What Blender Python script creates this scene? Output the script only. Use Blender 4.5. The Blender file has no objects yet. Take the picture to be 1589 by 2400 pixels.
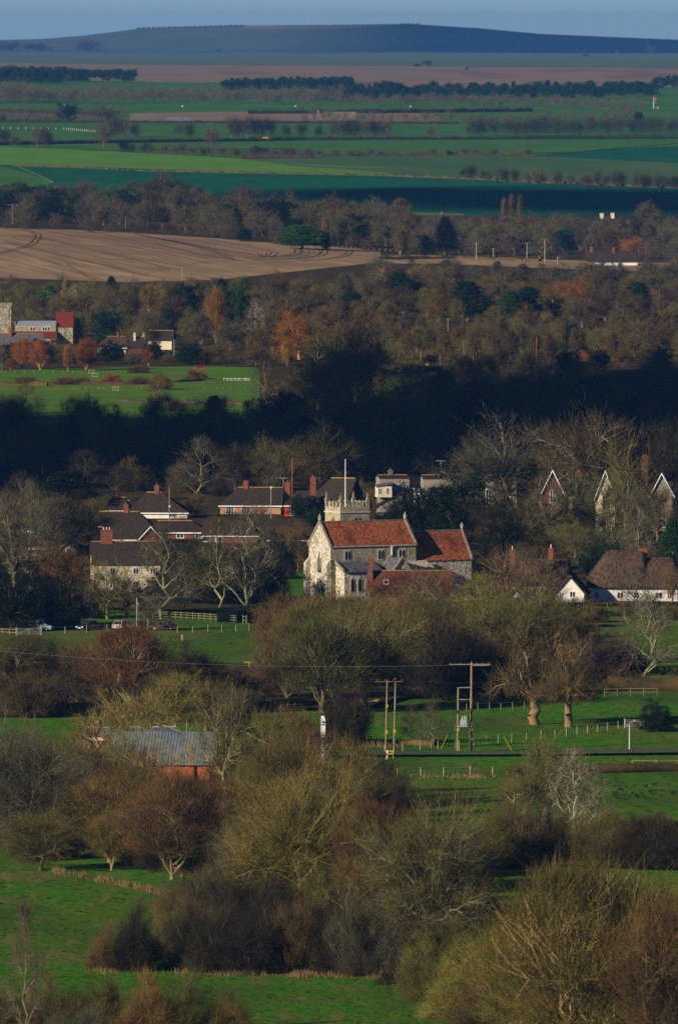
import bpy, math, random
import numpy as np
from mathutils import Vector
R = math.radians
W, H, F, YH, CZ = 1568.0, 2368.0, 25656.0, 59.0, 100.0
PITCH = math.atan((H/2-YH)/F)
sc = bpy.context.scene
COL = sc.collection
rnd = random.Random(7)
# ------------------------------------------------------------- terrain
PY = np.array([-2000, 3200, 4480, 6000, 7200, 8500, 9300, 13000, 24000, 28000, 34000, 90000], float)
PZ = np.array([0, 0, 5, 14.6, 28, 38, 46, 53.9, 40.6, 42, 42, 42], float)
CX = np.array([-4000, -800, 0, 100, 200, 320, 440, 560, 760, 900, 960, 1100, 1240, 1400, 1589, 2400, 6000], float)  # crest of the down
CY = np.array([96, 94, 91, 88, 80, 65, 60, 57, 56, 54, 54, 63, 76, 83, 91, 96, 96], float)
def smooth_interp(y, xp, fp):
    y = np.asarray(y, float)
    acc = 0
    for k in (-1, -.5, 0, .5, 1):
        acc = acc + np.interp(y + k*220, xp, fp)
    return acc/5
def zf(x, y):
    x = np.asarray(x, float); y = np.asarray(y, float)
    z = smooth_interp(y, PY, PZ)
    # rise of the ploughed field
    b = np.clip(1-((y-4700)/560)**2, 0, 1)**1.5*np.clip((22-x)/166, 0, 1.0)**0.8*8.2
    z = z + np.where(x > -900, b, b*0.3)
    # the long chalk down
    sx = W/2 + x/28000*F
    crest = CZ - 28000*(np.interp(sx, CX, CY)-YH)/F
    t = np.clip((y-24000)/4000, 0, 1); t = t*t*(3-2*t)
    t2 = np.clip((y-28300)/2500, 0, 1)
    z = z + (np.maximum(crest, 42)-42)*t*(1-t2)*1.0 + t*2*np.sin(x/90.0)*0
    # gentle swells close by
    z = z + 0.3*np.sin(x/57.0+y/131.0)*np.cos(y/153.0)*np.clip((y-600)/400, 0, 1)*np.clip((3400-y)/400, 0, 1)
    return z
def ray(sx, sy):
    sx = np.asarray(sx, float); sy = np.asarray(sy, float)
    dx = (sx-W/2)/F; dy = -(sy-H/2)/F
    cp, sp = math.cos(PITCH), math.sin(PITCH)
    return dx, cp+dy*sp, -sp+dy*cp
TS = np.geomspace(500, 31000, 1100)
def hit(sx, sy, off=0.0):
    sx, sy = np.broadcast_arrays(np.asarray(sx, float), np.asarray(sy, float))
    shp = sx.shape; sx = sx.ravel(); sy = sy.ravel()
    out = np.zeros((len(sx), 3))
    for a in range(0, len(sx), 4000):
        dx, dy, dz = ray(sx[a:a+4000], sy[a:a+4000])
        d = CZ + TS[None, :]*dz[:, None] - zf(TS[None, :]*dx[:, None], TS[None, :]*dy[:, None]) - off
        neg = d < 0
        i = np.where(neg.any(1), neg.argmax(1), len(TS)-1); i = np.maximum(i, 1)
        lo, hi = TS[i-1], TS[i]
        for _ in range(26):
            m = (lo+hi)/2
            v = CZ+m*dz-zf(m*dx, m*dy)-off
            lo = np.where(v > 0, m, lo); hi = np.where(v > 0, hi, m)
        t = (lo+hi)/2
        out[a:a+4000, 0] = t*dx; out[a:a+4000, 1] = t*dy; out[a:a+4000, 2] = zf(t*dx, t*dy)
    return out.reshape(shp+(3,))
def at(sx, sy):
    p = hit(sx, sy)
    p = p.reshape(3)
    return Vector(p), F/p[1]          # point on the ground and picture units per metre there
# ------------------------------------------------------------- objects
def tag(o, label=None, cat=None, group=None, kind=None):
    if label: o['label'] = label
    if cat: o['category'] = cat
    if group: o['group'] = group
    if kind: o['kind'] = kind
    return o
def empty(name, loc, rz=0.0, label=None, cat=None, group=None):
    o = bpy.data.objects.new(name, None); COL.objects.link(o)
    o.location = loc; o.rotation_euler = (0, 0, rz); o.empty_display_size = 0.5
    return tag(o, label, cat, group)
def mesh_np(name, V, T):
    V = np.asarray(V, np.float32); T = np.asarray(T, np.int32); k = T.shape[1]
    me = bpy.data.meshes.new(name)
    me.vertices.add(len(V)); me.vertices.foreach_set('co', V.ravel())
    me.loops.add(T.size); me.loops.foreach_set('vertex_index', T.ravel())
    me.polygons.add(len(T)); me.polygons.foreach_set('loop_start', np.arange(0, T.size, k, dtype=np.int32))
    me.update(calc_edges=True)
    return me
class MB:
    def __init__(s): s.v = []; s.f = []
    def box(s, x0, x1, y0, y1, z0, z1):
        n = len(s.v)
        s.v += [(x0,y0,z0),(x1,y0,z0),(x1,y1,z0),(x0,y1,z0),(x0,y0,z1),(x1,y0,z1),(x1,y1,z1),(x0,y1,z1)]
        s.f += [tuple(n+i for i in q) for q in ((0,3,2,1),(4,5,6,7),(0,1,5,4),(1,2,6,5),(2,3,7,6),(3,0,4,7))]
        return s
    def poly(s, pts, faces):
        n = len(s.v); s.v += [tuple(p) for p in pts]; s.f += [tuple(n+i for i in q) for q in faces]; return s
    def slab(s, pts, t):
        """a flat polygon given thickness t downwards"""
        n = len(s.v); k = len(pts)
        s.v += [tuple(p) for p in pts] + [(p[0], p[1], p[2]-t) for p in pts]
        s.f.append(tuple(n+i for i in range(k))); s.f.append(tuple(n+k+i for i in reversed(range(k))))
        for i in range(k):
            j = (i+1) % k; s.f.append((n+j, n+i, n+k+i, n+k+j))
        return s
    def extr(s, prof, axis, a, b):
        """profile (u,v) extruded along axis from a to b"""
        n = len(s.v); k = len(prof)
        for c in (a, b):
            for u, v in prof:
                s.v.append((c, u, v) if axis == 'x' else (u, c, v) if axis == 'y' else (u, v, c))
        s.f.append(tuple(n+i for i in range(k))); s.f.append(tuple(n+k+i for i in reversed(range(k))))
        for i in range(k):
            j = (i+1) % k; s.f.append((n+i, n+k+i, n+k+j, n+j))
        return s
    def tube(s, p0, p1, r0, r1=None, n=8):
        r1 = r0 if r1 is None else r1
        p0, p1 = Vector(p0), Vector(p1); d = (p1-p0).normalized()
        u = d.orthogonal().normalized(); w = d.cross(u); b = len(s.v)
        for p, r in ((p0, r0), (p1, r1)):
            for i in range(n):
                a = 2*math.pi*i/n; q = p+u*math.cos(a)*r+w*math.sin(a)*r; s.v.append(tuple(q))
        for i in range(n):
            j = (i+1) % n; s.f.append((b+i, b+j, b+n+j, b+n+i))
        s.f.append(tuple(b+i for i in reversed(range(n)))); s.f.append(tuple(b+n+i for i in range(n)))
        return s
    def build(s, name, m, parent=None, loc=None, rz=0.0, fix=True):
        me = bpy.data.meshes.new(name); me.from_pydata(s.v, [], s.f)
        if fix:
            import bmesh
            bm = bmesh.new(); bm.from_mesh(me); bmesh.ops.recalc_face_normals(bm, faces=bm.faces); bm.to_mesh(me); bm.free()
        me.materials.append(m)
        o = bpy.data.objects.new(name, me); COL.objects.link(o)
        if parent: o.parent = parent
        if loc is not None: o.location = loc
        o.rotation_euler[2] = rz
        return o
# ------------------------------------------------------------- materials
def nd(nt, t, **k):
    n = nt.nodes.new(t)
    for a, b in k.items(): setattr(n, a, b)
    return n
def mat(name, cols, scale=1.0, rough=0.9, bump=0.0, stretch=(1,1,1), detail=4, contrast=(0.35, 0.65), spots=None, spec=0.0, tex='noise', metal=0.0, coarse=None, rotz=0.0):
    """procedural colour: cols[0]..cols[-1] through a noise (or voronoi) ramp in object space"""
    m = bpy.data.materials.new(name); m.use_nodes = True; nt = m.node_tree; nt.nodes.clear()
    out = nd(nt, 'ShaderNodeOutputMaterial'); b = nd(nt, 'ShaderNodeBsdfPrincipled')
    nt.links.new(b.outputs[0], out.inputs[0])
    b.inputs['Roughness'].default_value = rough; b.inputs['Specular IOR Level'].default_value = spec; b.inputs['Metallic'].default_value = metal
    tc = nd(nt, 'ShaderNodeTexCoord'); mp = nd(nt, 'ShaderNodeMapping'); mp.inputs['Scale'].default_value = stretch
    class _T: pass
    if rotz:
        r0 = nd(nt, 'ShaderNodeMapping'); r0.inputs['Rotation'].default_value = (0, 0, rotz); nt.links.new(tc.outputs['Object'], r0.inputs[0]); src = r0.outputs[0]
    else: src = tc.outputs['Object']
    nt.links.new(src, mp.inputs[0])
    if tex == 'noise':
        n = nd(nt, 'ShaderNodeTexNoise'); n.inputs['Detail'].default_value = detail; fac = n.outputs['Fac']
    else:
        n = nd(nt, 'ShaderNodeTexVoronoi'); sep = nd(nt, 'ShaderNodeSeparateColor'); nt.links.new(n.outputs['Color'], sep.inputs[0]); fac = sep.outputs[0]
    n.inputs['Scale'].default_value = scale
    nt.links.new(mp.outputs[0], n.inputs['Vector'])
    rp = nd(nt, 'ShaderNodeValToRGB'); cr = rp.color_ramp
    k = len(cols)
    while len(cr.elements) < k: cr.elements.new(0.5)
    for i, c in enumerate(cols):
        cr.elements[i].position = contrast[0]+(contrast[1]-contrast[0])*(i/max(1, k-1)); cr.elements[i].color = (*c, 1)
    nt.links.new(fac, rp.inputs[0]); last = rp.outputs[0]
    for sp in ([coarse] if coarse else []) + (spots or []):
        s_, c_, lo, hi = sp[:4]
        n2 = nd(nt, 'ShaderNodeTexNoise'); n2.inputs['Scale'].default_value = s_; n2.inputs['Detail'].default_value = 3
        mp2 = nd(nt, 'ShaderNodeMapping'); mp2.inputs['Scale'].default_value = sp[4] if len(sp) > 4 else (1,1,1)
        nt.links.new(src, mp2.inputs[0]); nt.links.new(mp2.outputs[0], n2.inputs['Vector'])
        mr = nd(nt, 'ShaderNodeMapRange'); mr.inputs['From Min'].default_value = lo; mr.inputs['From Max'].default_value = hi
        nt.links.new(n2.outputs['Fac'], mr.inputs[0])
        mx = nd(nt, 'ShaderNodeMix', data_type='RGBA'); mx.inputs['B'].default_value = (*c_, 1)
        nt.links.new(mr.outputs[0], mx.inputs['Factor']); nt.links.new(last, mx.inputs['A']); last = mx.outputs['Result']
    nt.links.new(last, b.inputs['Base Color'])
    if bump:
        bp = nd(nt, 'ShaderNodeBump'); bp.inputs['Strength'].default_value = min(1, bump); bp.inputs['Distance'].default_value = max(1, bump)*0.1
        nt.links.new(fac, bp.inputs['Height']); nt.links.new(bp.outputs[0], b.inputs['Normal'])
    return m
def mat_obj(name, mul_lo, mul_hi, scale=0.6, rough=0.9, green=None, trans=0.0):
    """object colour times a clumpy noise, for crowns and bark"""
    m = bpy.data.materials.new(name); m.use_nodes = True; nt = m.node_tree; nt.nodes.clear()
    out = nd(nt, 'ShaderNodeOutputMaterial'); b = nd(nt, 'ShaderNodeBsdfPrincipled')
    nt.links.new(b.outputs[0], out.inputs[0]); b.inputs['Roughness'].default_value = rough; b.inputs['Specular IOR Level'].default_value = 0.1
    oi = nd(nt, 'ShaderNodeObjectInfo'); tc = nd(nt, 'ShaderNodeTexCoord'); n = nd(nt, 'ShaderNodeTexNoise')
    n.noise_dimensions = '4D'; n.inputs['Scale'].default_value = scale; n.inputs['Detail'].default_value = 5
    ml = nd(nt, 'ShaderNodeMath', operation='MULTIPLY'); ml.inputs[1].default_value = 37.0
    nt.links.new(oi.outputs['Random'], ml.inputs[0]); nt.links.new(ml.outputs[0], n.inputs['W']); nt.links.new(tc.outputs['Object'], n.inputs['Vector'])
    rp = nd(nt, 'ShaderNodeValToRGB'); rp.color_ramp.elements[0].position = .3; rp.color_ramp.elements[1].position = .7
    rp.color_ramp.elements[0].color = (*mul_lo, 1); rp.color_ramp.elements[1].color = (*mul_hi, 1)
    nt.links.new(n.outputs['Fac'], rp.inputs[0])
    mx = nd(nt, 'ShaderNodeMix', data_type='RGBA', blend_type='MULTIPLY'); mx.inputs['Factor'].default_value = 1
    nt.links.new(oi.outputs['Color'], mx.inputs['A']); nt.links.new(rp.outputs[0], mx.inputs['B'])
    nt.links.new(mx.outputs['Result'], b.inputs['Base Color'])
    return m
M = {}
def g3(a, k): return tuple(c*k for c in a)
GR = (0.066, 0.185, 0.012)
M['ground'] = mat('grass_ground', [g3(GR,.62), GR, g3(GR,1.25)], scale=0.5, detail=10, bump=3, contrast=(.34,.66), spots=[(0.015,(0.10,0.14,0.02),.44,.62,(1,.5,1)), (0.1,(0.13,0.14,0.04),.54,.70,(1,.3,1)), (0.3,(0.16,0.16,0.05),.55,.73,(1,.2,1)), (0.04,(0.06,0.12,0.02),.48,.65,(1,.4,1)), (1.0,(0.012,0.06,0.008),.6,.7,(1,.3,1))])
M['pasture'] = mat('pasture_grass', [g3(GR,.5), GR, (0.075,0.19,0.016)], scale=0.9, detail=10, bump=3, contrast=(.34,.66), spots=[(0.02,(0.10,0.14,0.02),.44,.62,(1,.5,1)), (0.12,(0.13,0.14,0.04),.54,.70,(1,.3,1)), (0.4,(0.17,0.16,0.055),.55,.72,(1,.18,1)), (0.05,(0.06,0.12,0.02),.48,.62,(1,.4,1)), (1.2,(0.012,0.06,0.008),.6,.7,(1,.3,1))])
M['pasture_dark'] = mat('dark_meadow_grass', [(0.03,0.10,0.010), (0.055,0.155,0.012), (0.08,0.19,0.018)], scale=0.9, detail=9, bump=2, contrast=(.3,.7), spots=[(0.35,(0.10,0.13,0.03),.6,.85,(1,.3,1))])  # slightly darker green than the pasture, with fewer bleached patches
M['paddock'] = mat('paddock_grass', [(0.07,0.17,0.018), (0.10,0.22,0.024), (0.14,0.26,0.035)], scale=0.3, detail=8, bump=1, contrast=(.3,.7), spots=[(0.05,(0.10,0.14,0.04),.5,.75)])
M['field_bright'] = mat('young_crop_field', [(0.105,0.25,0.022), (0.13,0.29,0.032)], scale=0.05, detail=6, stretch=(1,.2,1), bump=1)
M['field_mid'] = mat('winter_crop_field', [(0.055,0.16,0.03), (0.075,0.19,0.04)], scale=0.04, detail=6, stretch=(1,.2,1))
M['field_olive'] = mat('old_pasture_field', [(0.06,0.14,0.045), (0.09,0.16,0.06)], scale=0.03, detail=7, stretch=(1,.15,1))
M['field_teal'] = mat('blue_green_crop_field', [(0.012,0.10,0.055), (0.018,0.125,0.065)], scale=0.05, detail=6, stretch=(1,.2,1))
M['field_plain'] = mat('downland_grass', [(0.10,0.15,0.085), (0.14,0.18,0.11)], scale=0.01, detail=7, stretch=(1,.2,1))
M['field_tan'] = mat('bleached_grassland', [(0.20,0.14,0.11), (0.28,0.19,0.14), (0.24,0.19,0.13)], scale=0.012, detail=8, stretch=(1,.12,1))
M['field_stubble'] = mat('stubble_field', [(0.22,0.17,0.11), (0.30,0.22,0.15)], scale=0.03, detail=8, stretch=(1,.15,1))
M['plough'] = mat('ploughed_chalk_soil', [(0.28,0.19,0.10), (0.40,0.28,0.155), (0.50,0.37,0.22)], scale=0.3, detail=6, stretch=(1,.02,1), bump=2, contrast=(.32,.68), rotz=R(-13.8), spots=[(1.0,(0.22,0.145,0.085),.52,.68,(1,.012,1)), (0.02,(0.30,0.20,0.12),.45,.7)])
M['rut'] = mat('wheel_rut_soil', [(0.10,0.06,0.045), (0.16,0.10,0.075)], scale=0.4)
M['down'] = mat('chalk_down_turf', [(0.09,0.11,0.07), (0.13,0.14,0.09)], scale=0.006, detail=7, stretch=(1,.3,1), spots=[(0.02,(0.03,0.06,0.03),.62,.8)])
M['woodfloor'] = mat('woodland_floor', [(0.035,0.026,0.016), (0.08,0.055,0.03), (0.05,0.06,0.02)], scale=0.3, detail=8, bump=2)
M['roadm'] = mat('asphalt', [(0.085,0.08,0.085), (0.12,0.115,0.115)], scale=3, rough=.8)
M['chalk'] = mat('worn_chalk', [(0.40,0.40,0.38), (0.5,0.5,0.47)], scale=.1)
M['stone'] = mat('flint_stone', [(0.10,0.09,0.07), (0.30,0.27,0.20), (0.52,0.48,0.38)], scale=2.6, detail=8, bump=.6, contrast=(.34,.64), spots=[(0.5,(0.17,0.17,0.09),.52,.75)])
M['stone_pale'] = mat('pale_flint_rubble', [(0.14,0.125,0.10), (0.46,0.41,0.32), (0.70,0.64,0.52)], scale=3.0, detail=7, bump=.6, contrast=(.33,.62), spots=[(0.35,(0.26,0.23,0.17),.52,.72)])
M['ashlar'] = mat('grey_ashlar', [(0.19,0.17,0.11), (0.38,0.34,0.23), (0.52,0.47,0.33)], scale=1.5, detail=9, stretch=(1,1,3.2), bump=.5, contrast=(.32,.66), spots=[(0.5,(0.20,0.20,0.11),.52,.75)])
M['dress'] = mat('dressed_limestone', [(0.48,0.44,0.33), (0.62,0.57,0.44)], scale=2)
M['coping'] = mat('lichened_coping', [(0.16,0.13,0.11), (0.34,0.30,0.24)], scale=3, detail=7)
M['tile_red'] = mat('old_clay_tiles', [(0.12,0.032,0.015), (0.29,0.078,0.030), (0.42,0.165,0.075)], scale=2.8, detail=9, stretch=(1,1,1.5), bump=.6, contrast=(.34,.64), spots=[(2.2,(0.30,0.19,0.11),.60,.72), (0.35,(0.13,0.035,0.02),.5,.72)])
M['tile_brown'] = mat('brown_pantiles', [(0.075,0.028,0.016), (0.125,0.044,0.023), (0.18,0.068,0.036)], scale=2.2, detail=8, stretch=(2.5,1,.7), bump=.6, spots=[(.4,(0.13,0.07,0.03),.55,.8)])
M['tile_dark'] = mat('dark_concrete_tiles', [(0.026,0.019,0.017), (0.046,0.034,0.028), (0.064,0.050,0.036)], scale=2.4, detail=8, stretch=(1,1,3), bump=.4)
M['tile_grey'] = mat('grey_concrete_tiles', [(0.12,0.10,0.08), (0.20,0.17,0.14)], scale=2.5, detail=8, stretch=(1,1,3), bump=.4)
M['slate'] = mat('blue_slate', [(0.05,0.055,0.07), (0.10,0.10,0.12), (0.15,0.14,0.15)], scale=2, detail=7, stretch=(1,1,2), rough=.6)
M['tile_church'] = mat('plum_clay_tiles', [(0.13,0.024,0.018), (0.19,0.034,0.026)], scale=1.4, detail=7)
M['lead'] = mat('lead_sheet', [(0.22,0.27,0.36), (0.32,0.37,0.45)], scale=.8, rough=.55, stretch=(3,1,1))
M['thatch'] = mat('weathered_thatch', [(0.040,0.026,0.019), (0.075,0.050,0.037), (0.11,0.077,0.057)], scale=1.4, detail=9, stretch=(3,1,1), bump=1.2)
M['brick'] = mat('red_brick', [(0.12,0.042,0.028), (0.20,0.068,0.042), (0.28,0.12,0.075)], scale=4, detail=7, stretch=(1,1,2.5))
M['brick_orange'] = mat('orange_brick', [(0.24,0.07,0.028), (0.36,0.115,0.045)], scale=1.2, detail=8, stretch=(1,1,1.4), spots=[(.35,(0.26,0.09,0.04),.55,.8)])
M['brick_dark'] = mat('aged_brick', [(0.085,0.036,0.026), (0.15,0.056,0.038)], scale=3, detail=7)
M['stone_brick'] = mat('honey_stone', [(0.28,0.17,0.10), (0.55,0.34,0.19), (0.30,0.10,0.06)], scale=1.8, detail=6, contrast=(.38,.62))
M['cream'] = mat('cream_render', [(0.62,0.55,0.38), (0.74,0.67,0.49)], scale=1.2, spots=[(.6,(0.42,0.36,0.25),.58,.8)])
M['white'] = mat('white_render', [(0.72,0.70,0.66), (0.82,0.80,0.76)], scale=1.5, spots=[(.8,(0.55,0.52,0.46),.6,.8)])
M['pebble'] = mat('grey_pebbledash', [(0.22,0.19,0.155), (0.32,0.285,0.235)], scale=8, detail=6)
M['wpaint'] = mat('white_paint', [(0.76,0.76,0.76), (0.84,0.84,0.84)], scale=2, rough=.5)
M['glass'] = mat('window_glass', [(0.012,0.016,0.022), (0.03,0.036,0.045)], scale=.7, rough=.12, spec=.5)
M['ridge'] = mat('lichened_ridge_tiles', [(0.24,0.10,0.04), (0.42,0.26,0.07)], scale=2.5, detail=5)
M['wood'] = mat('weathered_timber', [(0.22,0.17,0.10), (0.40,0.33,0.18)], scale=2, stretch=(4,4,.6))
M['wood_pole'] = mat('creosoted_pole', [(0.20,0.12,0.075), (0.34,0.21,0.13)], scale=1.5, stretch=(4,4,.5))
M['wood_lichen'] = mat('lichened_pole', [(0.17,0.15,0.085), (0.25,0.225,0.13)], scale=1.5, stretch=(4,4,.5))
M['wood_red'] = mat('reddish_pole', [(0.22,0.07,0.05), (0.34,0.11,0.08)], scale=1.5, stretch=(4,4,.5))
M['wood_pale'] = mat('silvered_pole', [(0.24,0.22,0.17), (0.36,0.33,0.26)], scale=1.5, stretch=(4,4,.5))
M['wood_orange'] = mat('new_softwood', [(0.50,0.25,0.07), (0.62,0.34,0.12)], scale=2)
M['steel'] = mat('galvanised_steel', [(0.42,0.43,0.43), (0.58,0.58,0.56)], scale=2, rough=.5, metal=.3)
M['trafo'] = mat('transformer_grey', [(0.30,0.36,0.38), (0.38,0.44,0.46)], scale=1.5, rough=.5)
M['ceramic'] = mat('brown_ceramic', [(0.10,0.02,0.015), (0.16,0.03,0.02)], scale=3, rough=.3)
M['yellow'] = mat('yellow_enamel', [(0.50,0.32,0.02), (0.60,0.40,0.03)], scale=2, rough=.5)
M['black'] = mat('black_rubber', [(0.015,0.015,0.015), (0.03,0.03,0.03)], scale=3)
M['redpaint'] = mat('red_paint', [(0.55,0.03,0.02), (0.65,0.05,0.03)], scale=2, rough=.5)
M['bluepaint'] = mat('blue_paint', [(0.05,0.14,0.34), (0.07,0.18,0.42)], scale=2, rough=.5)
M['corr'] = mat('corrugated_sheet', [(0.07,0.09,0.115), (0.13,0.155,0.18), (0.19,0.20,0.165)], scale=.7, detail=7, stretch=(1.2,1,.3), rough=.5, contrast=(.3,.7), spots=[(.5,(0.20,0.22,0.09),.55,.75)])
M['corr_tan'] = mat('rusted_sheet', [(0.17,0.13,0.07), (0.26,0.21,0.12)], scale=1, stretch=(3,1,.4))
M['cable'] = mat('cable_alloy', [(0.16,0.20,0.19), (0.22,0.26,0.25)], scale=1, rough=.5)
M['hedge_dark'] = mat('clipped_yew', [(0.012,0.03,0.012), (0.03,0.06,0.02)], scale=2, detail=7, bump=1)
M['cloudm'] = mat('cloud', [(0.85,0.85,0.87), (0.9,0.9,0.9)], scale=.003)
M['crown'] = mat_obj('bare_twigs', (.60,.60,.62), (1.30,1.30,1.25), scale=.35)
M['bark'] = mat_obj('bark', (.6,.62,.6), (1.35,1.3,1.15), scale=1.2)
M['leaf'] = mat_obj('evergreen_leaves', (.6,.6,.6), (1.5,1.5,1.2), scale=.5, rough=.7)
M['drygrass'] = mat('dry_reeds', [(0.16,0.095,0.04), (0.26,0.17,0.075), (0.10,0.105,0.03)], scale=.4)
# ------------------------------------------------------------- trees
def tubes(segs, n):
    """segs: array (k,8) p0 p1 r0 r1 -> verts, quads"""
    S = np.asarray(segs, float); p0, p1, r0, r1 = S[:, :3], S[:, 3:6], S[:, 6], S[:, 7]
    d = p1-p0; d /= np.linalg.norm(d, axis=1, keepdims=True)+1e-9
    p1 = p1+d*(r1*.35)[:, None]; p0 = p0-d*(r0*.2)[:, None]
    a = np.where(np.abs(d[:, 2:3]) < .9, np.array([[0, 0, 1.]]), np.array([[1., 0, 0]]))
    u = np.cross(d, a); u /= np.linalg.norm(u, axis=1, keepdims=True)+1e-9; w = np.cross(d, u)
    ang = 2*np.pi*np.arange(n)/n; c, s = np.cos(ang), np.sin(ang)
    ring = u[:, None, :]*c[None, :, None]+w[:, None, :]*s[None, :, None]
    V = np.concatenate([p0[:, None]+ring*r0[:, None, None], p1[:, None]+ring*r1[:, None, None]], 1).reshape(-1, 3)
    k = len(S); b = (np.arange(k)*2*n)[:, None]; i = np.arange(n)[None, :]; j = (i+1) % n
    Q = np.stack([b+i, b+j, b+n+j, b+n+i], 2).reshape(-1, 4)
    return V, Q
def kmeans(P, k, g):
    C = P[g.choice(len(P), k, replace=False)]
    for _ in range(7):
        l = ((P[:, None]-C[None])**2).sum(2).argmin(1)
        for i in range(k):
            if (l == i).any(): C[i] = P[l == i].mean(0)
    return C, l
def path(a, b, r0, r1, g, n=4, sag=0.10, up=0.25):
    """wobbly limb from a to b, first rising then reaching"""
    a, b = np.array(a, float), np.array(b, float); L = np.linalg.norm(b-a)
    c = (a+b)/2+np.array([0, 0, up*L*.5])+g.normal(0, sag*L, 3)
    t = np.linspace(0, 1, n+1)[:, None]
    P = (1-t)**2*a+2*(1-t)*t*c+t*t*b
    P[1:-1] += g.normal(0, .025*L, (n-1, 3))
    rr = r0+(r1-r0)*t[:, 0]**.8
    return P, [np.concatenate([P[i], P[i+1], [rr[i], rr[i+1]]]) for i in range(n)]
def envelope(kind, N, g):
    v = g.normal(size=(N, 3)); v /= np.linalg.norm(v, axis=1, keepdims=True)
    rad = g.uniform(.06, 1, N)**.5
    lump = 1+.32*np.sin(3.1*v[:, 0]+g.uniform(0, 6))*np.cos(2.7*v[:, 1]+g.uniform(0, 6))+.24*np.sin(5*v[:, 2]+4*v[:, 0]+g.uniform(0, 6))
    if kind in ('oak', 'far', 'ev'):
        P = v*rad[:, None]*lump[:, None]*np.array([4.3, 4.3, 4.5])+np.array([0, 0, 5.1])
        if kind == 'ev': P = v*rad[:, None]*lump[:, None]*np.array([3.8, 3.8, 4.6])+np.array([0, 0, 5.2])
        P[:, 2] = np.maximum(P[:, 2], .8+.15*g.uniform(0, 1, N))
    elif kind == 'wil':
        z = g.uniform(0.18, 1, N)**.8; a = g.uniform(0, 2*np.pi, N)
        R_ = np.interp(z, [0, .3, .6, .8, .95, 1], [.6, 2.2, 3.3, 3.0, 1.7, .7])*np.sqrt(g.uniform(.05, 1, N))*(1+.2*np.sin(3*a+g.uniform(0, 6)))
        P = np.stack([R_*np.cos(a), R_*np.sin(a), z*9.2+.3*np.cos(2*a)], 1)
    elif kind == 'pop':
        z = g.uniform(.08, 1, N); a = g.uniform(0, 2*np.pi, N)
        R_ = np.interp(z, [0, .2, .6, .9, 1], [.5, 1.0, 1.15, .8, .2])*np.sqrt(g.uniform(.05, 1, N))
        P = np.stack([R_*np.cos(a), R_*np.sin(a), z*9.6], 1)
    elif kind == 'shrub':
        v[:, 2] = abs(v[:, 2])
        P = v*(rad*lump)[:, None]*np.array([3.2, 3.2, 4.4])+np.array([0, 0, .3])
    elif kind == 'thin':
        z = g.uniform(.22, 1, N); a = g.uniform(0, 2*np.pi, N)
        R_ = np.interp(z, [.2, .35, .6, .85, 1], [2.6, 3.2, 2.8, 1.6, .4])*g.uniform(.35, 1, N)
        P = np.stack([R_*np.cos(a), R_*np.sin(a), z*9.5], 1)
    elif kind == 'pol':
        v[:, 2] = abs(v[:, 2])*1.0-.12
        P = v*(rad*lump)[:, None]*np.array([4.6, 4.6, 6.6])+np.array([0, 0, 2.9])
    return P
def rcol(g, n, k): return g.normal(0, k, (n, 3))
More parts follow.
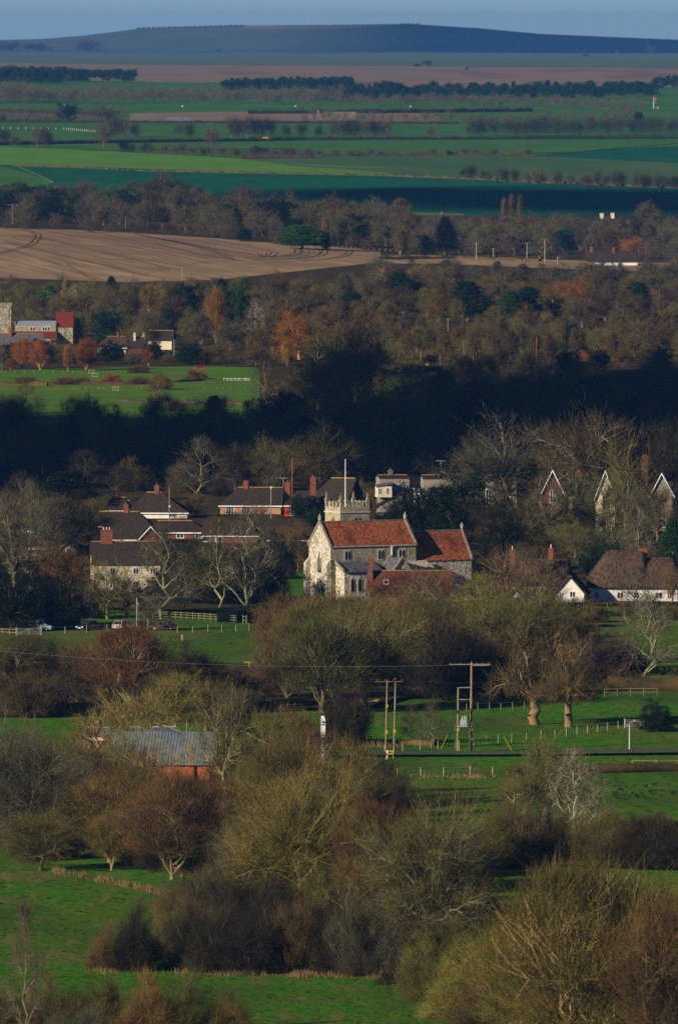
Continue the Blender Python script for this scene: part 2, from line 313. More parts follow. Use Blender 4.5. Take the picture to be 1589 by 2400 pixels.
def bare(kind, seed, far=False):
    g = np.random.default_rng(seed); big = kind in ('oakb', 'wilb', 'shrubb'); kb = kind[:-1] if big or kind in ('oaks', 'wils') else kind
    N = {'oak': 400, 'wil': 330, 'pop': 220, 'shrub': 340, 'thin': 190, 'pol': 330, 'far': 90}[kb]
    ntw = {'oak': 46, 'wil': 50, 'pop': 60, 'shrub': 62, 'thin': 20, 'pol': 46, 'far': 46}[kb]*.85//1
    ntw = int(ntw)
    wd = {'oak': .034, 'wil': .032, 'pop': .04, 'shrub': .036, 'thin': .028, 'pol': .034, 'far': .10}[kb]
    if kind == 'oaks': N = 300; ntw = 17
    if kind == 'wils': N = 240; ntw = 22
    if big: N = int(N*2.1); ntw = int(ntw*1.0); wd *= .50
    P = envelope(kb, N, g)
    segs = []; ends = []
    th = {'oak': 2.3, 'wil': .5, 'pop': .6, 'shrub': .05, 'thin': 2.0, 'pol': 2.6, 'far': 1.5}[kb]
    tr = {'oak': .27, 'wil': .22, 'pop': .22, 'shrub': .09, 'thin': .15, 'pol': .44, 'far': .3}[kb]*(.55 if big else 1)
    k1 = {'oak': 8, 'wil': 7, 'pop': 5, 'shrub': 11, 'thin': 12, 'pol': 11, 'far': 5}[kb]
    lean = g.normal(0, .35, 2)*(.5 if kb != 'pol' else 1.0)
    top = np.array([lean[0], lean[1], th])
    if kb == 'thin':       # one leader all the way up
        leader, s = path([0, 0, -.3], [lean[0], lean[1], 9.3], tr, .03, g, 8, .02, 0); segs += s
    else:
        tp, s = path([0, 0, -.9], top, tr*1.5, tr*.9, g, 7, .03, 0); segs += s
    C1, l1 = kmeans(P, k1, g)
    for a in range(k1):
        Q = P[l1 == a]
        if len(Q) < 4: continue
        c = C1[a].copy()
        if kb == 'thin':
            t = np.clip((c[2]-1.2)/9.3, .15, .95); st = leader[int(t*8)]; r0 = tr*(1-t)*.7+.02
        elif kb == 'shrub': st = np.array([g.normal(0, .7), g.normal(0, .7), 0]); r0 = .06
        else: st = top+g.normal(0, tr*.35, 3)*[1, 1, .6]; r0 = tr*.55
        end = st+(c-st)*g.uniform(.75, .98)
        lp, s = path(st, end, r0, r0*.42, g, 5, .08, .28 if kb not in ('wil', 'pop') else .05); segs += s
        k2 = max(2, min(10, len(Q)//8)); C2, l2 = kmeans(Q, k2, g)
        for b in range(k2):
            q = Q[l2 == b]
            if not len(q): continue
            st2 = lp[g.integers(2, 6)]; r2 = r0*.46
            bp, s = path(st2, st2+(C2[b]-st2)*.9, r2, r2*.45, g, 3, .09, .12); segs += s
            for p in q:
                st3 = bp[g.integers(1, 4)]
                _, s = path(st3, p, max(.018, r2*.38)*(.65 if big else 1), .008, g, 2, .06, .05); segs += s
                ends.append((*st3, *p))
    V, Q = tubes(segs, 7 if kb == 'pol' or big else 5); tm = mesh_np(kind+'_trunk', V, Q); tm.materials.append(M['bark'])
    # twigs: long slender triangles fanning from every branchlet
    E = np.array(ends); A, B = E[:, :3], E[:, 3:]; n = len(E)
    ctr = P.mean(0); ctr[2] *= .5
    dirb = B-A; Lb = np.linalg.norm(dirb, axis=1, keepdims=True)+1e-6; dirb = dirb/Lb
    t = g.uniform(0, 1, (n*ntw, 1))**.6; rep = lambda q: np.repeat(q, ntw, 0)
    o = rep(A)*(1-t)+rep(B)*t
    o += g.normal(0, (.16 if not far else .6)*(1 if not big else .8), o.shape)*(1+t*1.2)
    d = o-ctr; d /= np.linalg.norm(d, axis=1, keepdims=True)+1e-6
    upb = {'wil': 1.0, 'pop': 1.8, 'shrub': .7, 'thin': .2, 'pol': .7, 'oak': .3, 'far': .6}[kb]
    d = d*.5+rep(dirb)*.6+rep(g.normal(0, .3, (n, 3)))+g.normal(0, .42, d.shape)+np.array([0, 0, upb]); d /= np.linalg.norm(d, axis=1, keepdims=True)
    L = g.uniform(.25, 1.25, len(o))**1.2*{'wil': 1.25, 'shrub': .9}.get(kb, 1.0)*(.8 if big else 1)
    side = np.cross(d, g.normal(size=d.shape)); side /= np.linalg.norm(side, axis=1, keepdims=True)+1e-6
    w = wd*g.uniform(.5, 1.3, len(o))
    tw = np.stack([o-side*w[:, None]/2, o+side*w[:, None]/2, o+d*L[:, None]], 1)
    tw = tw[tw[:, :, 2].min(1) > .05].reshape(-1, 3)
    cm = mesh_np(kind+'_crown', tw, np.arange(len(tw)).reshape(-1, 3)); cm.materials.append(M['crown'])
    return tm, cm, float(np.percentile(tw[:, 2], 99.0)), float(np.percentile(abs(tw[:, :2]), 97)*2)
def leafy(kind, seed, far=False):
    g = np.random.default_rng(seed); segs = []
    if kind == 'con':
        segs += path([0, 0, -.3], [0, 0, 9.6], .25, .03, g, 5, .0, 0)[1]
        pts = []; dirs = []
        for i in range(200 if not far else 60):
            t = g.uniform(.04, 1)**.85; z = .7+t*9; rr = (1-t)**.8*3.3*g.uniform(.65, 1.15)+.15
            a = g.uniform(0, 6.283); e = np.array([rr*math.cos(a), rr*math.sin(a), z+rr*.1])
            segs += path([0, 0, z], e, .04, .012, g, 2, .03, .2)[1]
            for u in np.linspace(.3, 1, 5): pts.append(np.array([0, 0, z])*(1-u)+e*u+[0, 0, .12*math.sin(u*3)]); dirs.append([math.cos(a), math.sin(a), -.1])
        pts = np.array(pts); dirs = np.array(dirs); nl, sp, sz, fl = (16, .26, .20, .55) if not far else (10, .4, .4, .5)
    else:
        N = 330 if not far else 90
        P = envelope('ev', N, g)
        if kind == 'pine':
            P = P*[1.0, 1.0, .62]+[0, 0, 4.0]
        if kind == 'yew':
            P = envelope('shrub', N, g)*[1.25, 1.25, 1.9]
        if kind == 'ced':    # tiered cedar or old pine, flat plates
            lv = g.integers(0, 7, N); z = 2.2+lv*1.15+g.normal(0, .12, N); a = g.integers(0, 9, N)*.7+lv*1.1+g.normal(0, .2, N)
            rr = np.interp(z, [2, 4, 8, 10], [2.6, 3.8, 2.3, .5])*g.uniform(.3, 1.05, N)
            P = np.stack([rr*np.cos(a), rr*np.sin(a), z+rr*.12], 1)
        tp = np.array([0, 0, P[:, 2].mean()])
        segs += path([0, 0, -.3], tp, .3, .12, g, 4, .03, 0)[1]
        if kind == 'ced': segs += path(tp, [0, 0, 9.5], .12, .03, g, 3, .0, 0)[1]
        for p in P[::2]: segs += path([0, 0, min(p[2]-.3, tp[2]+2) if kind == 'ced' else tp[2]*g.uniform(.3, 1)], p, .06, .015, g, 2, .05, .1)[1]
        pts = P; dirs = np.zeros((N, 3)); nl, sp, sz, fl = (60, .36, .20, .5) if not far else (36, .6, .42, .6)
        if kind == 'ced': sp, fl = .38, .3
    V, Q = tubes(segs, 5); tm = mesh_np(kind+'_trunk', V, Q); tm.materials.append(M['bark'])
    n = len(pts)*nl
    o = np.repeat(pts, nl, 0)+g.normal(0, sp, (n, 3))*[1, 1, fl+.3]
    out = o-np.array([0, 0, 4.0]); out /= np.linalg.norm(out, axis=1, keepdims=True)+1e-6
    u = out*.7+np.repeat(g.normal(0, .4, (len(pts), 3)), nl, 0)+g.normal(0, .6, (n, 3))+np.array([0, 0, .3]); u /= np.linalg.norm(u, axis=1, keepdims=True)
    s = np.cross(u, g.normal(size=(n, 3))); s /= np.linalg.norm(s, axis=1, keepdims=True)+1e-6
    L = sz*g.uniform(.8, 2.0, n)[:, None]; w = sz*g.uniform(.5, 1.0, n)[:, None]
    tw = np.stack([o-s*w/2, o+s*w/2, o+u*L], 1)
    tw = tw[tw[:, :, 2].min(1) > .03].reshape(-1, 3)
    cm = mesh_np(kind+'_crown', tw, np.arange(len(tw)).reshape(-1, 3)); cm.materials.append(M['leaf'])
    return tm, cm, float(np.percentile(tw[:, 2], 99.5)), float(np.percentile(abs(tw[:, :2]), 98)*2)
PROTO = {}
def proto(kind):
    if kind not in PROTO:
        n = {'oaks': 3, 'wils': 2, 'oakb': 3, 'wilb': 3, 'shrubb': 3, 'oak': 5, 'wil': 4, 'thin': 3, 'shrub': 4, 'far': 4, 'ev': 3, 'con': 2, 'pol': 2, 'pop': 2, 'ced': 2, 'yew': 2, 'pine': 2}.get(kind, 2)
        if kind in ('evfar', 'confar', 'pinefar'):
            PROTO[kind] = [leafy(kind[:-3], 90+i, True) for i in range(3)]
        elif kind in ('con', 'ev', 'pine', 'yew', 'ced'): PROTO[kind] = [leafy(kind, 50+i) for i in range(n)]
        else: PROTO[kind] = [bare(kind, 10+i+sum(map(ord, kind)), kind == 'far') for i in range(n)]
    return PROTO[kind]
CW = {'olive': (.128,.112,.030), 'brown': (.120,.083,.030), 'russet': (.142,.083,.030), 'grey': (.110,.094,.054), 'yellow': (.215,.175,.040),
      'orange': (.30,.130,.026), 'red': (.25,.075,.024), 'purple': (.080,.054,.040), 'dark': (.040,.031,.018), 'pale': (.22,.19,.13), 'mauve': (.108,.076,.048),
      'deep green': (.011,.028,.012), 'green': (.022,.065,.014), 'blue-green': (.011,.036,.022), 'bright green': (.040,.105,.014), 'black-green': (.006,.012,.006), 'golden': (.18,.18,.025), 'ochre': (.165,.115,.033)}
KN = {'oak': ('bare_tree', 'bare tree', 'tree'), 'wil': ('willow', 'upswept tree', 'tree'), 'thin': ('slender_tree', 'thin tree', 'tree'),
      'shrub': ('shrub', 'leafless bush', 'bush'), 'far': ('field_tree', 'field tree', 'tree'), 'ev': ('evergreen_tree', 'evergreen tree', 'tree'), 'con': ('conifer', 'pointed conifer', 'tree'),
      'pol': ('pollard_willow', 'pollarded tree with a stout trunk', 'tree'), 'pop': ('poplar', 'narrow poplar', 'tree'), 'yew': ('yew_tree', 'dense evergreen', 'tree'),
      'ced': ('cedar', 'tiered conifer', 'tree'), 'pine': ('pine_tree', 'flat-topped pine', 'tree'), 'evfar': ('evergreen_tree', 'evergreen tree', 'tree'), 'confar': ('conifer', 'pointed conifer', 'tree'), 'pinefar': ('pine_tree', 'pine', 'tree')}
BARKC = {'yellow': (.34,.28,.09), 'pale': (.42,.38,.28), 'dark': (.09,.075,.05), 'orange': (.45,.22,.07), 'red': (.42,.16,.06), 'purple': (.2,.14,.12), 'olive': (.19,.165,.08), 'grey': (.175,.155,.10), 'ochre': (.38,.28,.12)}
TREES = []
def tree(kind, sx, sy, h, w, col, reg, bark=None, label=None, metres=False):
    """sx, sy: where its foot stands; h, w: size (picture units, or metres)"""
    p, s = at(sx, sy)
    if not metres: h, w = h/s, w/s
    if kind in ('oak', 'wil', 'shrub') and not metres and sy > 1840: kind = kind+'b'
    PR = proto(kind); i = rnd.randrange(len(PR)); tm, cm, ph, pw = PR[i]
    nm = KN[{'oaks': 'oak', 'wils': 'wil', 'oakb': 'oak', 'wilb': 'wil', 'shrubb': 'shrub'}.get(kind, kind)]
    small = nm[0] == 'bare_tree' and h < 7.6
    root = empty('small_tree' if small else nm[0], p, rnd.uniform(0, 6.28))
    root.scale = (w/pw, w/pw, h/ph)
    root['category'] = nm[2]
    kk = rnd.uniform(.66, .98); c = [x*kk*rnd.uniform(.92, 1.08) for x in CW[col]]
    t = bpy.data.objects.new('trunk', tm); COL.objects.link(t); t.parent = root
    b = tuple(x*.60 for x in bark) if bark else BARKC.get(col, (.18, .145, .08)); t.color = (*b, 1)
    cr = bpy.data.objects.new('crown', cm); COL.objects.link(cr); cr.parent = root; cr.color = (*c, 1)
    TREES.append(dict(o=root, kind='small bare tree' if small else nm[1], col=col, reg=reg, x=sx, y=sy, h=h, label=label))
    return root
def fill(reg, band, n, kinds, cols, hm, wr=(.7, 1.0), seed=0, front=None):
    """n trees with their feet between two lines of the picture: band = [(x, y_far, y_near), ...]"""
    g = random.Random(seed+len(reg)); xs = [b[0] for b in band]
    k0 = [(i*0.61803398875) % 1 for i in range(n)]
    for i in range(n):
        sx = xs[0]+(xs[-1]-xs[0])*((i+g.uniform(.1, .9))/n)
        y0 = np.interp(sx, xs, [b[1] for b in band]); y1 = np.interp(sx, xs, [b[2] for b in band])
        u = k0[i]*.86+g.uniform(0, .14)
        kind = g.choices([k for k, _ in kinds], [v for _, v in kinds])[0]
        col = g.choices([k for k, _ in cols], [v for _, v in cols])[0]
        h = g.uniform(*hm)
        if kind in ('ev', 'con', 'yew', 'evfar', 'confar', 'ced', 'pine', 'pinefar'):
            col = g.choice(['deep green', 'green', 'blue-green', 'deep green']) if col not in ('dark', 'black-green') else 'black-green'
        elif 'green' in col: col = 'olive'
        if kind == 'shrub': h *= .5
        ww = h*g.uniform(*wr)*(1.25 if kind == 'shrub' else .62 if kind in ('wil', 'con', 'confar') else .3 if kind == 'pop' else 1)
        tree(kind, sx, y0+(y1-y0)*u, h, ww, col, reg, metres=True)
ORD = ['first', 'second', 'third', 'fourth', 'fifth', 'sixth', 'seventh', 'eighth', 'ninth', 'tenth', 'eleventh', 'twelfth', 'thirteenth', 'fourteenth', 'fifteenth', 'sixteenth', 'seventeenth', 'eighteenth', 'nineteenth', 'twentieth']
def ordn(i):
    return ORD[i] if i < 20 else ['twenty-', 'thirty-', 'forty-'][(i+1)//10-2]+ORD[(i+1) % 10-1] if (i+1) % 10 else ['twentieth', 'thirtieth', 'fortieth'][(i+1)//10-2]
def label_trees():
    grp = {}
    for t in TREES:
        if t['label']: t['o']['label'] = t['label']; continue
        grp.setdefault((t['col'], t['kind'], t['reg']), []).append(t)
    for (col, kind, reg), L in grp.items():
        L.sort(key=lambda t: t['x'])
        n = len(L)
        for i, t in enumerate(L):
            if n == 1: s = f"{col} {kind} {reg}"
            elif n == 2: s = f"{ORD[0] if False else ('left-hand' if i == 0 else 'right-hand')} {col} {kind} {reg}"
            else:
                k = ordn(i)+' ' if i else ''
                s = f"{k}{col} {kind} from the left {reg}" if i else f"leftmost {col} {kind} {reg}"
                if i == n-1: s = f"rightmost {col} {kind} {reg}"
            t['o']['label'] = s
            t['o']['group'] = f"{col} {kind}s {reg}"
def hedge(line, h, w, col, label, name='hedge', dens=26, leaf=False, kindw=.05, cat='hedge', group=None, core=True, jag=.25):
    """line in picture units; h, w in metres; twigs with a dense irregular heart"""
    g = np.random.default_rng(len(label)*7+int(line[0][0]))
    P = hit([p[0] for p in line], [p[1] for p in line])
    seg = np.linalg.norm(np.diff(P, axis=0), axis=1); L = seg.sum(); cs = np.r_[0, np.cumsum(seg)]
    org = P.mean(0)
    n = int(min(60000, dens*L*max(1, h)))
    t = g.uniform(0, L, n); c = np.stack([np.interp(t, cs, P[:, k]) for k in range(3)], 1)
    hh = h*(1+jag*np.sin(t*.5+1)*np.sin(t*.173)+jag*.6*np.sin(t*1.3))
    o = c+np.stack([g.normal(0, w*.33, n), g.normal(0, w*.33, n), np.zeros(n)], 1)
    o[:, 2] += hh*np.sqrt(g.uniform(0, .95, n))
    d = g.normal(0, .5, (n, 3))+[0, 0, .7]; d /= np.linalg.norm(d, axis=1, keepdims=True)
    s = np.cross(d, g.normal(size=(n, 3))); s /= np.linalg.norm(s, axis=1, keepdims=True)
    ll = (.22 if leaf else .55)*g.uniform(.5, 1.4, n)[:, None]*max(1, h/2.2); ww = (kindw*(3 if leaf else 1))*g.uniform(.6, 1.4, n)[:, None]
    tw = np.stack([o-s*ww/2, o+s*ww/2, o+d*ll], 1).reshape(-1, 3)-org
    me = mesh_np(name, tw, np.arange(len(tw)).reshape(-1, 3)); me.materials.append(M['leaf'] if leaf else M['crown'])
    root = empty(name, org, 0, label, cat, group)
    f = bpy.data.objects.new('foliage', me); COL.objects.link(f); f.parent = root; f.color = (*CW[col], 1)
    if core:
        k = max(6, int(L/(w*1.2))); k = min(k, 260); ts = np.linspace(0, L, k); cc = np.stack([np.interp(ts, cs, P[:, j]) for j in range(3)], 1)-org
        dr = np.gradient(cc, axis=0); dr[:, 2] = 0; dr /= np.linalg.norm(dr, axis=1, keepdims=True)+1e-9; nn = np.stack([-dr[:, 1], dr[:, 0], 0*dr[:, 0]], 1)
        prof = [(-.42, -.2), (-.45, .4), (-.25, .72), (.25, .74), (.45, .4), (.42, -.2)]; V = []
        for i in range(k):
            hj = h*(1+jag*math.sin(ts[i]*.5+1)*math.sin(ts[i]*.173)+g.uniform(-.12, .12))
            for a, b in prof: V.append(cc[i]+nn[i]*a*w*g.uniform(.8, 1.15)+[0, 0, b*hj if b > 0 else b])
        m = len(prof); Q = [(i*m+j, i*m+(j+1) % m, (i+1)*m+(j+1) % m, (i+1)*m+j) for i in range(k-1) for j in range(m)]
        me = mesh_np('stems', V, Q); me.materials.append(M['crown'])
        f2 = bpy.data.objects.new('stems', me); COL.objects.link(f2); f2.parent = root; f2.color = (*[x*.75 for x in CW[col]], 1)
    return root
def tuft_band(name, line, w, h, n, label=None, mk='drygrass'):
    """uncountable tall dead grass along a line"""
    g = np.random.default_rng(int(line[0][0])+int(line[0][1]))
    P = hit([p[0] for p in line], [p[1] for p in line]); seg = np.linalg.norm(np.diff(P, axis=0), axis=1); cs = np.r_[0, np.cumsum(seg)]
    t = g.uniform(0, cs[-1], n); t += np.sin(t*.9)*.8
    w = w*(1.0+.8*np.sin(t*.21)*np.sin(t*.083+1)); keep = g.uniform(0, 1, n) < .55+.45*np.sin(t*.31+np.sin(t*.13)*2); t = t[keep]; w = w[keep]; n = len(t)
    o = np.stack([np.interp(t, cs, P[:, k]) for k in range(3)], 1)+np.stack([g.normal(0, .3, n), g.normal(0, 1, n)*w, np.zeros(n)], 1)
    o[:, 2] = zf(o[:, 0], o[:, 1])
    hh = h*g.uniform(.15, 1.2, n)*.8*(1+.35*np.sin(t*.37)*np.sin(t*1.1)); d = np.stack([g.normal(0, .25, n), g.normal(0, .25, n), np.ones(n)], 1)*hh[:, None]
    a = g.uniform(0, 6.28, n); s = np.stack([np.cos(a), np.sin(a), 0*a], 1)*.06
    tw = np.stack([o-s, o+s, o+d], 1).reshape(-1, 3)
    me = mesh_np(name, tw, np.arange(len(tw)).reshape(-1, 3)); me.materials.append(M[mk])
    ob = bpy.data.objects.new(name, me); COL.objects.link(ob); ob['kind'] = 'stuff'; 
    ob['label'] = label or 'bleached dead grass along the field edge'; ob['category'] = 'dry grass'
    return ob
HAZE_D=2.1e-5; HAZE_C=(.11,.37,1,1); EXPO=0.25
# ------------------------------------------------------------- ground, fields, sky, light, camera
def ground_sheet():
    ys = [300.0]
    while ys[-1] < 31500: ys.append(ys[-1]+min(max(12, ys[-1]*.012), 130))
    ys = np.array([-2500, -600, 0]+ys); u = np.linspace(-1, 1, 161)
    V = []
    for y in ys:
        wide = 330+max(y, 0)*.05
        x = np.sign(u)*(abs(u)**1.0*wide)+np.sign(u)*np.clip(abs(u)-.86, 0, 1)*30000*.6
        z = zf(x, np.full_like(x, y)); V.append(np.stack([x, np.full_like(x, y), z], 1))
    V = np.concatenate(V); n = len(u); k = len(ys)
    i, j = np.meshgrid(np.arange(k-1), np.arange(n-1), indexing='ij'); a = (i*n+j).ravel()
    T = np.stack([a, a+1, a+n+1, a+n], 1)
    me = mesh_np('ground', V, T); me.materials.append(M['ground'])
    for p in me.polygons: p.use_smooth = True
    o = bpy.data.objects.new('ground', me); COL.objects.link(o); tag(o, kind='structure')
ground_sheet()
LAY = [0]
def sheet(name, top, bot, m, nx=60, ny=12, off=None, kind='structure'):
    """a field between two lines of the picture, laid on the land"""
    LAY[0] += 1
    off = .04+.011*LAY[0]
    x0, x1 = max(top[0][0], bot[0][0]), min(top[-1][0], bot[-1][0])
    xs = np.linspace(x0, x1, nx)
    yt = np.interp(xs, [p[0] for p in top], [p[1] for p in top]); yb = np.interp(xs, [p[0] for p in bot], [p[1] for p in bot])
    yb = np.maximum(yb, yt+.15)
    Pm = hit([xs[0], xs[-1], xs[0], xs[-1], xs[nx//2], xs[nx//2]], [yt[0], yt[-1], yb[0], yb[-1], yt[nx//2], yb[nx//2]])
    dist = Pm[:, 1].mean(); ny = int(np.clip((Pm[:, 1].max()-Pm[:, 1].min())/(dist*.007), 3, 110)); nx = max(nx, int((xs[-1]-xs[0])/14))
    xs = np.linspace(x0, x1, nx); yt = np.interp(xs, [p[0] for p in top], [p[1] for p in top]); yb = np.maximum(np.interp(xs, [p[0] for p in bot], [p[1] for p in bot]), yt+.15)
    # equal steps in distance rather than on the picture
    tt = np.linspace(0, 1, ny)[:, None]
    it, ib = 1/(yt-40), 1/(yb-40)
    Y = 40+1/(ib*(1-tt)+it*tt); X = np.broadcast_to(xs, Y.shape)
    P = hit(X, Y); P[:, :, 2] += off*(1+P[:, :, 1]/4000)
    n = nx; k = ny; i, j = np.meshgrid(np.arange(k-1), np.arange(n-1), indexing='ij'); a = (i*n+j).ravel()
    me = mesh_np(name, P.reshape(-1, 3), np.stack([a, a+1, a+n+1, a+n], 1)); me.materials.append(M[m])
    for p in me.polygons: p.use_smooth = True
    o = bpy.data.objects.new(name, me); COL.objects.link(o); tag(o, kind=kind); return o
X0, X1 = -160, 1728
# far land
sheet('hills', [(X0,96),(0,91),(120,88),(200,80),(320,65),(440,60),(560,57),(760,56),(900,54),(960,54),(1100,63),(1240,76),(1400,83),(X1,93)], [(X0,121),(700,122.5),(X1,124.5)], 'down', 140, 30)
sheet('plain', [(X0,120),(700,121.8),(X1,124)], [(X0,146),(300,150),(900,154),(X1,158)], 'field_plain', 80, 16)
sheet('grassland', [(X0,142),(300,149),(900,152),(X1,158)], [(X0,175),(200,186),(500,192),(900,205),(X1,205)], 'field_tan', 80, 16)
sheet('hill_top_grass', [(560,57.5),(760,56),(900,54.5),(925,55)], [(560,66),(760,66),(900,60),(925,56)], 'field_tan', 40, 6)
sheet('fields', [(X0,186),(500,190),(900,205),(X1,200)], [(X0,255),(800,255),(X1,252)], 'field_mid', 80, 14)
sheet('fields', [(X0,252),(300,254),(X1,250)], [(X0,346),(400,346),(X1,330)], 'field_mid', 80, 20)
sheet('fields', [(300,262),(520,258),(1000,262),(1020,270)], [(300,281),(520,280),(1000,282),(1020,281)], 'field_stubble', 50, 8)
sheet('fields', [(X0,283),(300,283),(1085,285)], [(X0,332),(300,322),(1085,318)], 'field_mid', 60, 12)
sheet('fields', [(680,322),(1000,321),(X1,318)], [(680,362),(1000,362),(X1,338)], 'field_mid', 60, 12)
sheet('fields', [(1240,361),(1400,345),(X1,331)], [(1240,362),(1400,371),(X1,392)], 'field_teal', 40, 8)
sheet('fields', [(600,362),(900,358),(1240,361),(X1,386)], [(600,388),(900,405),(1240,420),(X1,436)], 'field_olive', 60, 12)
sheet('fields', [(X0,336),(0,340),(200,348),(400,358),(560,368),(680,384),(900,400)], [(X0,378),(0,382),(200,386),(400,394),(560,398),(680,400),(900,406)], 'field_bright', 80, 14)
sheet('fields', [(X0,384),(30,385),(400,396),(900,404),(1240,424),(X1,438)], [(X0,470),(400,480),(900,530),(X1,530)], 'field_teal', 90, 16)
sheet('fields', [(X0,384),(0,384),(60,400),(120,420)], [(X0,470),(0,470),(60,460),(120,424)], 'field_mid', 30, 8)
sheet('fields', [(880,490),(1060,494),(1075,497)], [(880,560),(1060,530),(1075,500)], 'field_mid', 30, 8)
for nm, top, bot, c in (('path', [(680,379.5),(800,386),(900,389)], [(680,381),(800,388),(900,390)], 'field_stubble'),
        ('path', [(1075,497),(860,492)][::-1], [(1075,498.5),(860,493.5)][::-1], 'field_stubble'),
        ('road', [(X0,331),(300,322),(700,320.5),(1100,319),(X1,316)], [(X0,333),(300,324),(700,322.5),(1100,321),(X1,318)], 'roadm')):
    sheet(nm, top, bot, c, 50, 3)
# wood floors and middle ground
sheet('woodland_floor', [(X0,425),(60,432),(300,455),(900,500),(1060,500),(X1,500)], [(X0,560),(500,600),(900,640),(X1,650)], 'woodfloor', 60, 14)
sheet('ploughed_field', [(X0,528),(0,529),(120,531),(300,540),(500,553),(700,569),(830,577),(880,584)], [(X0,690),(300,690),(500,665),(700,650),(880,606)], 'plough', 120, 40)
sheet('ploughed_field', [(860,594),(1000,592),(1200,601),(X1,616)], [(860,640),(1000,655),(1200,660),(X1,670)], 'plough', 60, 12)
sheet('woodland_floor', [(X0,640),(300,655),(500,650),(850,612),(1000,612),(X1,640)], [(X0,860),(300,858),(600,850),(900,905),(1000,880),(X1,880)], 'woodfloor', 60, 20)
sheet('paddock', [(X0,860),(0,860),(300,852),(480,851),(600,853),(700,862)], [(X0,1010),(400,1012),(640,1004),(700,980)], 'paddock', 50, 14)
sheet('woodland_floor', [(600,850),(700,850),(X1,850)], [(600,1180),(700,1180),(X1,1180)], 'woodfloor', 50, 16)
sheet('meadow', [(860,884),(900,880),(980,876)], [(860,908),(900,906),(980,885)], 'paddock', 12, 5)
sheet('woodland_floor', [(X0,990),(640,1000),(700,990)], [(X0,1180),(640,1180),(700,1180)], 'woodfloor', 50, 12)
sheet('churchyard', [(560,1360),(700,1300),(1200,1340)], [(560,1420),(700,1440),(1200,1440)], 'pasture_dark', 30, 10)
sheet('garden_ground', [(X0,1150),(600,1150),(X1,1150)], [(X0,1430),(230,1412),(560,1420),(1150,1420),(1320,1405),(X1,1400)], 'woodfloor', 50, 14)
sheet('churchyard', [(560,1362),(640,1330),(720,1330)], [(560,1405),(640,1405),(720,1400)], 'pasture_dark', 20, 6)
sheet('meadow', [(1060,1075),(1140,1068),(1180,1075)], [(1060,1102),(1140,1100),(1180,1100)], 'pasture_dark', 12, 5)
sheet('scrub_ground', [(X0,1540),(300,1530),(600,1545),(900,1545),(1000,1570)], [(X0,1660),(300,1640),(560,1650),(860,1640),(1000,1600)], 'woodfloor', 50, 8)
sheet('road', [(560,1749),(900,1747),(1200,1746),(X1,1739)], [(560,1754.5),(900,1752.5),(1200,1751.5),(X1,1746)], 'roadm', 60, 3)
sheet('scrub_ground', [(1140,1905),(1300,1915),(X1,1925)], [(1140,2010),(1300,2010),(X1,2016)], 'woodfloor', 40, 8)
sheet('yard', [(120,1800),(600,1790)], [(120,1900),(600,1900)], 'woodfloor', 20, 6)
sheet('meadow', [(X0,2020),(100,2026),(250,2040),(390,2090)], [(X0,2270),(100,2262),(250,2262),(390,2262)], 'pasture', 40, 10)
sheet('meadow', [(X0,2250),(440,2262),(850,2268),(1000,2300),(1150,2370)], [(X0,2440),(440,2440),(850,2440),(1000,2440),(1150,2440)], 'pasture', 50, 10)
# wheel ruts in the ploughed field
def ruts(lines, label):
    mb = MB()
    for ln, wv in lines:
        for dx in ((0, 1) if wv > .45 else (0,)):
            P = hit(*zip(*[(a, b) for a, b in ln]))
            cs = np.r_[0, np.cumsum(np.linalg.norm(np.diff(P, axis=0), axis=1))]; n = max(4, int(cs[-1]/18))
            t = np.linspace(0, cs[-1], n); C = np.stack([np.interp(t, cs, P[:, k]) for k in range(2)], 1)
            for _ in range(2): C[1:-1] = (C[:-2]+C[1:-1]*2+C[2:])/4
            d = np.gradient(C, axis=0); d /= np.linalg.norm(d, axis=1, keepdims=True); nn = np.stack([-d[:, 1], d[:, 0]], 1)
            C = C+nn*(dx*2.2+np.sin(t/7)[:, None]*.12)
            A = C-nn*wv/2; B = C+nn*wv/2; b = len(mb.v)
            for q in range(n):
                for pt in (A[q], B[q]): mb.v.append((pt[0], pt[1], float(zf(pt[0], pt[1]))+.62))
            mb.f += [(b+2*q, b+2*q+2, b+2*q+3, b+2*q+1) for q in range(n-1)]
    o = mb.build('wheel_ruts', M['rut'], fix=False); tag(o, kind='structure')
RL = [([(0,562),(60,575),(150,597),(260,622),(330,640)], .6), ([(40,545),(130,562),(240,588),(340,612),(380,628)], .55), ([(110,538),(210,556),(330,580),(430,600),(470,612)], .5),
      ([(200,538),(300,558),(380,572),(480,596),(560,606)], .6), ([(300,542),(400,562),(500,585),(530,597)], .5), ([(390,556),(470,572),(590,592)], .4), ([(480,556),(560,571),(640,585),(610,598)], .5),
      ([(0,590),(80,570),(100,545),(60,532)], .6), ([(560,598),(650,598),(700,588),(690,573),(640,565)], .7), ([(590,604),(700,604),(755,592),(760,582),(740,575)], .7),
      ([(620,610),(760,604),(810,594),(815,584)], .5), ([(100,600),(250,608),(420,612),(600,612)], .3), ([(0,575),(90,600),(180,632),(220,650)], .5), ([(150,610),(200,640),(230,655)], .4)]
FR = []
def rs(l, n=8): q = np.array(l, float); t = np.r_[0, np.cumsum(np.hypot(*np.diff(q, axis=0).T))]; u = np.linspace(0, t[-1], n); return np.stack([np.interp(u, t, q[:, 0]), np.interp(u, t, q[:, 1])], 1)
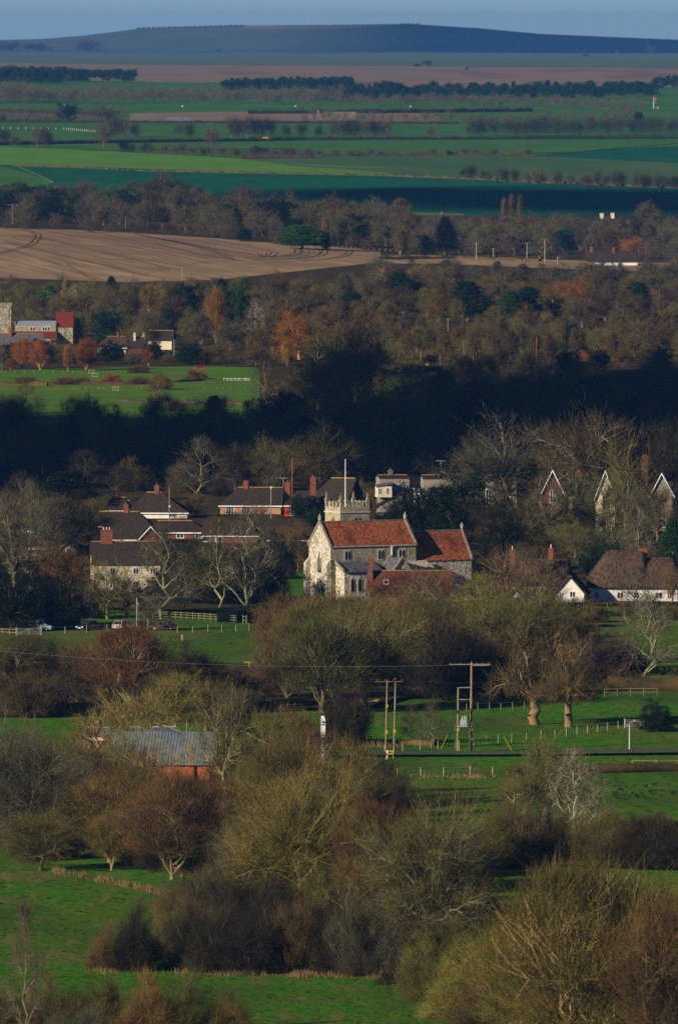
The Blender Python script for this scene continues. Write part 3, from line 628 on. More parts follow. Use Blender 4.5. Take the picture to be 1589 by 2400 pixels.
for i0, i1 in ((0, 1), (1, 2), (2, 3), (3, 4), (4, 5), (5, 6), (8, 9)):
    A, B = rs(RL[i0][0]), rs(RL[i1][0])
    for f in (.14, .28, .42, .56, .7, .86): FR.append(([tuple(v) for v in A*(1-f)+B*f], .22+.1*(int(f*100) % 3)))
ruts(RL+FR, '')
# ---- light
SUN_EL, SUN_AZ = R(19.0), math.radians(180+72)      # where the sun stands: low on the left, a little behind the viewer
# direction towards the sun
sd = Vector((-math.cos(SUN_EL)*math.cos(R(40)), -math.cos(SUN_EL)*math.sin(R(40)), math.sin(SUN_EL)))
sun = bpy.data.lights.new('sun', 'SUN'); sun.energy = 5.0; sun.angle = R(.55); sun.color = (1.0, .86, .66)
so = bpy.data.objects.new('sun', sun); COL.objects.link(so); so.rotation_euler = sd.to_track_quat('Z', 'Y').to_euler()
w = bpy.data.worlds.new('World'); sc.world = w; w.use_nodes = True; nt = w.node_tree; nt.nodes.clear()
wo = nd(nt, 'ShaderNodeOutputWorld'); bg = nd(nt, 'ShaderNodeBackground'); sk = nd(nt, 'ShaderNodeTexSky')
sk.sky_type = 'NISHITA'; sk.sun_disc = False; sk.sun_elevation = SUN_EL; sk.sun_rotation = math.atan2(sd.x, sd.y)
sk.altitude = 150; sk.air_density = .5; sk.dust_density = 0; sk.ozone_density = 5.0
bg.inputs['Strength'].default_value = .05
nt.links.new(sk.outputs[0], bg.inputs[0]); nt.links.new(bg.outputs[0], wo.inputs[0])
# ---- clouds out to the left, drifting across the sun: they drop the shade on the land
def cloud(poly, alt, seed, thick=60):
    P = hit([p[0] for p in poly], [p[1] for p in poly]); k = alt/sd.z
    Q = P[:, :2]+np.array([sd.x, sd.y])*k
    # closed shape: radial sampling about the centroid
    c = Q.mean(0); g = np.random.default_rng(seed); ns, nr = 72, 12
    seg = []
    for i in range(len(Q)):
        a, b = Q[i], Q[(i+1) % len(Q)]; m = max(1, int(np.linalg.norm(b-a)/30)); seg += [a+(b-a)*t/m for t in range(m)]
    seg = np.array(seg); n = len(seg); V = []; ns = n
    for lay, sg in ((0, 1), (1, -1)):
        for r in range(nr+1):
            u = r/nr; q = c+(seg-c)*u
            zz = math.sqrt(max(0, 1-u*u))*thick*(1 if sg > 0 else .35)
            nz = np.sin(q[:, 0]/41.0+seed)*np.cos(q[:, 1]/53.0)*.35+np.sin(q[:, 0]/17.0)*np.sin(q[:, 1]/21.0+seed)*.2
            V.append(np.stack([q[:, 0], q[:, 1], alt+sg*zz*(1+nz)], 1))
    V = np.concatenate(V); T = []
    for lay in (0, 1):
        for r in range(nr):
            b = (lay*(nr+1)+r)*ns
            for i in range(ns):
                j = (i+1) % ns; q = (b+i, b+j, b+ns+j, b+ns+i); T.append(q if lay == 0 else q[::-1])
    me = mesh_np('cloud', V, T); me.materials.append(M['cloudm'])
    o = bpy.data.objects.new('cloud', me); COL.objects.link(o); tag(o, kind='structure')
cloud([(-400,965),(100,975),(330,985),(440,1005),(640,1008),(760,985),(870,935),(1000,915),(1250,880),(1400,858),(1900,848),(1900,1162),(1568,1158),(1250,1150),(1080,1115),(1000,1088),(800,1090),(640,1110),(400,1135),(100,1140),(-400,1140)], 620, 1, 30)
cloud([(640,448),(830,436),(1050,430),(1240,436),(1900,440),(1900,505),(1568,492),(1200,486),(1000,479),(800,463),(640,455)], 1900, 2, 40)
cloud([(840,118),(960,88),(1060,56),(1200,66),(1900,88),(2400,90),(2400,121),(1500,121.5),(1000,121)], 6500, 3, 60)
# ---- air
hz = MB().box(-2600, 2600, -300, 31200, -1, 138).build('haze', M['chalk']); tag(hz, 'thin blue haze lying over the vale', 'haze', kind='stuff')
hm = bpy.data.materials.new('haze_air'); hm.use_nodes = True; nt = hm.node_tree; nt.nodes.clear()
ho = nd(nt, 'ShaderNodeOutputMaterial'); pv = nd(nt, 'ShaderNodeVolumePrincipled'); pv.inputs['Density'].default_value = HAZE_D
pv.inputs['Color'].default_value = HAZE_C; pv.inputs['Anisotropy'].default_value = 0.0
nt.links.new(pv.outputs[0], ho.inputs['Volume']); hz.data.materials.clear(); hz.data.materials.append(hm)
# ---- camera
cam = bpy.data.cameras.new('camera'); co = bpy.data.objects.new('camera', cam); COL.objects.link(co)
co.location = (0, 0, CZ); co.rotation_euler = (math.pi/2-PITCH, 0, 0)
cam.sensor_fit = 'HORIZONTAL'; cam.sensor_width = 36; cam.lens = 36*F/W; cam.clip_start = 1; cam.clip_end = 90000
cam.dof.use_dof = True; cam.dof.focus_distance = 1980; cam.dof.aperture_fstop = 2.2
sc.camera = co
sc.view_settings.view_transform = 'Standard'; sc.view_settings.look = 'None'; sc.view_settings.exposure = EXPO; sc.view_settings.gamma = 1
sc.cycles.use_denoising = False; sc.cycles.max_bounces = 4; sc.cycles.diffuse_bounces = 2; sc.cycles.glossy_bounces = 2; sc.cycles.volume_bounces = 1; sc.cycles.transparent_max_bounces = 6
# ------------------------------------------------------------- vegetation, near to far
T = tree
# foreground
fg = 'at the front of the picture'
T('wil', 1370, 2500, 500, 430, 'ochre', fg, label='huge copper-brown bare willow filling the lower right corner, its crown domed')
T('wil', 1560, 2520, 420, 330, 'russet', fg, label='rust-orange bare willow cut off by the right edge, in front of the domed willow')
T('wil', 1210, 2450, 330, 260, 'yellow', fg, label='mustard-yellow bare tree on the left flank of the huge copper-brown willow')
T('wil', 1480, 2420, 360, 300, 'brown', fg, label='brown bare willow just behind the rust-orange willow on the right edge')
T('oak', 1280, 2400, 250, 260, 'olive', fg, label='dull olive bare tree low in front of the huge copper-brown willow')
T('oak', 985, 2245, 390, 310, 'olive', fg, bark=(.36,.33,.22), label='large olive bare tree with a pale forked trunk, right of centre at the front')
T('wil', 865, 2160, 300, 190, 'russet', fg, label='reddish-brown bare tree rising behind the olive tree with the pale forked trunk')
T('oak', 690, 2140, 360, 290, 'yellow', fg, bark=(.40,.33,.11), label='broad lichen-yellow bare tree with golden branches, low centre of the picture')
T('oak', 590, 2130, 230, 190, 'grey', fg, label='greyish bare tree against the left side of the lichen-yellow tree')
T('thin', 800, 2230, 250, 150, 'olive', fg, label='thin olive bare tree between the lichen-yellow tree and the large olive tree')
T('wil', 250, 1995, 195, 230, 'ochre', fg, label='ochre-brown upswept willow below the left end of the brick barn')
T('wil', 400, 2035, 235, 250, 'russet', fg, bark=(.36,.30,.16), label='russet willow with pale forking stems at the field corner, below the barn')
T('wil', 320, 1985, 175, 200, 'brown', fg, label='brown willow squeezed between the ochre and the russet willow')
T('wil', 500, 1990, 180, 200, 'brown', fg, label='brown willow right of the russet willow, below the barn doorway')
T('oak', 560, 1950, 140, 190, 'ochre', fg, label='ochre spreading bare tree below the right end of the barn')
T('oak', 660, 1960, 260, 180, 'olive', fg, label='olive bare tree right of the barn, behind the lichen-yellow tree')
T('oak', 55, 1990, 300, 240, 'grey', fg, bark=(.30,.28,.17), label='grey bare tree with crooked pale limbs by the left edge, level with the barn')
T('oak', 150, 1965, 200, 170, 'grey', fg, label='grey-brown bare tree right of the crooked grey tree by the left edge')
T('oak', 90, 2015, 130, 170, 'olive', fg, label='low olive thicket tree at the foot of the crooked grey tree')
T('thin', 56, 2430, 350, 100, 'grey', fg, bark=(.34,.26,.18), label='spindly lone sapling in the bottom left corner')
for x, y, h, w, c in ((505, 2262, 150, 130, 'dark'), (590, 2264, 175, 150, 'dark'), (680, 2262, 165, 150, 'brown'), (760, 2264, 170, 140, 'dark'), (835, 2270, 180, 130, 'grey'), (450, 2150, 130, 130, 'grey'), (520, 2140, 140, 140, 'brown'), (400, 2225, 110, 90, 'olive'), (640, 2180, 140, 150, 'dark'), (730, 2180, 150, 150, 'olive')):
    T('shrub', x, y, h, w, c, 'in the thicket above the bottom meadow')
T('shrub', 250, 2255, 110, 110, 'brown', fg, label='brown leafless bush, left half of the lone clump in the bottom meadow')
T('shrub', 315, 2258, 150, 130, 'dark', fg, label='dark leafless bush, right half of the lone clump in the bottom meadow')
for x, y, h, w, c in ((20, 2400, 110, 120, 'olive'), (130, 2420, 150, 150, 'brown'), (235, 2420, 140, 150, 'olive'), (340, 2430, 170, 150, 'ochre'), (430, 2430, 165, 140, 'olive'), (520, 2430, 130, 130, 'brown'), (180, 2440, 100, 130, 'grey'), (1000, 2330, 150, 150, 'olive'), (1075, 2370, 170, 170, 'yellow'), (1130, 2420, 160, 190, 'brown'), (930, 2290, 90, 100, 'dark')):
    T('shrub', x, y, h, w, c, 'along the bottom edge of the picture')
def scatter(kinds, band, n, hm, cols, reg, seed, wr=(.8, 1.3)):
    g = random.Random(seed); xs = [b[0] for b in band]
    for i in range(n):
        x = xs[0]+(xs[-1]-xs[0])*(i+g.random())/n; u = (i*.618+g.uniform(0, .2)) % 1
        y = np.interp(x, xs, [b[1] for b in band])*(1-u)+np.interp(x, xs, [b[2] for b in band])*u
        h = g.uniform(*hm); T(g.choice(kinds), x, y, h, h*g.uniform(*wr), g.choice(cols), reg)
scatter(['wil', 'oak', 'wil'], [(130, 1930, 1990), (560, 1950, 2020)], 12, (90, 135), ['brown', 'olive', 'ochre', 'olive'], 'massed below the barn', 21, (.6, .9))
scatter(['wil', 'oak'], [(560, 1880, 2080), (860, 1900, 2120)], 10, (130, 210), ['olive', 'ochre', 'brown'], 'massed below the feather flag', 22, (.6, .9))
scatter(['shrub', 'shrub', 'wil', 'oak'], [(-20, 1880, 2005), (300, 1890, 2020), (560, 1900, 2060)], 24, (70, 150), ['brown', 'brown', 'olive', 'grey', 'dark', 'ochre'], 'in the thicket below the barn', 1)
scatter(['shrub', 'shrub', 'oak'], [(560, 1920, 2140), (830, 1930, 2180)], 16, (90, 170), ['brown', 'dark', 'olive', 'ochre', 'grey'], 'in the thicket below the feather flag', 2)
scatter(['shrub', 'shrub', 'oak'], [(830, 1980, 2250), (1120, 2020, 2290)], 16, (80, 160), ['olive', 'dark', 'olive', 'grey', 'brown'], 'about the large olive tree', 3)
scatter(['shrub', 'shrub'], [(400, 2180, 2258), (840, 2190, 2266)], 12, (90, 150), ['brown', 'dark', 'dark', 'grey'], 'in the thicket above the bottom meadow', 4)
scatter(['shrub', 'oak', 'wil'], [(560, 1850, 1940), (860, 1850, 1960)], 12, (80, 150), ['olive', 'ochre', 'brown'], 'below the road, left of the open field', 5)
scatter(['shrub', 'oak', 'wil'], [(-20, 1600, 1655), (600, 1610, 1650)], 20, (50, 95), ['brown', 'dark', 'olive', 'grey', 'ochre'], 'between the barn and the parked cars', 6)
scatter(['shrub', 'oak', 'wil'], [(650, 1480, 1630), (1150, 1450, 1620)], 20, (60, 130), ['brown', 'dark', 'olive', 'ochre', 'russet'], 'in the clump below the church', 7)
scatter(['shrub', 'oak'], [(1120, 1450, 1590), (1340, 1450, 1590)], 12, (60, 110), ['olive', 'dark', 'grey', 'brown'], 'below the thatched cottages', 8)
scatter(['shrub', 'oak', 'ev', 'yew'], [(-20, 1205, 1420), (300, 1290, 1410), (700, 1300, 1330)], 36, (26, 55), ['brown', 'dark', 'deep green', 'black-green', 'olive'], 'in the gardens left of the church', 9)
scatter(['shrub', 'oak', 'ev', 'thin'], [(850, 1190, 1230), (1120, 1180, 1340), (1600, 1190, 1340)], 34, (30, 80), ['olive', 'dark', 'deep green', 'brown', 'grey'], 'in the grounds right of the church', 10)
scatter(['shrub', 'oaks'], [(700, 1420, 1450), (1560, 1415, 1440)], 20, (22, 50), ['brown', 'russet', 'olive', 'ochre'], 'along the lane before the church', 11)
scatter(['oak', 'shrub', 'thin'], [(-20, 1120, 1185), (500, 1110, 1160), (900, 1080, 1130), (1600, 1070, 1150)], 36, (50, 110), ['dark', 'olive', 'grey', 'brown', 'dark'], 'on the bank behind the village', 12)
# right foreground hedge band
for i, (x, y, h, w, c) in enumerate(((1140, 2012, 120, 120, 'olive'), (1195, 2000, 130, 120, 'brown'), (1250, 1990, 110, 130, 'dark'), (1305, 1995, 110, 120, 'brown'), (1365, 2000, 120, 120, 'olive'), (1420, 2005, 110, 130, 'brown'), (1475, 2010, 115, 120, 'dark'), (1530, 2012, 120, 130, 'dark'), (1580, 2012, 120, 120, 'brown'), (1180, 1940, 60, 90, 'brown'), (1400, 1960, 70, 100, 'dark'), (1500, 1965, 80, 100, 'brown'))):
    T('shrub', x, y, h, w, c, 'in the bank below the birds')
mr = 'in the bushy bank'
T('thin', 1190, 1950, 190, 110, 'olive', mr, label='slender olive tree at the left end of the bushy bank under the birds')
T('pol', 1256, 1925, 215, 190, 'olive', mr, bark=(.36,.26,.16), label='stout-trunked bare tree standing out of the bushy bank below the road')
T('thin', 1325, 1950, 220, 140, 'pale', mr, bark=(.6,.56,.42), label='white-limbed bare tree right of the stout-trunked tree in the bushy bank')
T('thin', 1375, 1950, 180, 100, 'pale', mr, bark=(.6,.56,.42), label='thin white-stemmed tree, rightmost of the trees on the bushy bank')
# around the barn
ba = 'around the brick barn'
T('oaks', 520, 1870, 280, 150, 'olive', ba, bark=(.42,.38,.2), label='bare olive tree standing in front of the right end of the brick barn')
T('oaks', 310, 1810, 215, 210, 'yellow', ba, bark=(.45,.38,.15), label='lichen-yellow bare tree behind the left end of the corrugated barn roof')
T('oaks', 230, 1830, 200, 190, 'ochre', ba, label='ochre bare tree left of the corrugated barn roof')
T('wils', 290, 1865, 140, 150, 'brown', ba, label='brown bare tree hiding the left part of the barn wall')
T('wils', 390, 1900, 90, 130, 'ochre', ba, label='ochre bush-like tree in front of the middle of the barn wall')
T('wils', 200, 1890, 160, 150, 'brown', ba, label='brown upswept tree in front of the far left end of the barn')
T('oaks', 285, 1880, 200, 130, 'olive', ba, label='sparse olive tree screening the left part of the corrugated roof'); T('oaks', 360, 1885, 165, 120, 'ochre', ba, label='sparse ochre tree screening the middle of the corrugated roof'); T('oaks', 130, 1870, 170, 160, 'olive', ba, label='olive bare tree in the yard left of the barn')
T('oaks', 20, 1850, 180, 160, 'grey', ba, label='grey bare tree on the left edge behind the crooked grey tree')
T('thin', 610, 1850, 210, 120, 'olive', ba, label='thin olive tree just right of the brick barn')
T('thin', 660, 1850, 220, 120, 'russet', ba, label='thin russet tree left of the white feather flag')
T('wils', 720, 1870, 190, 120, 'russet', ba, bark=(.5,.4,.28), label='russet bare tree with pale stems beneath the white feather flag')

T('ev', 612, 1760, 85, 70, 'bright green', ba, label='small bright green bush between the barn and the feather flag')
T('shrub', 800, 1880, 90, 110, 'ochre', ba, label='ochre bush left of the dark round bush below the road')
T('shrub', 880, 1890, 115, 130, 'dark', ba, label='dark round leafless bush below the yellow road sign')
T('shrub', 750, 1950, 130, 140, 'ochre', ba, label='ochre bush below the white feather flag')

# rows north of the barn
for x, y, h, w, k, c in ((30, 1640, 170, 150, 'oak', 'brown'), (110, 1625, 160, 150, 'oak', 'dark'), (180, 1640, 150, 140, 'oak', 'brown'), (240, 1640, 150, 130, 'oak', 'russet'), (440, 1640, 150, 140, 'oak', 'dark'), (500, 1640, 90, 120, 'oak', 'brown'), (560, 1645, 80, 120, 'oak', 'dark'), (60, 1660, 100, 100, 'shrub', 'brown'), (370, 1670, 110, 110, 'shrub', 'brown'), (340, 1610, 110, 130, 'oak', 'dark'), (620, 1620, 70, 100, 'oak', 'brown')):
    T(k, x, y, h, w, c, 'between the barn and the parked cars')
T('wil', 300, 1655, 210, 190, 'russet', '', bark=(.55,.45,.3), label='tall upswept russet tree with pale stems, above the left end of the barn')
T('oak', 405, 1700, 140, 120, 'yellow', '', bark=(.5,.42,.16), label='mustard bare tree on the hedge line above the corrugated roof')
T('oak', 475, 1690, 130, 110, 'olive', '', bark=(.4,.36,.2), label='olive bare tree right of the mustard tree above the corrugated roof')
T('oak', 540, 1720, 130, 100, 'grey', '', label='grey bare tree above the right end of the corrugated roof')
T('shrub', 700, 1720, 70, 80, 'olive', '', label='olive bush by the rail fence above the feather flag')
T('shrub', 800, 1725, 130, 110, 'dark', '', label='dark bush left of the pair of plain power poles')
T('thin', 952, 1722, 95, 60, 'grey', '', label='small bare tree, left of the two in the field by the power poles')
T('thin', 998, 1730, 110, 75, 'grey', '', label='slightly larger bare tree, right of the two in the field by the power poles')
T('yew', 1522, 1692, 75, 95, 'deep green', '', label='squat dark holly bush in the field by the right edge')
# the big clump below the church
cc = 'in the clump below the church'
T('wil', 665, 1625, 180, 150, 'brown', cc); T('wil', 745, 1650, 215, 190, 'olive', cc, bark=(.30,.25,.16)); T('oak', 800, 1600, 190, 180, 'olive', cc); T('oak', 840, 1640, 235, 220, 'olive', cc, bark=(.4,.38,.24))
T('wil', 700, 1560, 150, 140, 'olive', cc); T('oak', 900, 1570, 190, 170, 'brown', cc); T('oak', 950, 1580, 180, 150, 'olive', cc); T('oak', 790, 1560, 180, 160, 'brown', cc)
T('shrub', 1040, 1620, 170, 160, 'dark', cc); T('shrub', 1095, 1610, 140, 110, 'dark', cc); T('oak', 1060, 1560, 130, 120, 'brown', cc); T('oak', 1000, 1520, 130, 130, 'brown', cc)
T('oak', 1165, 1575, 210, 190, 'olive', cc); T('oak', 1225, 1560, 190, 170, 'brown', cc); T('oak', 1110, 1520, 150, 130, 'olive', cc); T('oak', 1290, 1540, 160, 140, 'olive', cc); T('shrub', 1150, 1610, 100, 110, 'dark', cc)
T('oak', 1340, 1560, 120, 120, 'brown', cc); T('shrub', 1390, 1585, 110, 120, 'purple', cc); T('shrub', 690, 1500, 110, 130, 'ochre', cc); T('oak', 760, 1490, 110, 130, 'brown', cc); T('oak', 860, 1490, 100, 130, 'ochre', cc)
T('oak', 930, 1500, 100, 120, 'olive', cc)
T('pol', 1238, 1676, 235, 175, 'brown', '', bark=(.42,.28,.16), label='left of the two pollards with fat orange-brown trunks in the green field')
T('pol', 1318, 1682, 200, 150, 'brown', '', bark=(.42,.28,.16), label='right of the two pollards with fat orange-brown trunks in the green field')
T('thin', 1500, 1585, 220, 150, 'pale', '', bark=(.42,.38,.26), label='sparse pale tree alone on the slope below the big thatched cottage')
T('shrub', 1440, 1560, 70, 110, 'purple', '', label='purplish bush at the foot of the sparse pale tree')
# village trees
vl = 'among the houses left of the church'
T('oaks', 25, 1390, 270, 150, 'grey', vl); T('thin', 75, 1370, 260, 100, 'grey', vl); T('wil', 130, 1300, 150, 110, 'grey', vl); T('oak', 190, 1290, 130, 120, 'dark', vl); T('oak', 150, 1390, 130, 150, 'russet', vl)
T('thin', 375, 1432, 215, 190, 'grey', vl, bark=(.40,.35,.22)); T('oaks', 300, 1425, 110, 130, 'brown', vl)
T('thin', 503, 1412, 220, 95, 'olive', '', bark=(.46,.42,.22), label='tall thin pale-trunked tree, left one of the pair before the long dark roofs')
T('thin', 572, 1420, 250, 150, 'grey', '', bark=(.42,.40,.30), label='tall thin pale-trunked tree, right one of the pair before the long dark roofs')
T('oaks', 250, 1432, 140, 110, 'olive', vl); T('oaks', 180, 1450, 95, 80, 'grey', vl); T('oaks', 345, 1460, 90, 90, 'grey', vl); T('thin', 430, 1420, 130, 110, 'brown', vl)
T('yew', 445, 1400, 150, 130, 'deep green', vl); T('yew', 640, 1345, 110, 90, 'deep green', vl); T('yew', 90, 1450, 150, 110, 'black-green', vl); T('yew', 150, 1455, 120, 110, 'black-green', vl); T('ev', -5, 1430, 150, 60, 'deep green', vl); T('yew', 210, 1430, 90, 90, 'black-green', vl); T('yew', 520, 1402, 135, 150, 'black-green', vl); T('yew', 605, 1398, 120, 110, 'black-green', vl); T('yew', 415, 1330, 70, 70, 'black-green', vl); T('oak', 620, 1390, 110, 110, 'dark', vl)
T('yew', 30, 1460, 120, 110, 'black-green', vl); T('oak', 690, 1330, 120, 70, 'russet', vl)
T('oak', 160, 1200, 80, 110, 'brown', vl); T('oak', 215, 1215, 60, 80, 'brown', vl); T('oak', 80, 1215, 70, 80, 'dark', vl); T('oak', 455, 1200, 60, 60, 'brown', vl); T('oaks', 600, 1225, 60, 60, 'brown', vl); T('ev', 700, 1205, 60, 70, 'deep green', vl)
T('oak', 790, 1185, 70, 90, 'dark', vl); T('ev', 735, 1225, 50, 60, 'deep green', vl); T('thin', 650, 1290, 70, 50, 'russet', vl)
bh = 'on the bank behind the village'
T('oak', 745, 1135, 150, 145, 'olive', bh); T('oak', 625, 1130, 115, 100, 'olive', bh); T('thin', 465, 1150, 140, 130, 'grey', bh); T('oak', 545, 1140, 110, 90, 'dark', bh); T('wil', 925, 1085, 115, 100, 'olive', bh); T('wil', 1030, 1095, 140, 110, 'grey', bh)
T('oak', 870, 1090, 110, 90, 'olive', bh); T('thin', 1010, 1150, 70, 50, 'olive', bh); T('oak', 110, 1130, 100, 110, 'dark', bh); T('ced', 160, 1200, 110, 120, 'black-green', bh); T('con', 490, 1090, 110, 60, 'black-green', bh); T('oak', 330, 1120, 80, 90, 'dark', bh); T('oak', 845, 1175, 60, 60, 'olive', bh)
ch = 'in front of the church'
T('oaks', 975, 1425, 110, 140, 'russet', ch, bark=(.36,.28,.2)); T('oaks', 1015, 1430, 120, 110, 'brown', ch, bark=(.36,.28,.2)); T('thin', 1110, 1440, 115, 120, 'yellow', ch, bark=(.62,.5,.14)); T('oaks', 1075, 1440, 60, 80, 'yellow', ch); T('oaks', 800, 1385, 65, 60, 'brown', ch)
T('wils', 740, 1440, 60, 90, 'russet', ch); T('wils', 810, 1450, 70, 110, 'brown', ch); T('wils', 890, 1450, 60, 90, 'olive', ch); T('thin', 760, 1385, 80, 70, 'brown', ch); T('oaks', 960, 1460, 70, 110, 'brown', ch); T('shrub', 1040, 1465, 60, 100, 'ochre', ch)
th = 'around the thatched cottages'
T('oaks', 1180, 1425, 150, 110, 'russet', th, bark=(.36,.28,.2)); T('oaks', 1240, 1430, 120, 120, 'brown', th); T('oaks', 1235, 1350, 90, 80, 'russet', th); T('oaks', 1160, 1370, 100, 90, 'russet', th); T('thin', 1210, 1400, 150, 100, 'grey', th); T('oaks', 1150, 1470, 100, 120, 'olive', th); T('oaks', 1220, 1480, 100, 130, 'grey', th)
T('oaks', 1420, 1395, 65, 80, 'olive', th); T('ev', 1405, 1388, 45, 50, 'deep green', th); T('thin', 1475, 1420, 115, 100, 'grey', th); T('oaks', 1330, 1420, 40, 60, 'olive', th); T('oaks', 1555, 1400, 90, 70, 'russet', th); T('oaks', 1340, 1310, 80, 70, 'brown', th); T('shrub', 1290, 1450, 60, 90, 'olive', th); T('shrub', 1360, 1440, 40, 60, 'ochre', th)
T('yew', 965, 1272, 145, 150, 'black-green', '', label='black-green yew, left of the great pair behind the chancel roof')
T('yew', 1068, 1275, 190, 180, 'black-green', '', label='taller black-green yew, right of the great pair behind the chancel roof')
T('yew', 905, 1240, 70, 80, 'black-green', '', label='lower dark bush between the church tower and the great yews')
wr = 'in front of the gabled villa'
T('oak', 1175, 1195, 215, 240, 'grey', wr); T('oak', 1105, 1160, 160, 120, 'olive', wr); T('oak', 1360, 1215, 250, 220, 'brown', wr, bark=(.4,.36,.26)); T('oaks', 1450, 1250, 230, 130, 'olive', wr); T('oak', 1545, 1215, 235, 150, 'dark', wr); T('oak', 1225, 1290, 120, 170, 'olive', wr); T('oak', 1150, 1290, 130, 130, 'dark', wr)
T('oaks', 1400, 1258, 150, 120, 'grey', wr); T('oaks', 1515, 1262, 140, 110, 'brown', wr); T('oaks', 1275, 1262, 165, 120, 'grey', wr); T('thin', 1335, 1262, 170, 90, 'olive', wr); T('oak', 1320, 1262, 110, 100, 'dark', wr); T('yew', 1195, 1325, 140, 140, 'black-green', wr); T('yew', 1130, 1340, 120, 90, 'black-green', wr); T('yew', 1260, 1250, 90, 80, 'black-green', wr); T('thin', 1475, 1320, 180, 110, 'grey', wr); T('thin', 1420, 1310, 170, 90, 'olive', wr); T('oak', 1330, 1300, 90, 110, 'olive', wr); T('con', 1555, 1330, 130, 70, 'green', wr); T('oak', 1300, 1250, 60, 90, 'dark', wr); T('oak', 1490, 1240, 120, 110, 'dark', wr); T('oak', 1380, 1290, 90, 110, 'dark', wr); T('oak', 1270, 1290, 60, 90, 'russet', wr)
# the two dark woods under the cloud shadow
wood_ = []
T('ev', 670, 1010, 105, 80, 'black-green', '', label='ivy-clad dark tree at the right end of the sunlit paddock')
# paddock edge trees
pd = 'beside the sunlit paddock'
T('thin', 616, 940, 125, 85, 'grey', pd, bark=(.4,.34,.2)); T('oak', 735, 965, 130, 120, 'ochre', pd); T('oak', 825, 935, 180, 120, 'olive', pd, bark=(.4,.38,.2)); T('oak', 775, 940, 150, 110, 'olive', pd); T('thin', 60, 960, 90, 70, 'brown', pd); T('thin', 367, 940, 80, 60, 'brown', pd); T('thin', 740, 940, 100, 70, 'pale', pd)
T('oak', 870, 915, 110, 80, 'ochre', pd); T('thin', 575, 1000, 75, 60, 'yellow', pd); T('oak', 690, 930, 80, 70, 'brown', pd); T('shrub', 490, 985, 40, 60, 'olive', pd); T('thin', 500, 985, 60, 40, 'olive', pd); T('shrub', 620, 1000, 50, 50, 'olive', pd)
T('shrub', 30, 990, 70, 90, 'ochre', pd); T('oak', 212, 985, 70, 70, 'dark', pd); T('thin', 270, 985, 50, 40, 'olive', pd)
for x, y, h, w, c in ((150, 893, 22, 50, 'russet'), (260, 890, 24, 55, 'red'), (190, 890, 18, 40, 'russet'), (320, 892, 22, 50, 'russet'), (455, 880, 24, 55, 'russet'), (60, 892, 22, 60, 'brown'), (370, 905, 40, 50, 'ochre'), (405, 955, 30, 40, 'russet')):
    T('shrub', x, y, h, w, c, 'in the middle of the sunlit paddock')
# willows by the far church
rw = 'at the top edge of the paddock'
T('wil', 52, 857, 75, 44, 'orange', rw, bark=(.6,.42,.16)); T('wil', 93, 860, 75, 46, 'red', rw, bark=(.6,.42,.16)); T('wil', 157, 862, 62, 22, 'orange', rw, bark=(.6,.42,.16)); T('wil', 200, 860, 75, 46, 'red', rw); T('wil', 25, 858, 30, 22, 'red', rw); T('wil', 342, 850, 48, 24, 'red', rw, bark=(.55,.5,.4)); T('thin', 5, 865, 70, 30, 'grey', rw)
fill('round the white cottages', [(-30, 835, 852), (320, 832, 848), (600, 835, 850)], 22, [('oak', 2), ('ev', 3), ('shrub', 2)], [('brown', 2), ('purple', 1), ('olive', 2)], (5.0, 7.5), (.8, 1.2), 9)
# named trees of the middle wood
T('con', 112, 728, 68, 74, 'bright green', '', label='bright green broad conifer right behind the far stone church')
T('con', 152, 722, 75, 26, 'golden', '', label='golden-green pointed conifer right of the bright green broad conifer')
T('con', 258, 712, 72, 40, 'deep green', '', label='dark pointed conifer against the ploughed field, left side')
T('con', 361, 692, 42, 20, 'deep green', '', label='small narrow dark conifer at the foot of the ploughed field')
T('ev', 175, 790, 60, 40, 'deep green', '', label='dark ivy-green tree touching the end of the far church')
T('thin', 172, 740, 85, 50, 'pale', '', bark=(.7,.66,.55), label='white-barked tree behind the far church chancel')
T('ev', 520, 770, 105, 44, 'green', '', label='ivy-covered green tree, left of the two on the wood edge above the cottages')
T('ev', 556, 765, 105, 44, 'green', '', label='ivy-covered green tree, right of the two on the wood edge above the cottages')
T('wil', 500, 800, 130, 44, 'orange', '', bark=(.4,.3,.2), label='orange-tipped upswept tree left of the ivy-covered pair')
T('thin', 592, 800, 110, 60, 'pale', '', bark=(.55,.52,.42), label='pale bare tree right of the ivy-covered pair')
T('oak', 690, 835, 110, 100, 'orange', '', label='broad orange-brown bare tree in the middle of the wood')
T('wil', 665, 850, 62, 30, 'orange', '', label='small orange-red upright tree at the foot of the orange-brown tree')
T('ced', 1080, 745, 95, 78, 'blue-green', '', label='big blue-green layered pine in the middle wood')
T('ced', 1180, 750, 78, 54, 'green', '', label='smaller yellow-green layered pine right of the big blue-green pine')
T('ced', 1222, 748, 84, 60, 'blue-green', '', label='dark layered pine right of the yellow-green pine')
T('ced', 1475, 735, 82, 58, 'blue-green', '', label='dark layered pine near the right edge of the middle wood')
T('con', 1326, 830, 80, 56, 'deep green', '', label='dark spreading conifer beside the brick gable at the wood edge')
T('oak', 1325, 740, 92, 94, 'orange', '', bark=(.4,.25,.1), label='round orange-leaved oak glowing in the middle wood')
T('ev', 1040, 840, 40, 44, 'deep green', '', label='dark evergreen bush above the orange road sign')
T('ev', 430, 740, 85, 80, 'deep green', '', label='dark leafy tree above the brown-roofed cottage')
T('oak', 440, 700, 60, 60, 'ochre', '', label='ochre bare tree below the foot of the ploughed field')
MW = [('oak', 6), ('wil', 2), ('ev', .8), ('thin', 1)]
MC = [('olive', 4), ('grey', 3), ('brown', 3), ('mauve', 2), ('purple', 1.5), ('ochre', 1), ('russet', 1)]
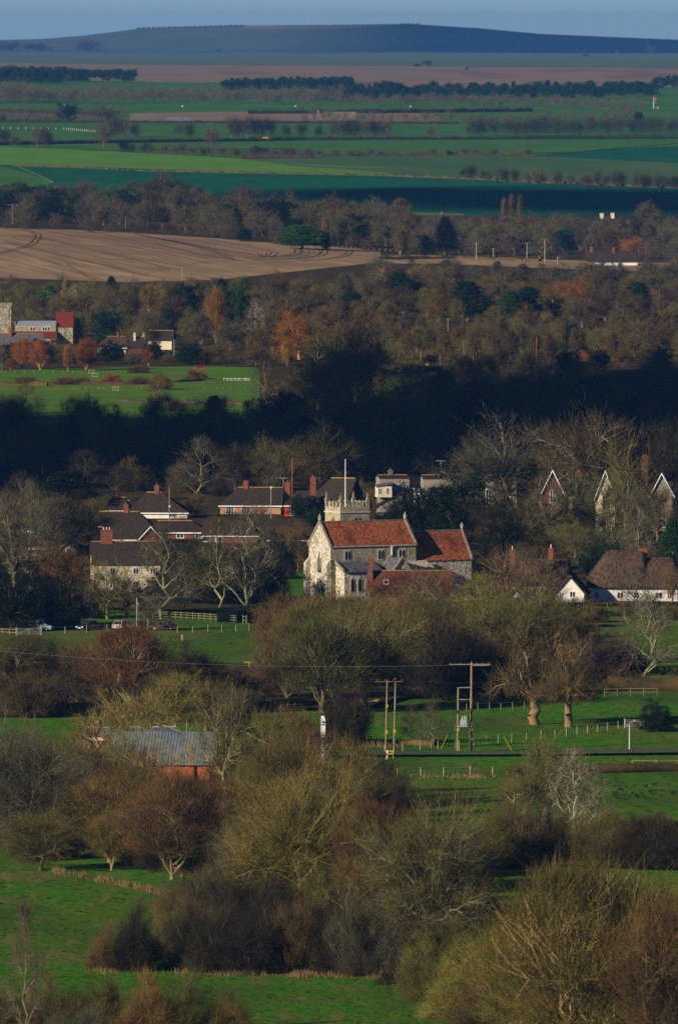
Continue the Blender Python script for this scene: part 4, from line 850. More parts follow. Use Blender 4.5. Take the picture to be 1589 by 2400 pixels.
fill('in the wood under the ploughed field', [(-40, 680, 812), (200, 700, 800), (500, 690, 826)], 40, MW, MC, (8, 11), (.8, 1.1), 11)
fill('behind the big orange-brown tree', [(500, 690, 840), (900, 660, 870)], 36, MW, MC, (8, 11.5), (.8, 1.1), 12)
fill('round the layered pines', [(880, 655, 765), (1250, 668, 770), (1610, 680, 770)], 46, MW, MC, (8, 11.5), (.8, 1.1), 13)
fill('in the belt under the layered pines', [(880, 790, 850), (1250, 790, 850), (1610, 770, 850)], 40, [('thin', 2), ('wil', 4), ('oak', 1)], [('russet', 3), ('mauve', 4), ('brown', 3), ('olive', 1)], (8, 10.5), (.5, .8), 14)
fill('on the near side of the birch belt', [(900, 862, 890), (1250, 850, 880), (1610, 845, 870)], 14, MW, [('dark', 2), ('olive', 2), ('brown', 1)], (6, 8.5), (.8, 1.1), 15)
fill('below the second ploughed strip', [(860, 640, 655), (1200, 655, 668), (1610, 650, 672)], 20, MW, [('grey', 3), ('purple', 2), ('brown', 2), ('dark', 1)], (7, 9.5), (.8, 1.1), 16)
# upper wood behind the ploughed field
UC = [('grey', 4), ('purple', 2.5), ('olive', 2), ('dark', 1.5), ('mauve', 1.5), ('brown', 1)]
fill('in the left half of the upper wood', [(-30, 470, 522), (180, 470, 527), (420, 480, 545)], 36, [('oak', 5), ('ev', 2), ('wil', 1)], UC, (10, 14.5), (.8, 1.15), 21)
fill('in the right half of the upper wood', [(380, 475, 542), (640, 500, 562), (930, 520, 588)], 40, [('oak', 5), ('ev', .8), ('wil', 2)], UC, (10.5, 15), (.8, 1.15), 22)
T('oak', 370, 480, 80, 110, 'purple', '', label='broad dark-purple bare tree cresting the upper wood')
T('ced', 695, 578, 58, 96, 'bright green', '', label='bright green spreading cypress on the edge of the ploughed field')
T('pop', 753, 580, 76, 20, 'ochre', '', label='lone brown columnar poplar beside the bright green cypress')
T('con', 1030, 592, 90, 60, 'black-green', '', label='almost black tall conifer at the left end of the power poles')
T('ev', 970, 592, 50, 66, 'deep green', '', label='broad deep green tree left of the almost black conifer')
T('ev', 565, 560, 34, 40, 'deep green', '', label='small dark green tree on the field crest left of the cypress')
T('wil', 925, 592, 62, 30, 'ochre', '', label='light brown narrow tree left of the broad deep green tree')
T('thin', 672, 480, 50, 40, 'grey', '', label='wispy tall bare tree standing above the upper wood')
for x, w in ((1165, 13), (1183, 15), (1202, 14)):
    T('pop', x, 552, 92+(x % 5)*3, w, 'ochre', 'in the tight trio above the power poles')
fill('behind the line of power poles', [(950, 545, 592), (1250, 545, 602), (1610, 550, 612)], 46, [('oak', 6), ('ev', .6), ('wil', 2), ('thin', 1)], [('grey', 4), ('olive', 3), ('brown', 3), ('mauve', 1), ('dark', 1)], (9, 12.5), (.8, 1.1), 23)
T('oak', 1465, 600, 52, 62, 'orange', '', label='orange-brown round tree right of the brown-roofed farmhouse')
T('oak', 1495, 520, 52, 60, 'olive', '', label='tall greenish bare tree right of the house with cream chimneys')
# hedgerow trees across the fields
FK = [('far', 5), ('evfar', .6)]
fill('above the shaded teal field', [(1060, 412, 415), (1240, 424, 426), (1600, 436, 440)], 26, FK, [('grey', 2), ('purple', 2), ('dark', 1)], (6, 9.5), (.6, .95), 31)
fill('over the bright green field', [(280, 350, 352), (500, 360, 362), (720, 364, 366)], 20, FK, [('grey', 2), ('purple', 2), ('dark', 1)], (5, 7.5), (.8, 1.2), 32)
fill('in the scrubby hedge right of the bright field', [(700, 360, 363), (1230, 357, 359)], 18, FK, [('brown', 2), ('purple', 2), ('grey', 1)], (3, 5), (.9, 1.4), 33)
for x, h, w in ((535, 52, 34), (552, 50, 34), (573, 56, 36), (590, 50, 30), (608, 50, 34), (628, 46, 30), (662, 34, 26), (698, 38, 30), (738, 32, 26), (775, 42, 34), (800, 46, 36), (822, 46, 34), (845, 44, 34), (868, 44, 34), (893, 42, 34), (995, 30, 26), (413, 36, 30), (440, 36, 28)):
    T('far', x, 318, h, w, 'grey' if x % 2 else 'dark', 'in the avenue along the far road')
for x, y, h, w, c in ((88, 340, 55, 40, 'grey'), (108, 342, 50, 34, 'dark'), (240, 342, 66, 46, 'grey'), (265, 318, 52, 36, 'dark'), (285, 318, 50, 34, 'grey'), (312, 318, 36, 28, 'dark'), (490, 350, 66, 40, 'grey'), (10, 335, 40, 40, 'dark'), (35, 338, 30, 30, 'grey')):
    T('far', x, y, h, w, c, 'on the left of the far fields')
T('evfar', 161, 280, 42, 50, 'blue-green', '', label='solid dark blue-green tree standing over the far left hedge')
T('far', 245, 282, 42, 90, 'grey', '', label='wide low grey tree clump right of the solid blue-green tree')


T('evfar', 1477, 284, 28, 26, 'blue-green', '', label='dark pointed evergreen near the red range flag')
fill('on the far left edge of the fields', [(0, 283, 286), (130, 280, 284)], 7, FK, [('grey', 1), ('dark', 1)], (4, 6), (.8, 1.2), 37)
for x, y, h, w, c in ((205, 119, 30, 70, 'dark'), (30, 118, 24, 60, 'dark'), (80, 118, 22, 60, 'dark'), (-5, 118, 24, 40, 'dark'), (60, 118, 22, 30, 'grey'), (95, 118, 20, 30, 'dark'), (20, 118, 22, 30, 'grey'), (115, 120, 18, 20, 'grey'), (505, 121, 12, 26, 'grey'), (990, 152, 15, 26, 'dark'), (965, 153, 8, 22, 'dark'), (1508, 126, 24, 26, 'grey'), (1355, 130, 9, 18, 'dark'), (1080, 162, 9, 8, 'dark')):
    T('far', x, y, h, w, c, 'on the plain below the chalk down')
for x in (928, 936, 945, 955, 968): T('far', x, 57.5, 6, 9, 'dark', 'on the crest of the chalk down')
for i, x in enumerate(range(320, 572, 12)): T('far', x, 66.5-(x-320)*.026, 5.5, 13, 'dark', 'on the left shoulder of the down')
# far woods that read as one mass
def wood(name, label, band, n, kind, cols, hm, seed, stride=2):
    g = random.Random(seed); q = np.random.default_rng(seed); xs = [b[0] for b in band]; parts = {}
    for i in range(n):
        sx = xs[0]+(xs[-1]-xs[0])*((i+g.random())/n); y0 = np.interp(sx, xs, [b[1] for b in band]); y1 = np.interp(sx, xs, [b[2] for b in band])
        k = g.choice(kind); tm, cm, ph, pw = g.choice(proto(k)); p, s = at(sx, y0+(y1-y0)*g.random()); h = g.uniform(*hm); ww = h*g.uniform(.6, .95); a = g.uniform(0, 6.28)
        for me, key in ((tm, 'bark'), (cm, 'leaf' if k not in ('far', 'oak', 'wil', 'thin') else 'crown')):
            V = np.empty(len(me.vertices)*3, np.float32); me.vertices.foreach_get('co', V); V = V.reshape(-1, 3).copy()
            if key != 'bark':
                V = V.reshape(-1, 3, 3)[::stride].reshape(-1, 3)
                F_ = np.arange(len(V)).reshape(-1, 3)
            else: continue
            c, s_ = math.cos(a), math.sin(a)
            V = np.stack([(V[:, 0]*c-V[:, 1]*s_)*ww/pw, (V[:, 0]*s_+V[:, 1]*c)*ww/pw, V[:, 2]*h/ph], 1)+np.array(p)
            parts.setdefault(key, []).append(V)
    V = np.concatenate(sum(parts.values(), [])); org = V.mean(0); org[2] = V[:, 2].min(); V = V-org
    me = mesh_np(name, V, np.arange(len(V)).reshape(-1, 3)); me.materials.append(M['leaf' if 'leaf' in parts else 'crown'])
    o = bpy.data.objects.new(name, me); COL.objects.link(o); o.location = org; o.color = (*CW[cols], 1); o['kind'] = 'stuff'; o['label'] = label; o['category'] = 'wood'
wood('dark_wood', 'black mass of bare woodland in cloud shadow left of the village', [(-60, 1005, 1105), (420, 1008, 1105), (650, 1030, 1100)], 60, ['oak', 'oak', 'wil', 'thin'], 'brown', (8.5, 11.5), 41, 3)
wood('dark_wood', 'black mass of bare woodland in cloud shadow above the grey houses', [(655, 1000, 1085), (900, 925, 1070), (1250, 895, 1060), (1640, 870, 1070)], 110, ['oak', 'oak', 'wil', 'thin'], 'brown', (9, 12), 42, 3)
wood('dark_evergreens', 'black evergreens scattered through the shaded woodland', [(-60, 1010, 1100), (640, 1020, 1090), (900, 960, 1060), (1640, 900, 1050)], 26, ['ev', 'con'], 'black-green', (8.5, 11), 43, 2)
wood('pine_wood', 'dark pine plantation on the far left plain', [(-60, 186, 195), (150, 188, 196)], 50, ['pinefar', 'confar'], 'blue-green', (13, 16), 1)
wood('pine_wood', 'short dark pine block right of the far left plantation', [(155, 183, 190), (314, 184, 190)], 40, ['pinefar', 'confar'], 'blue-green', (10, 12), 2)
wood('pine_wood', 'dark pine block in the centre of the plain', [(516, 204, 212), (812, 200, 206)], 66, ['pinefar', 'confar'], 'blue-green', (9, 11), 3)
wood('pine_wood', 'long dark pine belt across the right of the plain', [(740, 212, 236), (1200, 214, 234), (1515, 212, 224)], 190, ['pinefar', 'confar'], 'blue-green', (9, 11.5), 4)
wood('pine_wood', 'dark pine block cut by the right edge of the plain', [(1512, 200, 208), (1640, 198, 208)], 24, ['pinefar', 'confar'], 'blue-green', (9, 11), 5)
wood('bare_wood', 'large dark leafless clump on the right above the far road', [(1085, 312, 316), (1300, 313, 317), (1640, 308, 313)], 44, ['far'], 'dark', (11, 14), 35)
wood('bare_wood', 'grey leafless trees massed behind the straw stack', [(700, 278, 283), (1100, 282, 290), (1480, 270, 292)], 50, ['far'], 'grey', (7, 11), 36)
wood('bare_wood', 'grey leafless wood on the far left', [(-60, 232, 240), (95, 232, 241)], 30, ['far'], 'grey', (14, 18), 6)
wood('bare_wood', 'grey-brown leafless belt between the plain and the fields', [(100, 228, 240), (500, 230, 241), (800, 232, 243)], 110, ['far'], 'grey', (9.5, 13.5), 7)
wood('bare_wood', 'grey-brown leafless fringe below the pine belt', [(780, 236, 245), (1100, 236, 247), (1500, 240, 262)], 100, ['far'], 'grey', (6, 10), 8)
UG = 'undergrowth'
wood('bare_wood', 'close-packed bare trees thickening the upper wood', [(-40, 480, 529), (300, 490, 540), (700, 520, 570), (940, 540, 594), (1640, 560, 618)], 80, ['oak', 'wil'], 'grey', (8, 12.5), 61, 3)
wood('bare_wood', 'close-packed bare trees thickening the middle wood', [(-40, 690, 810), (600, 680, 850), (1000, 665, 850), (1640, 680, 850)], 110, ['oak', 'wil'], 'olive', (6.5, 9.5), 62, 4)
wood(UG, 'brown scrub filling the gaps in the upper wood', [(-40, 490, 531), (300, 500, 542), (700, 530, 572), (940, 545, 596), (1640, 560, 622)], 150, ['shrub'], 'purple', (4, 6.5), 51, 5)
wood(UG, 'brown scrub under the trees of the middle wood', [(-40, 690, 840), (600, 680, 850), (1000, 660, 860), (1640, 680, 850)], 230, ['shrub'], 'brown', (3, 5), 52, 6)
wood(UG, 'dark scrub on the bank and between the village gardens', [(-40, 1110, 1400), (560, 1110, 1400), (720, 1110, 1200), (1640, 1110, 1200)], 170, ['shrub'], 'dark', (1.5, 3), 53, 6)
wood(UG, 'dark scrub round the villa and thatched cottages', [(1120, 1150, 1400), (1640, 1150, 1400)], 80, ['shrub'], 'dark', (1.5, 3), 54, 6)
# hedges
H_ = hedge
H_([(575, 263), (880, 262)], 3.5, 3, 'dark', 'long dark hedge left of the straw stack', dens=12, kindw=.16)
H_([(820, 262), (1230, 258)], 3.5, 3, 'dark', 'long dark hedge right of the straw stack', dens=12, kindw=.16)
H_([(-30, 283), (500, 285), (720, 285), (1060, 287)], 2.5, 2.5, 'dark', 'thin dark hedge below the stubble field', dens=10, kindw=.16)
H_([(-30, 266), (250, 275)], 5, 5, 'purple', 'thick purplish hedge on the far left', dens=14, kindw=.16)
H_([(-30, 336), (300, 330), (700, 324.5), (1100, 323), (1600, 321)], 2.8, 2.6, 'dark', 'dark hedge along the far road', dens=9, kindw=.14)
H_([(560, 366), (720, 366)], 4, 4, 'purple', 'purplish hedge at the right of the bright green field', dens=14, kindw=.12)
H_([(700, 362), (980, 360), (1225, 359)], 2.6, 3, 'brown', 'brown broken hedge right of the bright green field', dens=9, kindw=.12, jag=.5)
H_([(30, 383), (200, 387), (330, 396)], 1.0, 1.5, 'brown', 'low straggling hedge under the bright green field', dens=6, kindw=.1, jag=.6)
H_([(320, 396), (560, 401), (870, 407), (1060, 414), (1600, 438)], 1.8, 2.5, 'brown', 'low brown hedge along the top of the teal field', dens=8, kindw=.1, jag=.5)
H_([(930, 362), (1240, 361), (1420, 344), (1600, 330)], .9, 1.5, 'brown', 'thin hedge dividing the two far right fields', dens=5, kindw=.1)
H_([(780, 852), (905, 848), (1060, 836)], 3.2, 2.4, 'russet', 'clipped russet hedge beside the lane at the wood edge', dens=26)
H_([(880, 872), (1000, 862), (1040, 858)], 2.6, 2.4, 'dark', 'dark hedge below the clipped russet hedge', dens=26)
H_([(100, 893), (300, 893), (470, 884)], 1.5, 2.2, 'russet', 'rusty scrub strip across the sunlit paddock', name='scrub', dens=20, cat='scrub', jag=.5)
H_([(-20, 895), (110, 896)], 2.0, 2.4, 'ochre', 'tawny scrub strip at the left of the paddock', name='scrub', dens=20, cat='scrub', jag=.4)
H_([(280, 933), (420, 936), (600, 940), (680, 938)], 1.5, 2, 'mauve', 'pinkish scrub strip low in the paddock', name='scrub', dens=20, cat='scrub', jag=.5)
H_([(430, 990), (640, 1000)], 1.6, 2.2, 'ochre', 'tawny scrub along the bottom of the paddock', name='scrub', dens=20, cat='scrub', jag=.4)
H_([(880, 601), (1060, 600), (1250, 607)], 2.2, 2, 'brown', 'brown hedge at the top of the second ploughed strip', dens=12, kindw=.08)
H_([(-20, 1660), (150, 1654), (300, 1648)], 2.2, 3, 'brown', 'brown hedge behind the strip of grass left of the barn', dens=22)
H_([(860, 1600), (1000, 1600), (1150, 1600)], 1.6, 3, 'brown', 'brown hedge bank behind the power poles', dens=22)
H_([(1400, 1600), (1500, 1598), (1610, 1598)], 3.0, 3, 'brown', 'brown hedge under the thatched cottages slope', dens=22)
H_([(790, 1722), (920, 1722), (1010, 1725)], 1.0, 2, 'ochre', 'dead-grass hedge under the pair of plain poles', dens=18)
H_([(1200, 1795), (1330, 1790), (1600, 1783)], 1.5, 2.2, 'brown', 'brown roadside hedge on the right', dens=20)
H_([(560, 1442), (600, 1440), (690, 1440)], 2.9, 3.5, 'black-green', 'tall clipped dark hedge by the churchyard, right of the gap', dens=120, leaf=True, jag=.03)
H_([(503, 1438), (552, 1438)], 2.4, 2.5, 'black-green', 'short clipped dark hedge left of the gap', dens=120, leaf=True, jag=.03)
tuft_band('dry_grass', [(120, 2026), (250, 2052), (390, 2082)], 1.6, 1.3, 5000, 'rusty dead grass along the top of the bottom left meadow')
tuft_band('dry_grass', [(380, 2180), (400, 2215), (480, 2172)], 1.2, 1.1, 1500, 'rusty dead grass at the thicket corner')
tuft_band('dry_grass', [(195, 2258), (440, 2264), (640, 2270), (860, 2272)], 1.6, 1.2, 9000, 'rusty dead grass along the foot of the dark thicket')
tuft_band('dry_grass', [(860, 2265), (930, 2285), (1020, 2315), (1150, 2360)], 2.0, 1.8, 6000, 'rusty dead grass under the large olive tree')
tuft_band('dry_grass', [(800, 1796), (940, 1798), (1150, 1800)], 1.5, .6, 1500, 'tan dead grass below the orange posts')
tuft_band('dry_grass', [(840, 1726), (930, 1722), (1020, 1720)], 1.5, 1.0, 3000, 'tan dead grass beyond the pair of plain poles')
tuft_band('dry_grass', [(520, 1580), (700, 1570), (1000, 1600), (1150, 1625)], 3, 1.2, 6000, 'reddish dead grass behind the power poles')
tuft_band('dry_grass', [(430, 984), (640, 996)], 4, 1.2, 4000, 'reddish dead grass at the bottom of the paddock')
tuft_band('dry_grass', [(-20, 905), (120, 905), (400, 900)], 3, 1.2, 6000, 'reddish dead grass across the paddock')
# ------------------------------------------------------------- buildings
def win(parent, side, u, z, w, h, B, frame='wpaint', bars=1, arch=False, name='window', proud=.05):
    """window on a wall; side f/b/l/r; B=(L,Wd) of the block (+ offsets)"""
    x0, x1, y0, y1 = B
    def put(mb, a0, a1, z0, z1, d0, d1):
        if side == 'f': mb.box(a0, a1, y0-d1, y0-d0, z0, z1)
        elif side == 'b': mb.box(a0, a1, y1+d0, y1+d1, z0, z1)
        elif side == 'l': mb.box(x0-d1, x0-d0, a0, a1, z0, z1)
        else: mb.box(x1+d0, x1+d1, a0, a1, z0, z1)
    fr = MB(); t = min(.12, w*.14)
    put(fr, u-w/2, u-w/2+t, z, z+h, -.02, proud); put(fr, u+w/2-t, u+w/2, z, z+h, -.02, proud)
    put(fr, u-w/2+t, u+w/2-t, z, z+t, -.02, proud+.003); put(fr, u-w/2+t, u+w/2-t, z+h-t, z+h, -.02, proud+.003)
    for k in range(bars):
        c = u-w/2+w*(k+1)/(bars+1); put(fr, c-t*.35, c+t*.35, z+t, z+h-t, -.02, proud-.012)
    if arch:
        q = [(u-w/2, z+h), (u+w/2, z+h), (u+w*.3, z+h+w*.5), (u, z+h+w*.85), (u-w*.3, z+h+w*.5)]
        if side in 'fb':
            yy = y0-proud if side == 'f' else y1+proud; fr.extr([(a, b) for a, b in q], 'y', yy, yy+(.07 if side == 'f' else -.07))
        else:
            xx = x0-proud if side == 'l' else x1+proud; fr.extr([(a, b) for a, b in q], 'x', xx, xx+(.07 if side == 'l' else -.07))
    f = fr.build(name, M[frame], parent)
    p = MB(); put(p, u-w/2+t*.9, u+w/2-t*.9, z+t*.9, z+h-t*.9, -.01, .022)
    if arch:
        c = w*.3; q = [(u-c, z+h-t), (u+c, z+h-t), (u+c*.6, z+h+w*.33), (u, z+h+w*.6), (u-c*.6, z+h+w*.33)]
        if side in 'fb':
            yy = y0-proud-.012 if side == 'f' else y1+proud+.012; p.extr(q, 'y', yy, yy+(.02 if side == 'f' else -.02))
        else:
            xx = x0-proud-.012 if side == 'l' else x1+proud+.012; p.extr(q, 'x', xx, xx+(.02 if side == 'l' else -.02))
    p.build('pane', M['glass'], f)
    return f
def gable_block(par, x0, x1, y0, y1, ze, zr, wm, rm, axis='x', over=.3, th=.14, rname='roof', wname='wall', ridge=None, parapet=None, zb=-.6, gutter=None, hip=(0, 0), ch=[]):
    """walls and a pitched roof; ridge runs along axis; hip=(left,right) metres of hip"""
    w = MB()
    if axis == 'x':
        c = (y0+y1)/2; half = (y1-y0)/2
        tl = zr-.10 if not hip[0] else ze; tr_ = zr-.10 if not hip[1] else ze
        v = [(x0,y0,zb),(x1,y0,zb),(x1,y1,zb),(x0,y1,zb),(x0,y0,ze),(x1,y0,ze),(x1,y1,ze),(x0,y1,ze),(x0,c,tl),(x1,c,tr_)]
        w.poly(v, [(0,3,2,1),(0,1,5,4),(2,3,7,6),(1,2,6,9,5),(3,0,4,8,7),(4,5,9,8),(6,7,8,9)])
    else:
        c = (x0+x1)/2; half = (x1-x0)/2
        v = [(x0,y0,zb),(x1,y0,zb),(x1,y1,zb),(x0,y1,zb),(x0,y0,ze),(x1,y0,ze),(x1,y1,ze),(x0,y1,ze),(c,y0,zr-.1),(c,y1,zr-.1)]
        w.poly(v, [(0,3,2,1),(1,2,6,5),(3,0,4,7),(0,1,5,8,4),(2,3,7,9,6),(5,6,9,8),(7,4,8,9)])
    W_ = w.build(wname, M[wm], par)
    r = MB(); sl = (zr-ze)/half; o = over; oe = 0.0 if parapet else over
    if axis == 'x':
        if hip[0] or hip[1]:
            hl, hr = hip
            a, b, d, e = (x0-o, y0-o, ze-sl*o), (x1+o, y0-o, ze-sl*o), (x1+o, y1+o, ze-sl*o), (x0-o, y1+o, ze-sl*o)
            p, q = (x0+hl if hl else x0-o, c, zr), (x1-hr if hr else x1+o, c, zr)
            n = [a, b, d, e, p, q]; lo = [(t[0], t[1], t[2]-th) for t in (a, b, d, e)]
            r.poly(n+lo, [(0,1,5,4),(1,2,5),(2,3,4,5),(3,0,4),(6,7,1,0),(7,8,2,1),(8,9,3,2),(9,6,0,3),(9,8,7,6)])
        else:
            for s_, yy in ((-1, y0), (1, y1)):
                r.slab([(x0-oe, yy+s_*o, ze-sl*o), (x1+oe, yy+s_*o, ze-sl*o), (x1+oe, c, zr), (x0-oe, c, zr)], th)
    else:
        for s_, xx in ((-1, x0), (1, x1)):
            r.slab([(xx+s_*o, y0-oe, ze-sl*o), (xx+s_*o, y1+oe, ze-sl*o), (c, y1+oe, zr), (c, y0-oe, zr)], th)
    Rf = r.build(rname, M[rm], par)
    if ridge:
        k = MB()
        a, b = ((x0+hip[0], c, zr), (x1-hip[1], c, zr)) if axis == 'x' else ((c, y0-oe, zr), (c, y1+oe, zr))
        if axis == 'x': k.box(a[0]-.05, b[0]+.05, c-.13, c+.13, zr-.05, zr+.14)
        else: k.box(c-.13, c+.13, a[1], b[1], zr-.05, zr+.14)
        k.build('ridge_tiles', M[ridge], Rf)
    if gutter:
        k = MB(); z = ze-sl*o
        if axis == 'x': k.box(x0-o-.02, x1+o+.02, y0-o-.12, y0-o-.003, z-.26, z-.02)
        else: k.box(x0-o-.12, x0-o-.003, y0-o, y1+o, z-.26, z-.02)
        k.build('gutter', M[gutter], par)
    if parapet:
        for xx in ([x0, x1] if axis == 'x' else [y0, y1]):
            k = MB(); t = .34
            for s_ in (-1, 1):
                ce = y0 if s_ < 0 else y1
                if axis == 'x':
                    A = (ce+s_*.22, ze-sl*.22); Bp = (c, zr)
                    pf = [(A[0], A[1]-.1), (A[0], A[1]+.36), (Bp[0], Bp[1]+.38), (Bp[0], Bp[1]-.1)]
                    k.extr(pf, 'x', xx-t*.5, xx+t*.5)
                else:
                    ce = x0 if s_ < 0 else x1
                    pf = [(ce+s_*.22, ze-sl*.22-.1), (ce+s_*.22, ze-sl*.22+.36), ((x0+x1)/2, zr+.38), ((x0+x1)/2, zr-.1)]
                    k.extr(pf, 'y', xx-t*.5, xx+t*.5)
            k.build('coping', M[parapet], Rf)
    for (cx, cy, w_, d_, top, m, pots) in ch:
        k = MB(); k.box(cx-w_/2, cx+w_/2, cy-d_/2, cy+d_/2, min(ze, zr-1.8), top); k.box(cx-w_/2-.07, cx+w_/2+.07, cy-d_/2-.07, cy+d_/2+.07, top-.28, top-.12)
        C = k.build('chimney', M[m], Rf)
        for i in range(pots):
            px = cx+(i-(pots-1)/2)*(w_*.8/max(1, pots)); q = MB().tube((px, cy, top-.02), (px, cy, top+.42), .13, .11, 8); q.build('chimney_pot', M['brick_orange' if pots < 3 else 'dress'], C)
    return W_, Rf
def place(name, label, sx, sy, rz=0, cat='house', group=None, depth=0):
    p, s = at(sx, sy); q = Vector((p.x, p.y+depth, float(zf(p.x, p.y+depth))))
    return empty(name, q, R(rz), label, cat, group), s
def house(name, label, x0, x1, yb, ye, yr, dep=7, rz=0, wm='brick', rm='tile_dark', hip=(0, 0), ridge='ridge', gutter='wpaint', over=.35, ch=[], wins=[], axis='x', cat='house', door=None, group=None):
    """front wall between x0 and x1, foot yb, eaves ye, ridge yr, all in picture units"""
    root, s = place(name, label, (x0+x1)/2, yb, rz, cat, group, dep/2)
    L = (x1-x0)/s/math.cos(R(rz)); ze = (yb-ye)/s; half = (dep if axis == 'x' else L)/2; zr = (yb-yr)/s-dep/2*.045
    B = (-L/2, L/2, -dep/2, dep/2)
    cc = [(((c[0]-(x0+x1)/2)/s), c[3] if len(c) > 3 else 0.0, c[1], c[2] if not isinstance(c[2], tuple) else c[2][0], (yb-c[4])/s, c[5], c[6]) for c in ch]
    W_, Rf = gable_block(root, *B, ze, zr, wm, rm, axis, over, ridge=ridge, gutter=gutter, hip=hip, ch=cc)
    for q in wins:   # side, u (metres from middle), z, w, h, bars
        win(root, q[0], q[1], q[2], q[3], q[4], B, bars=q[5] if len(q) > 5 else 1)
    if door:
        d = MB().box(door[0]-.48, door[0]+.48, -dep/2-.05, -dep/2+.02, .05, 2.1).build('door', M[door[1]], root)
        MB().box(door[0]+.3, door[0]+.38, -dep/2-.11, -dep/2-.05, 1.0, 1.1).build('handle', M['steel'], d)
    return root, s, L, ze, zr, B
# ---------------- the church
def church():
    yb = 1393; root, s = place('church', 'flint church with orange-red tiled roofs and a battlemented tower, centre of the picture', 843, yb, 28, 'church', None, 5)
    # local axes: x along the nave (west to the left), y away from the viewer
    Rf = None; c20 = math.cos(R(28)); k = s*c20
    LN = 198/k; Wn = 8.0; x0 = -(843-768)/k-0.3-4*math.tan(R(28)); x1 = x0+LN; y0, y1 = -Wn/2, Wn/2
    ze, zr = 9.9, 13.9
    W_, Rn = gable_block(root, x0, x1, y0, y1, ze, zr, 'ashlar', 'tile_red', over=.18, ridge='coping', parapet='coping', wname='nave_wall', rname='nave_roof')
    # flint skin and lancet on the west gable
    g = MB(); g.poly([(x0-.03,y0+.02,-.5),(x0-.03,y1-.02,-.5),(x0-.03,y1-.02,ze),(x0-.03,0,zr-.15),(x0-.03,y0+.02,ze),(x0+.05,y0+.02,-.5),(x0+.05,y1-.02,-.5),(x0+.05,y1-.02,ze),(x0+.05,0,zr-.15),(x0+.05,y0+.02,ze)],
        [(0,1,2,3,4),(9,8,7,6,5),(0,5,6,1),(1,6,7,2),(2,7,8,3),(3,8,9,4),(4,9,5,0)]); g.build('gable_wall', M['stone_pale'], root)
    lw = MB()
    for a, z0, z1, w_ in ((-.55, 3.0, 6.6, .34), (0, 3.0, 7.5, .34), (.55, 3.0, 6.6, .34)): pass
    f = MB(); f.extr([(-1.0, 4.9), (1.0, 4.9), (1.0, 7.6), (.7, 8.6), (0, 9.6), (-.7, 8.6), (-1.0, 7.6)], 'x', x0-.10, x0-.035); fo = f.build('west_window', M['dress'], root)
    for a, h in ((-.55, 7.9), (0, 8.9), (.55, 7.9)):
        MB().extr([(a-.19, 5.15), (a+.19, 5.15), (a+.19, h-.4), (a, h), (a-.19, h-.4)], 'x', x0-.13, x0-.095).build('pane', M['glass'], fo)
    for yy in (y0-.25, y1-.55):   # buttresses
        b = MB(); b.box(x0-.9, x0-.03, yy, yy+.8, -.5, 6.6); b.poly([(x0-.9,yy,6.6),(x0-.03,yy,6.6),(x0-.03,yy+.8,6.6),(x0-.9,yy+.8,6.6),(x0-.03,yy,7.6),(x0-.03,yy+.8,7.6)], [(0,1,4),(3,5,2),(0,4,5,3),(0,3,2,1),(1,2,5,4)]); b.build('buttress', M['stone_pale'], root)
    for z, xx in ((zr+.3, x0), (zr+.3, x1)):
        q = MB(); q.box(xx-.16, xx+.16, -.16, .16, z, z+.45); q.box(xx-.3, xx+.3, -.1, .1, z+.45, z+.62); q.tube((xx, 0, z+.6), (xx, 0, z+1.1), .14, .04, 6); q.build('finial', M['dress'], root)
    # clerestory windows in pairs
    B = (x0, x1, y0, y1)
    for u in (x0+LN*.20, x0+LN*.59, x0+LN*.835):
        f = MB(); f.box(u-.68, u+.68, y0-.05, y0+.02, 7.3, 9.15); fo = f.build('clerestory_window', M['dress'], root)
        for a in (-.31, .31):
            MB().extr([(u+a-.22, 7.45), (u+a+.22, 7.45), (u+a+.22, 8.6), (u+a+.12, 8.85), (u+a, 8.98), (u+a-.12, 8.85), (u+a-.22, 8.6)], 'y', y0-.075, y0-.045).build('pane', M['glass'], fo)
    q = MB(); q.box(x0+LN*.71, x0+LN*.71+.13, y0-.2, y0-.02, 6.9, ze-.25); q.box(x0+LN*.71-.15, x0+LN*.71+.28, y0-.3, y0-.02, ze-.5, ze-.25); q.build('downpipe', M['wpaint'], root)
    MB().box(x0+.2, x1-.1, y0-.22, y0-.02, ze-.26, ze-.1).build('eaves_course', M['dress'], root)
    # aisle with lean-to slate roof, its west half gable, and the porch
    xa0, xa1, ya = x0+1.0, x0+LN*.50, y0-3.2
    a = MB(); a.poly([(xa0,ya,-.5),(xa1,ya,-.5),(xa1,y0-.01,-.5),(xa0,y0-.01,-.5),(xa0,ya,5.5),(xa1,ya,5.5),(xa1,y0-.01,6.75),(xa0,y0-.01,6.75)], [(0,3,2,1),(0,1,5,4),(1,2,6,5),(3,0,4,7),(4,5,6,7),(2,3,7,6)]); a.build('aisle_wall', M['stone_pale'], root)
    MB().slab([(xa0-.1,ya-.3,5.5),(xa1+.1,ya-.3,5.5),(xa1+.1,y0-.02,7.05),(xa0-.1,y0-.02,7.05)], .13).build('aisle_roof', M['slate'], root)
    a = MB(); a.extr([(ya-.15, 5.4), (y0-.01, 6.9), (y0-.01, 7.45), (ya-.15, 5.95)], 'x', xa0-.3, xa0+.05); a.build('aisle_coping', M['coping'], root)
    for u in (xa0+1.6, xa0+3.0):
        f = MB(); f.extr([(u-.5, 1.9), (u+.5, 1.9), (u+.5, 4.0), (u, 4.8), (u-.5, 4.0)], 'y', ya-.05, ya+.02); fo = f.build('aisle_window', M['dress'], root)
        MB().extr([(u-.3, 2.05), (u+.3, 2.05), (u+.3, 3.9), (u, 4.4), (u-.3, 3.9)], 'y', ya-.08, ya-.045).build('pane', M['glass'], fo)
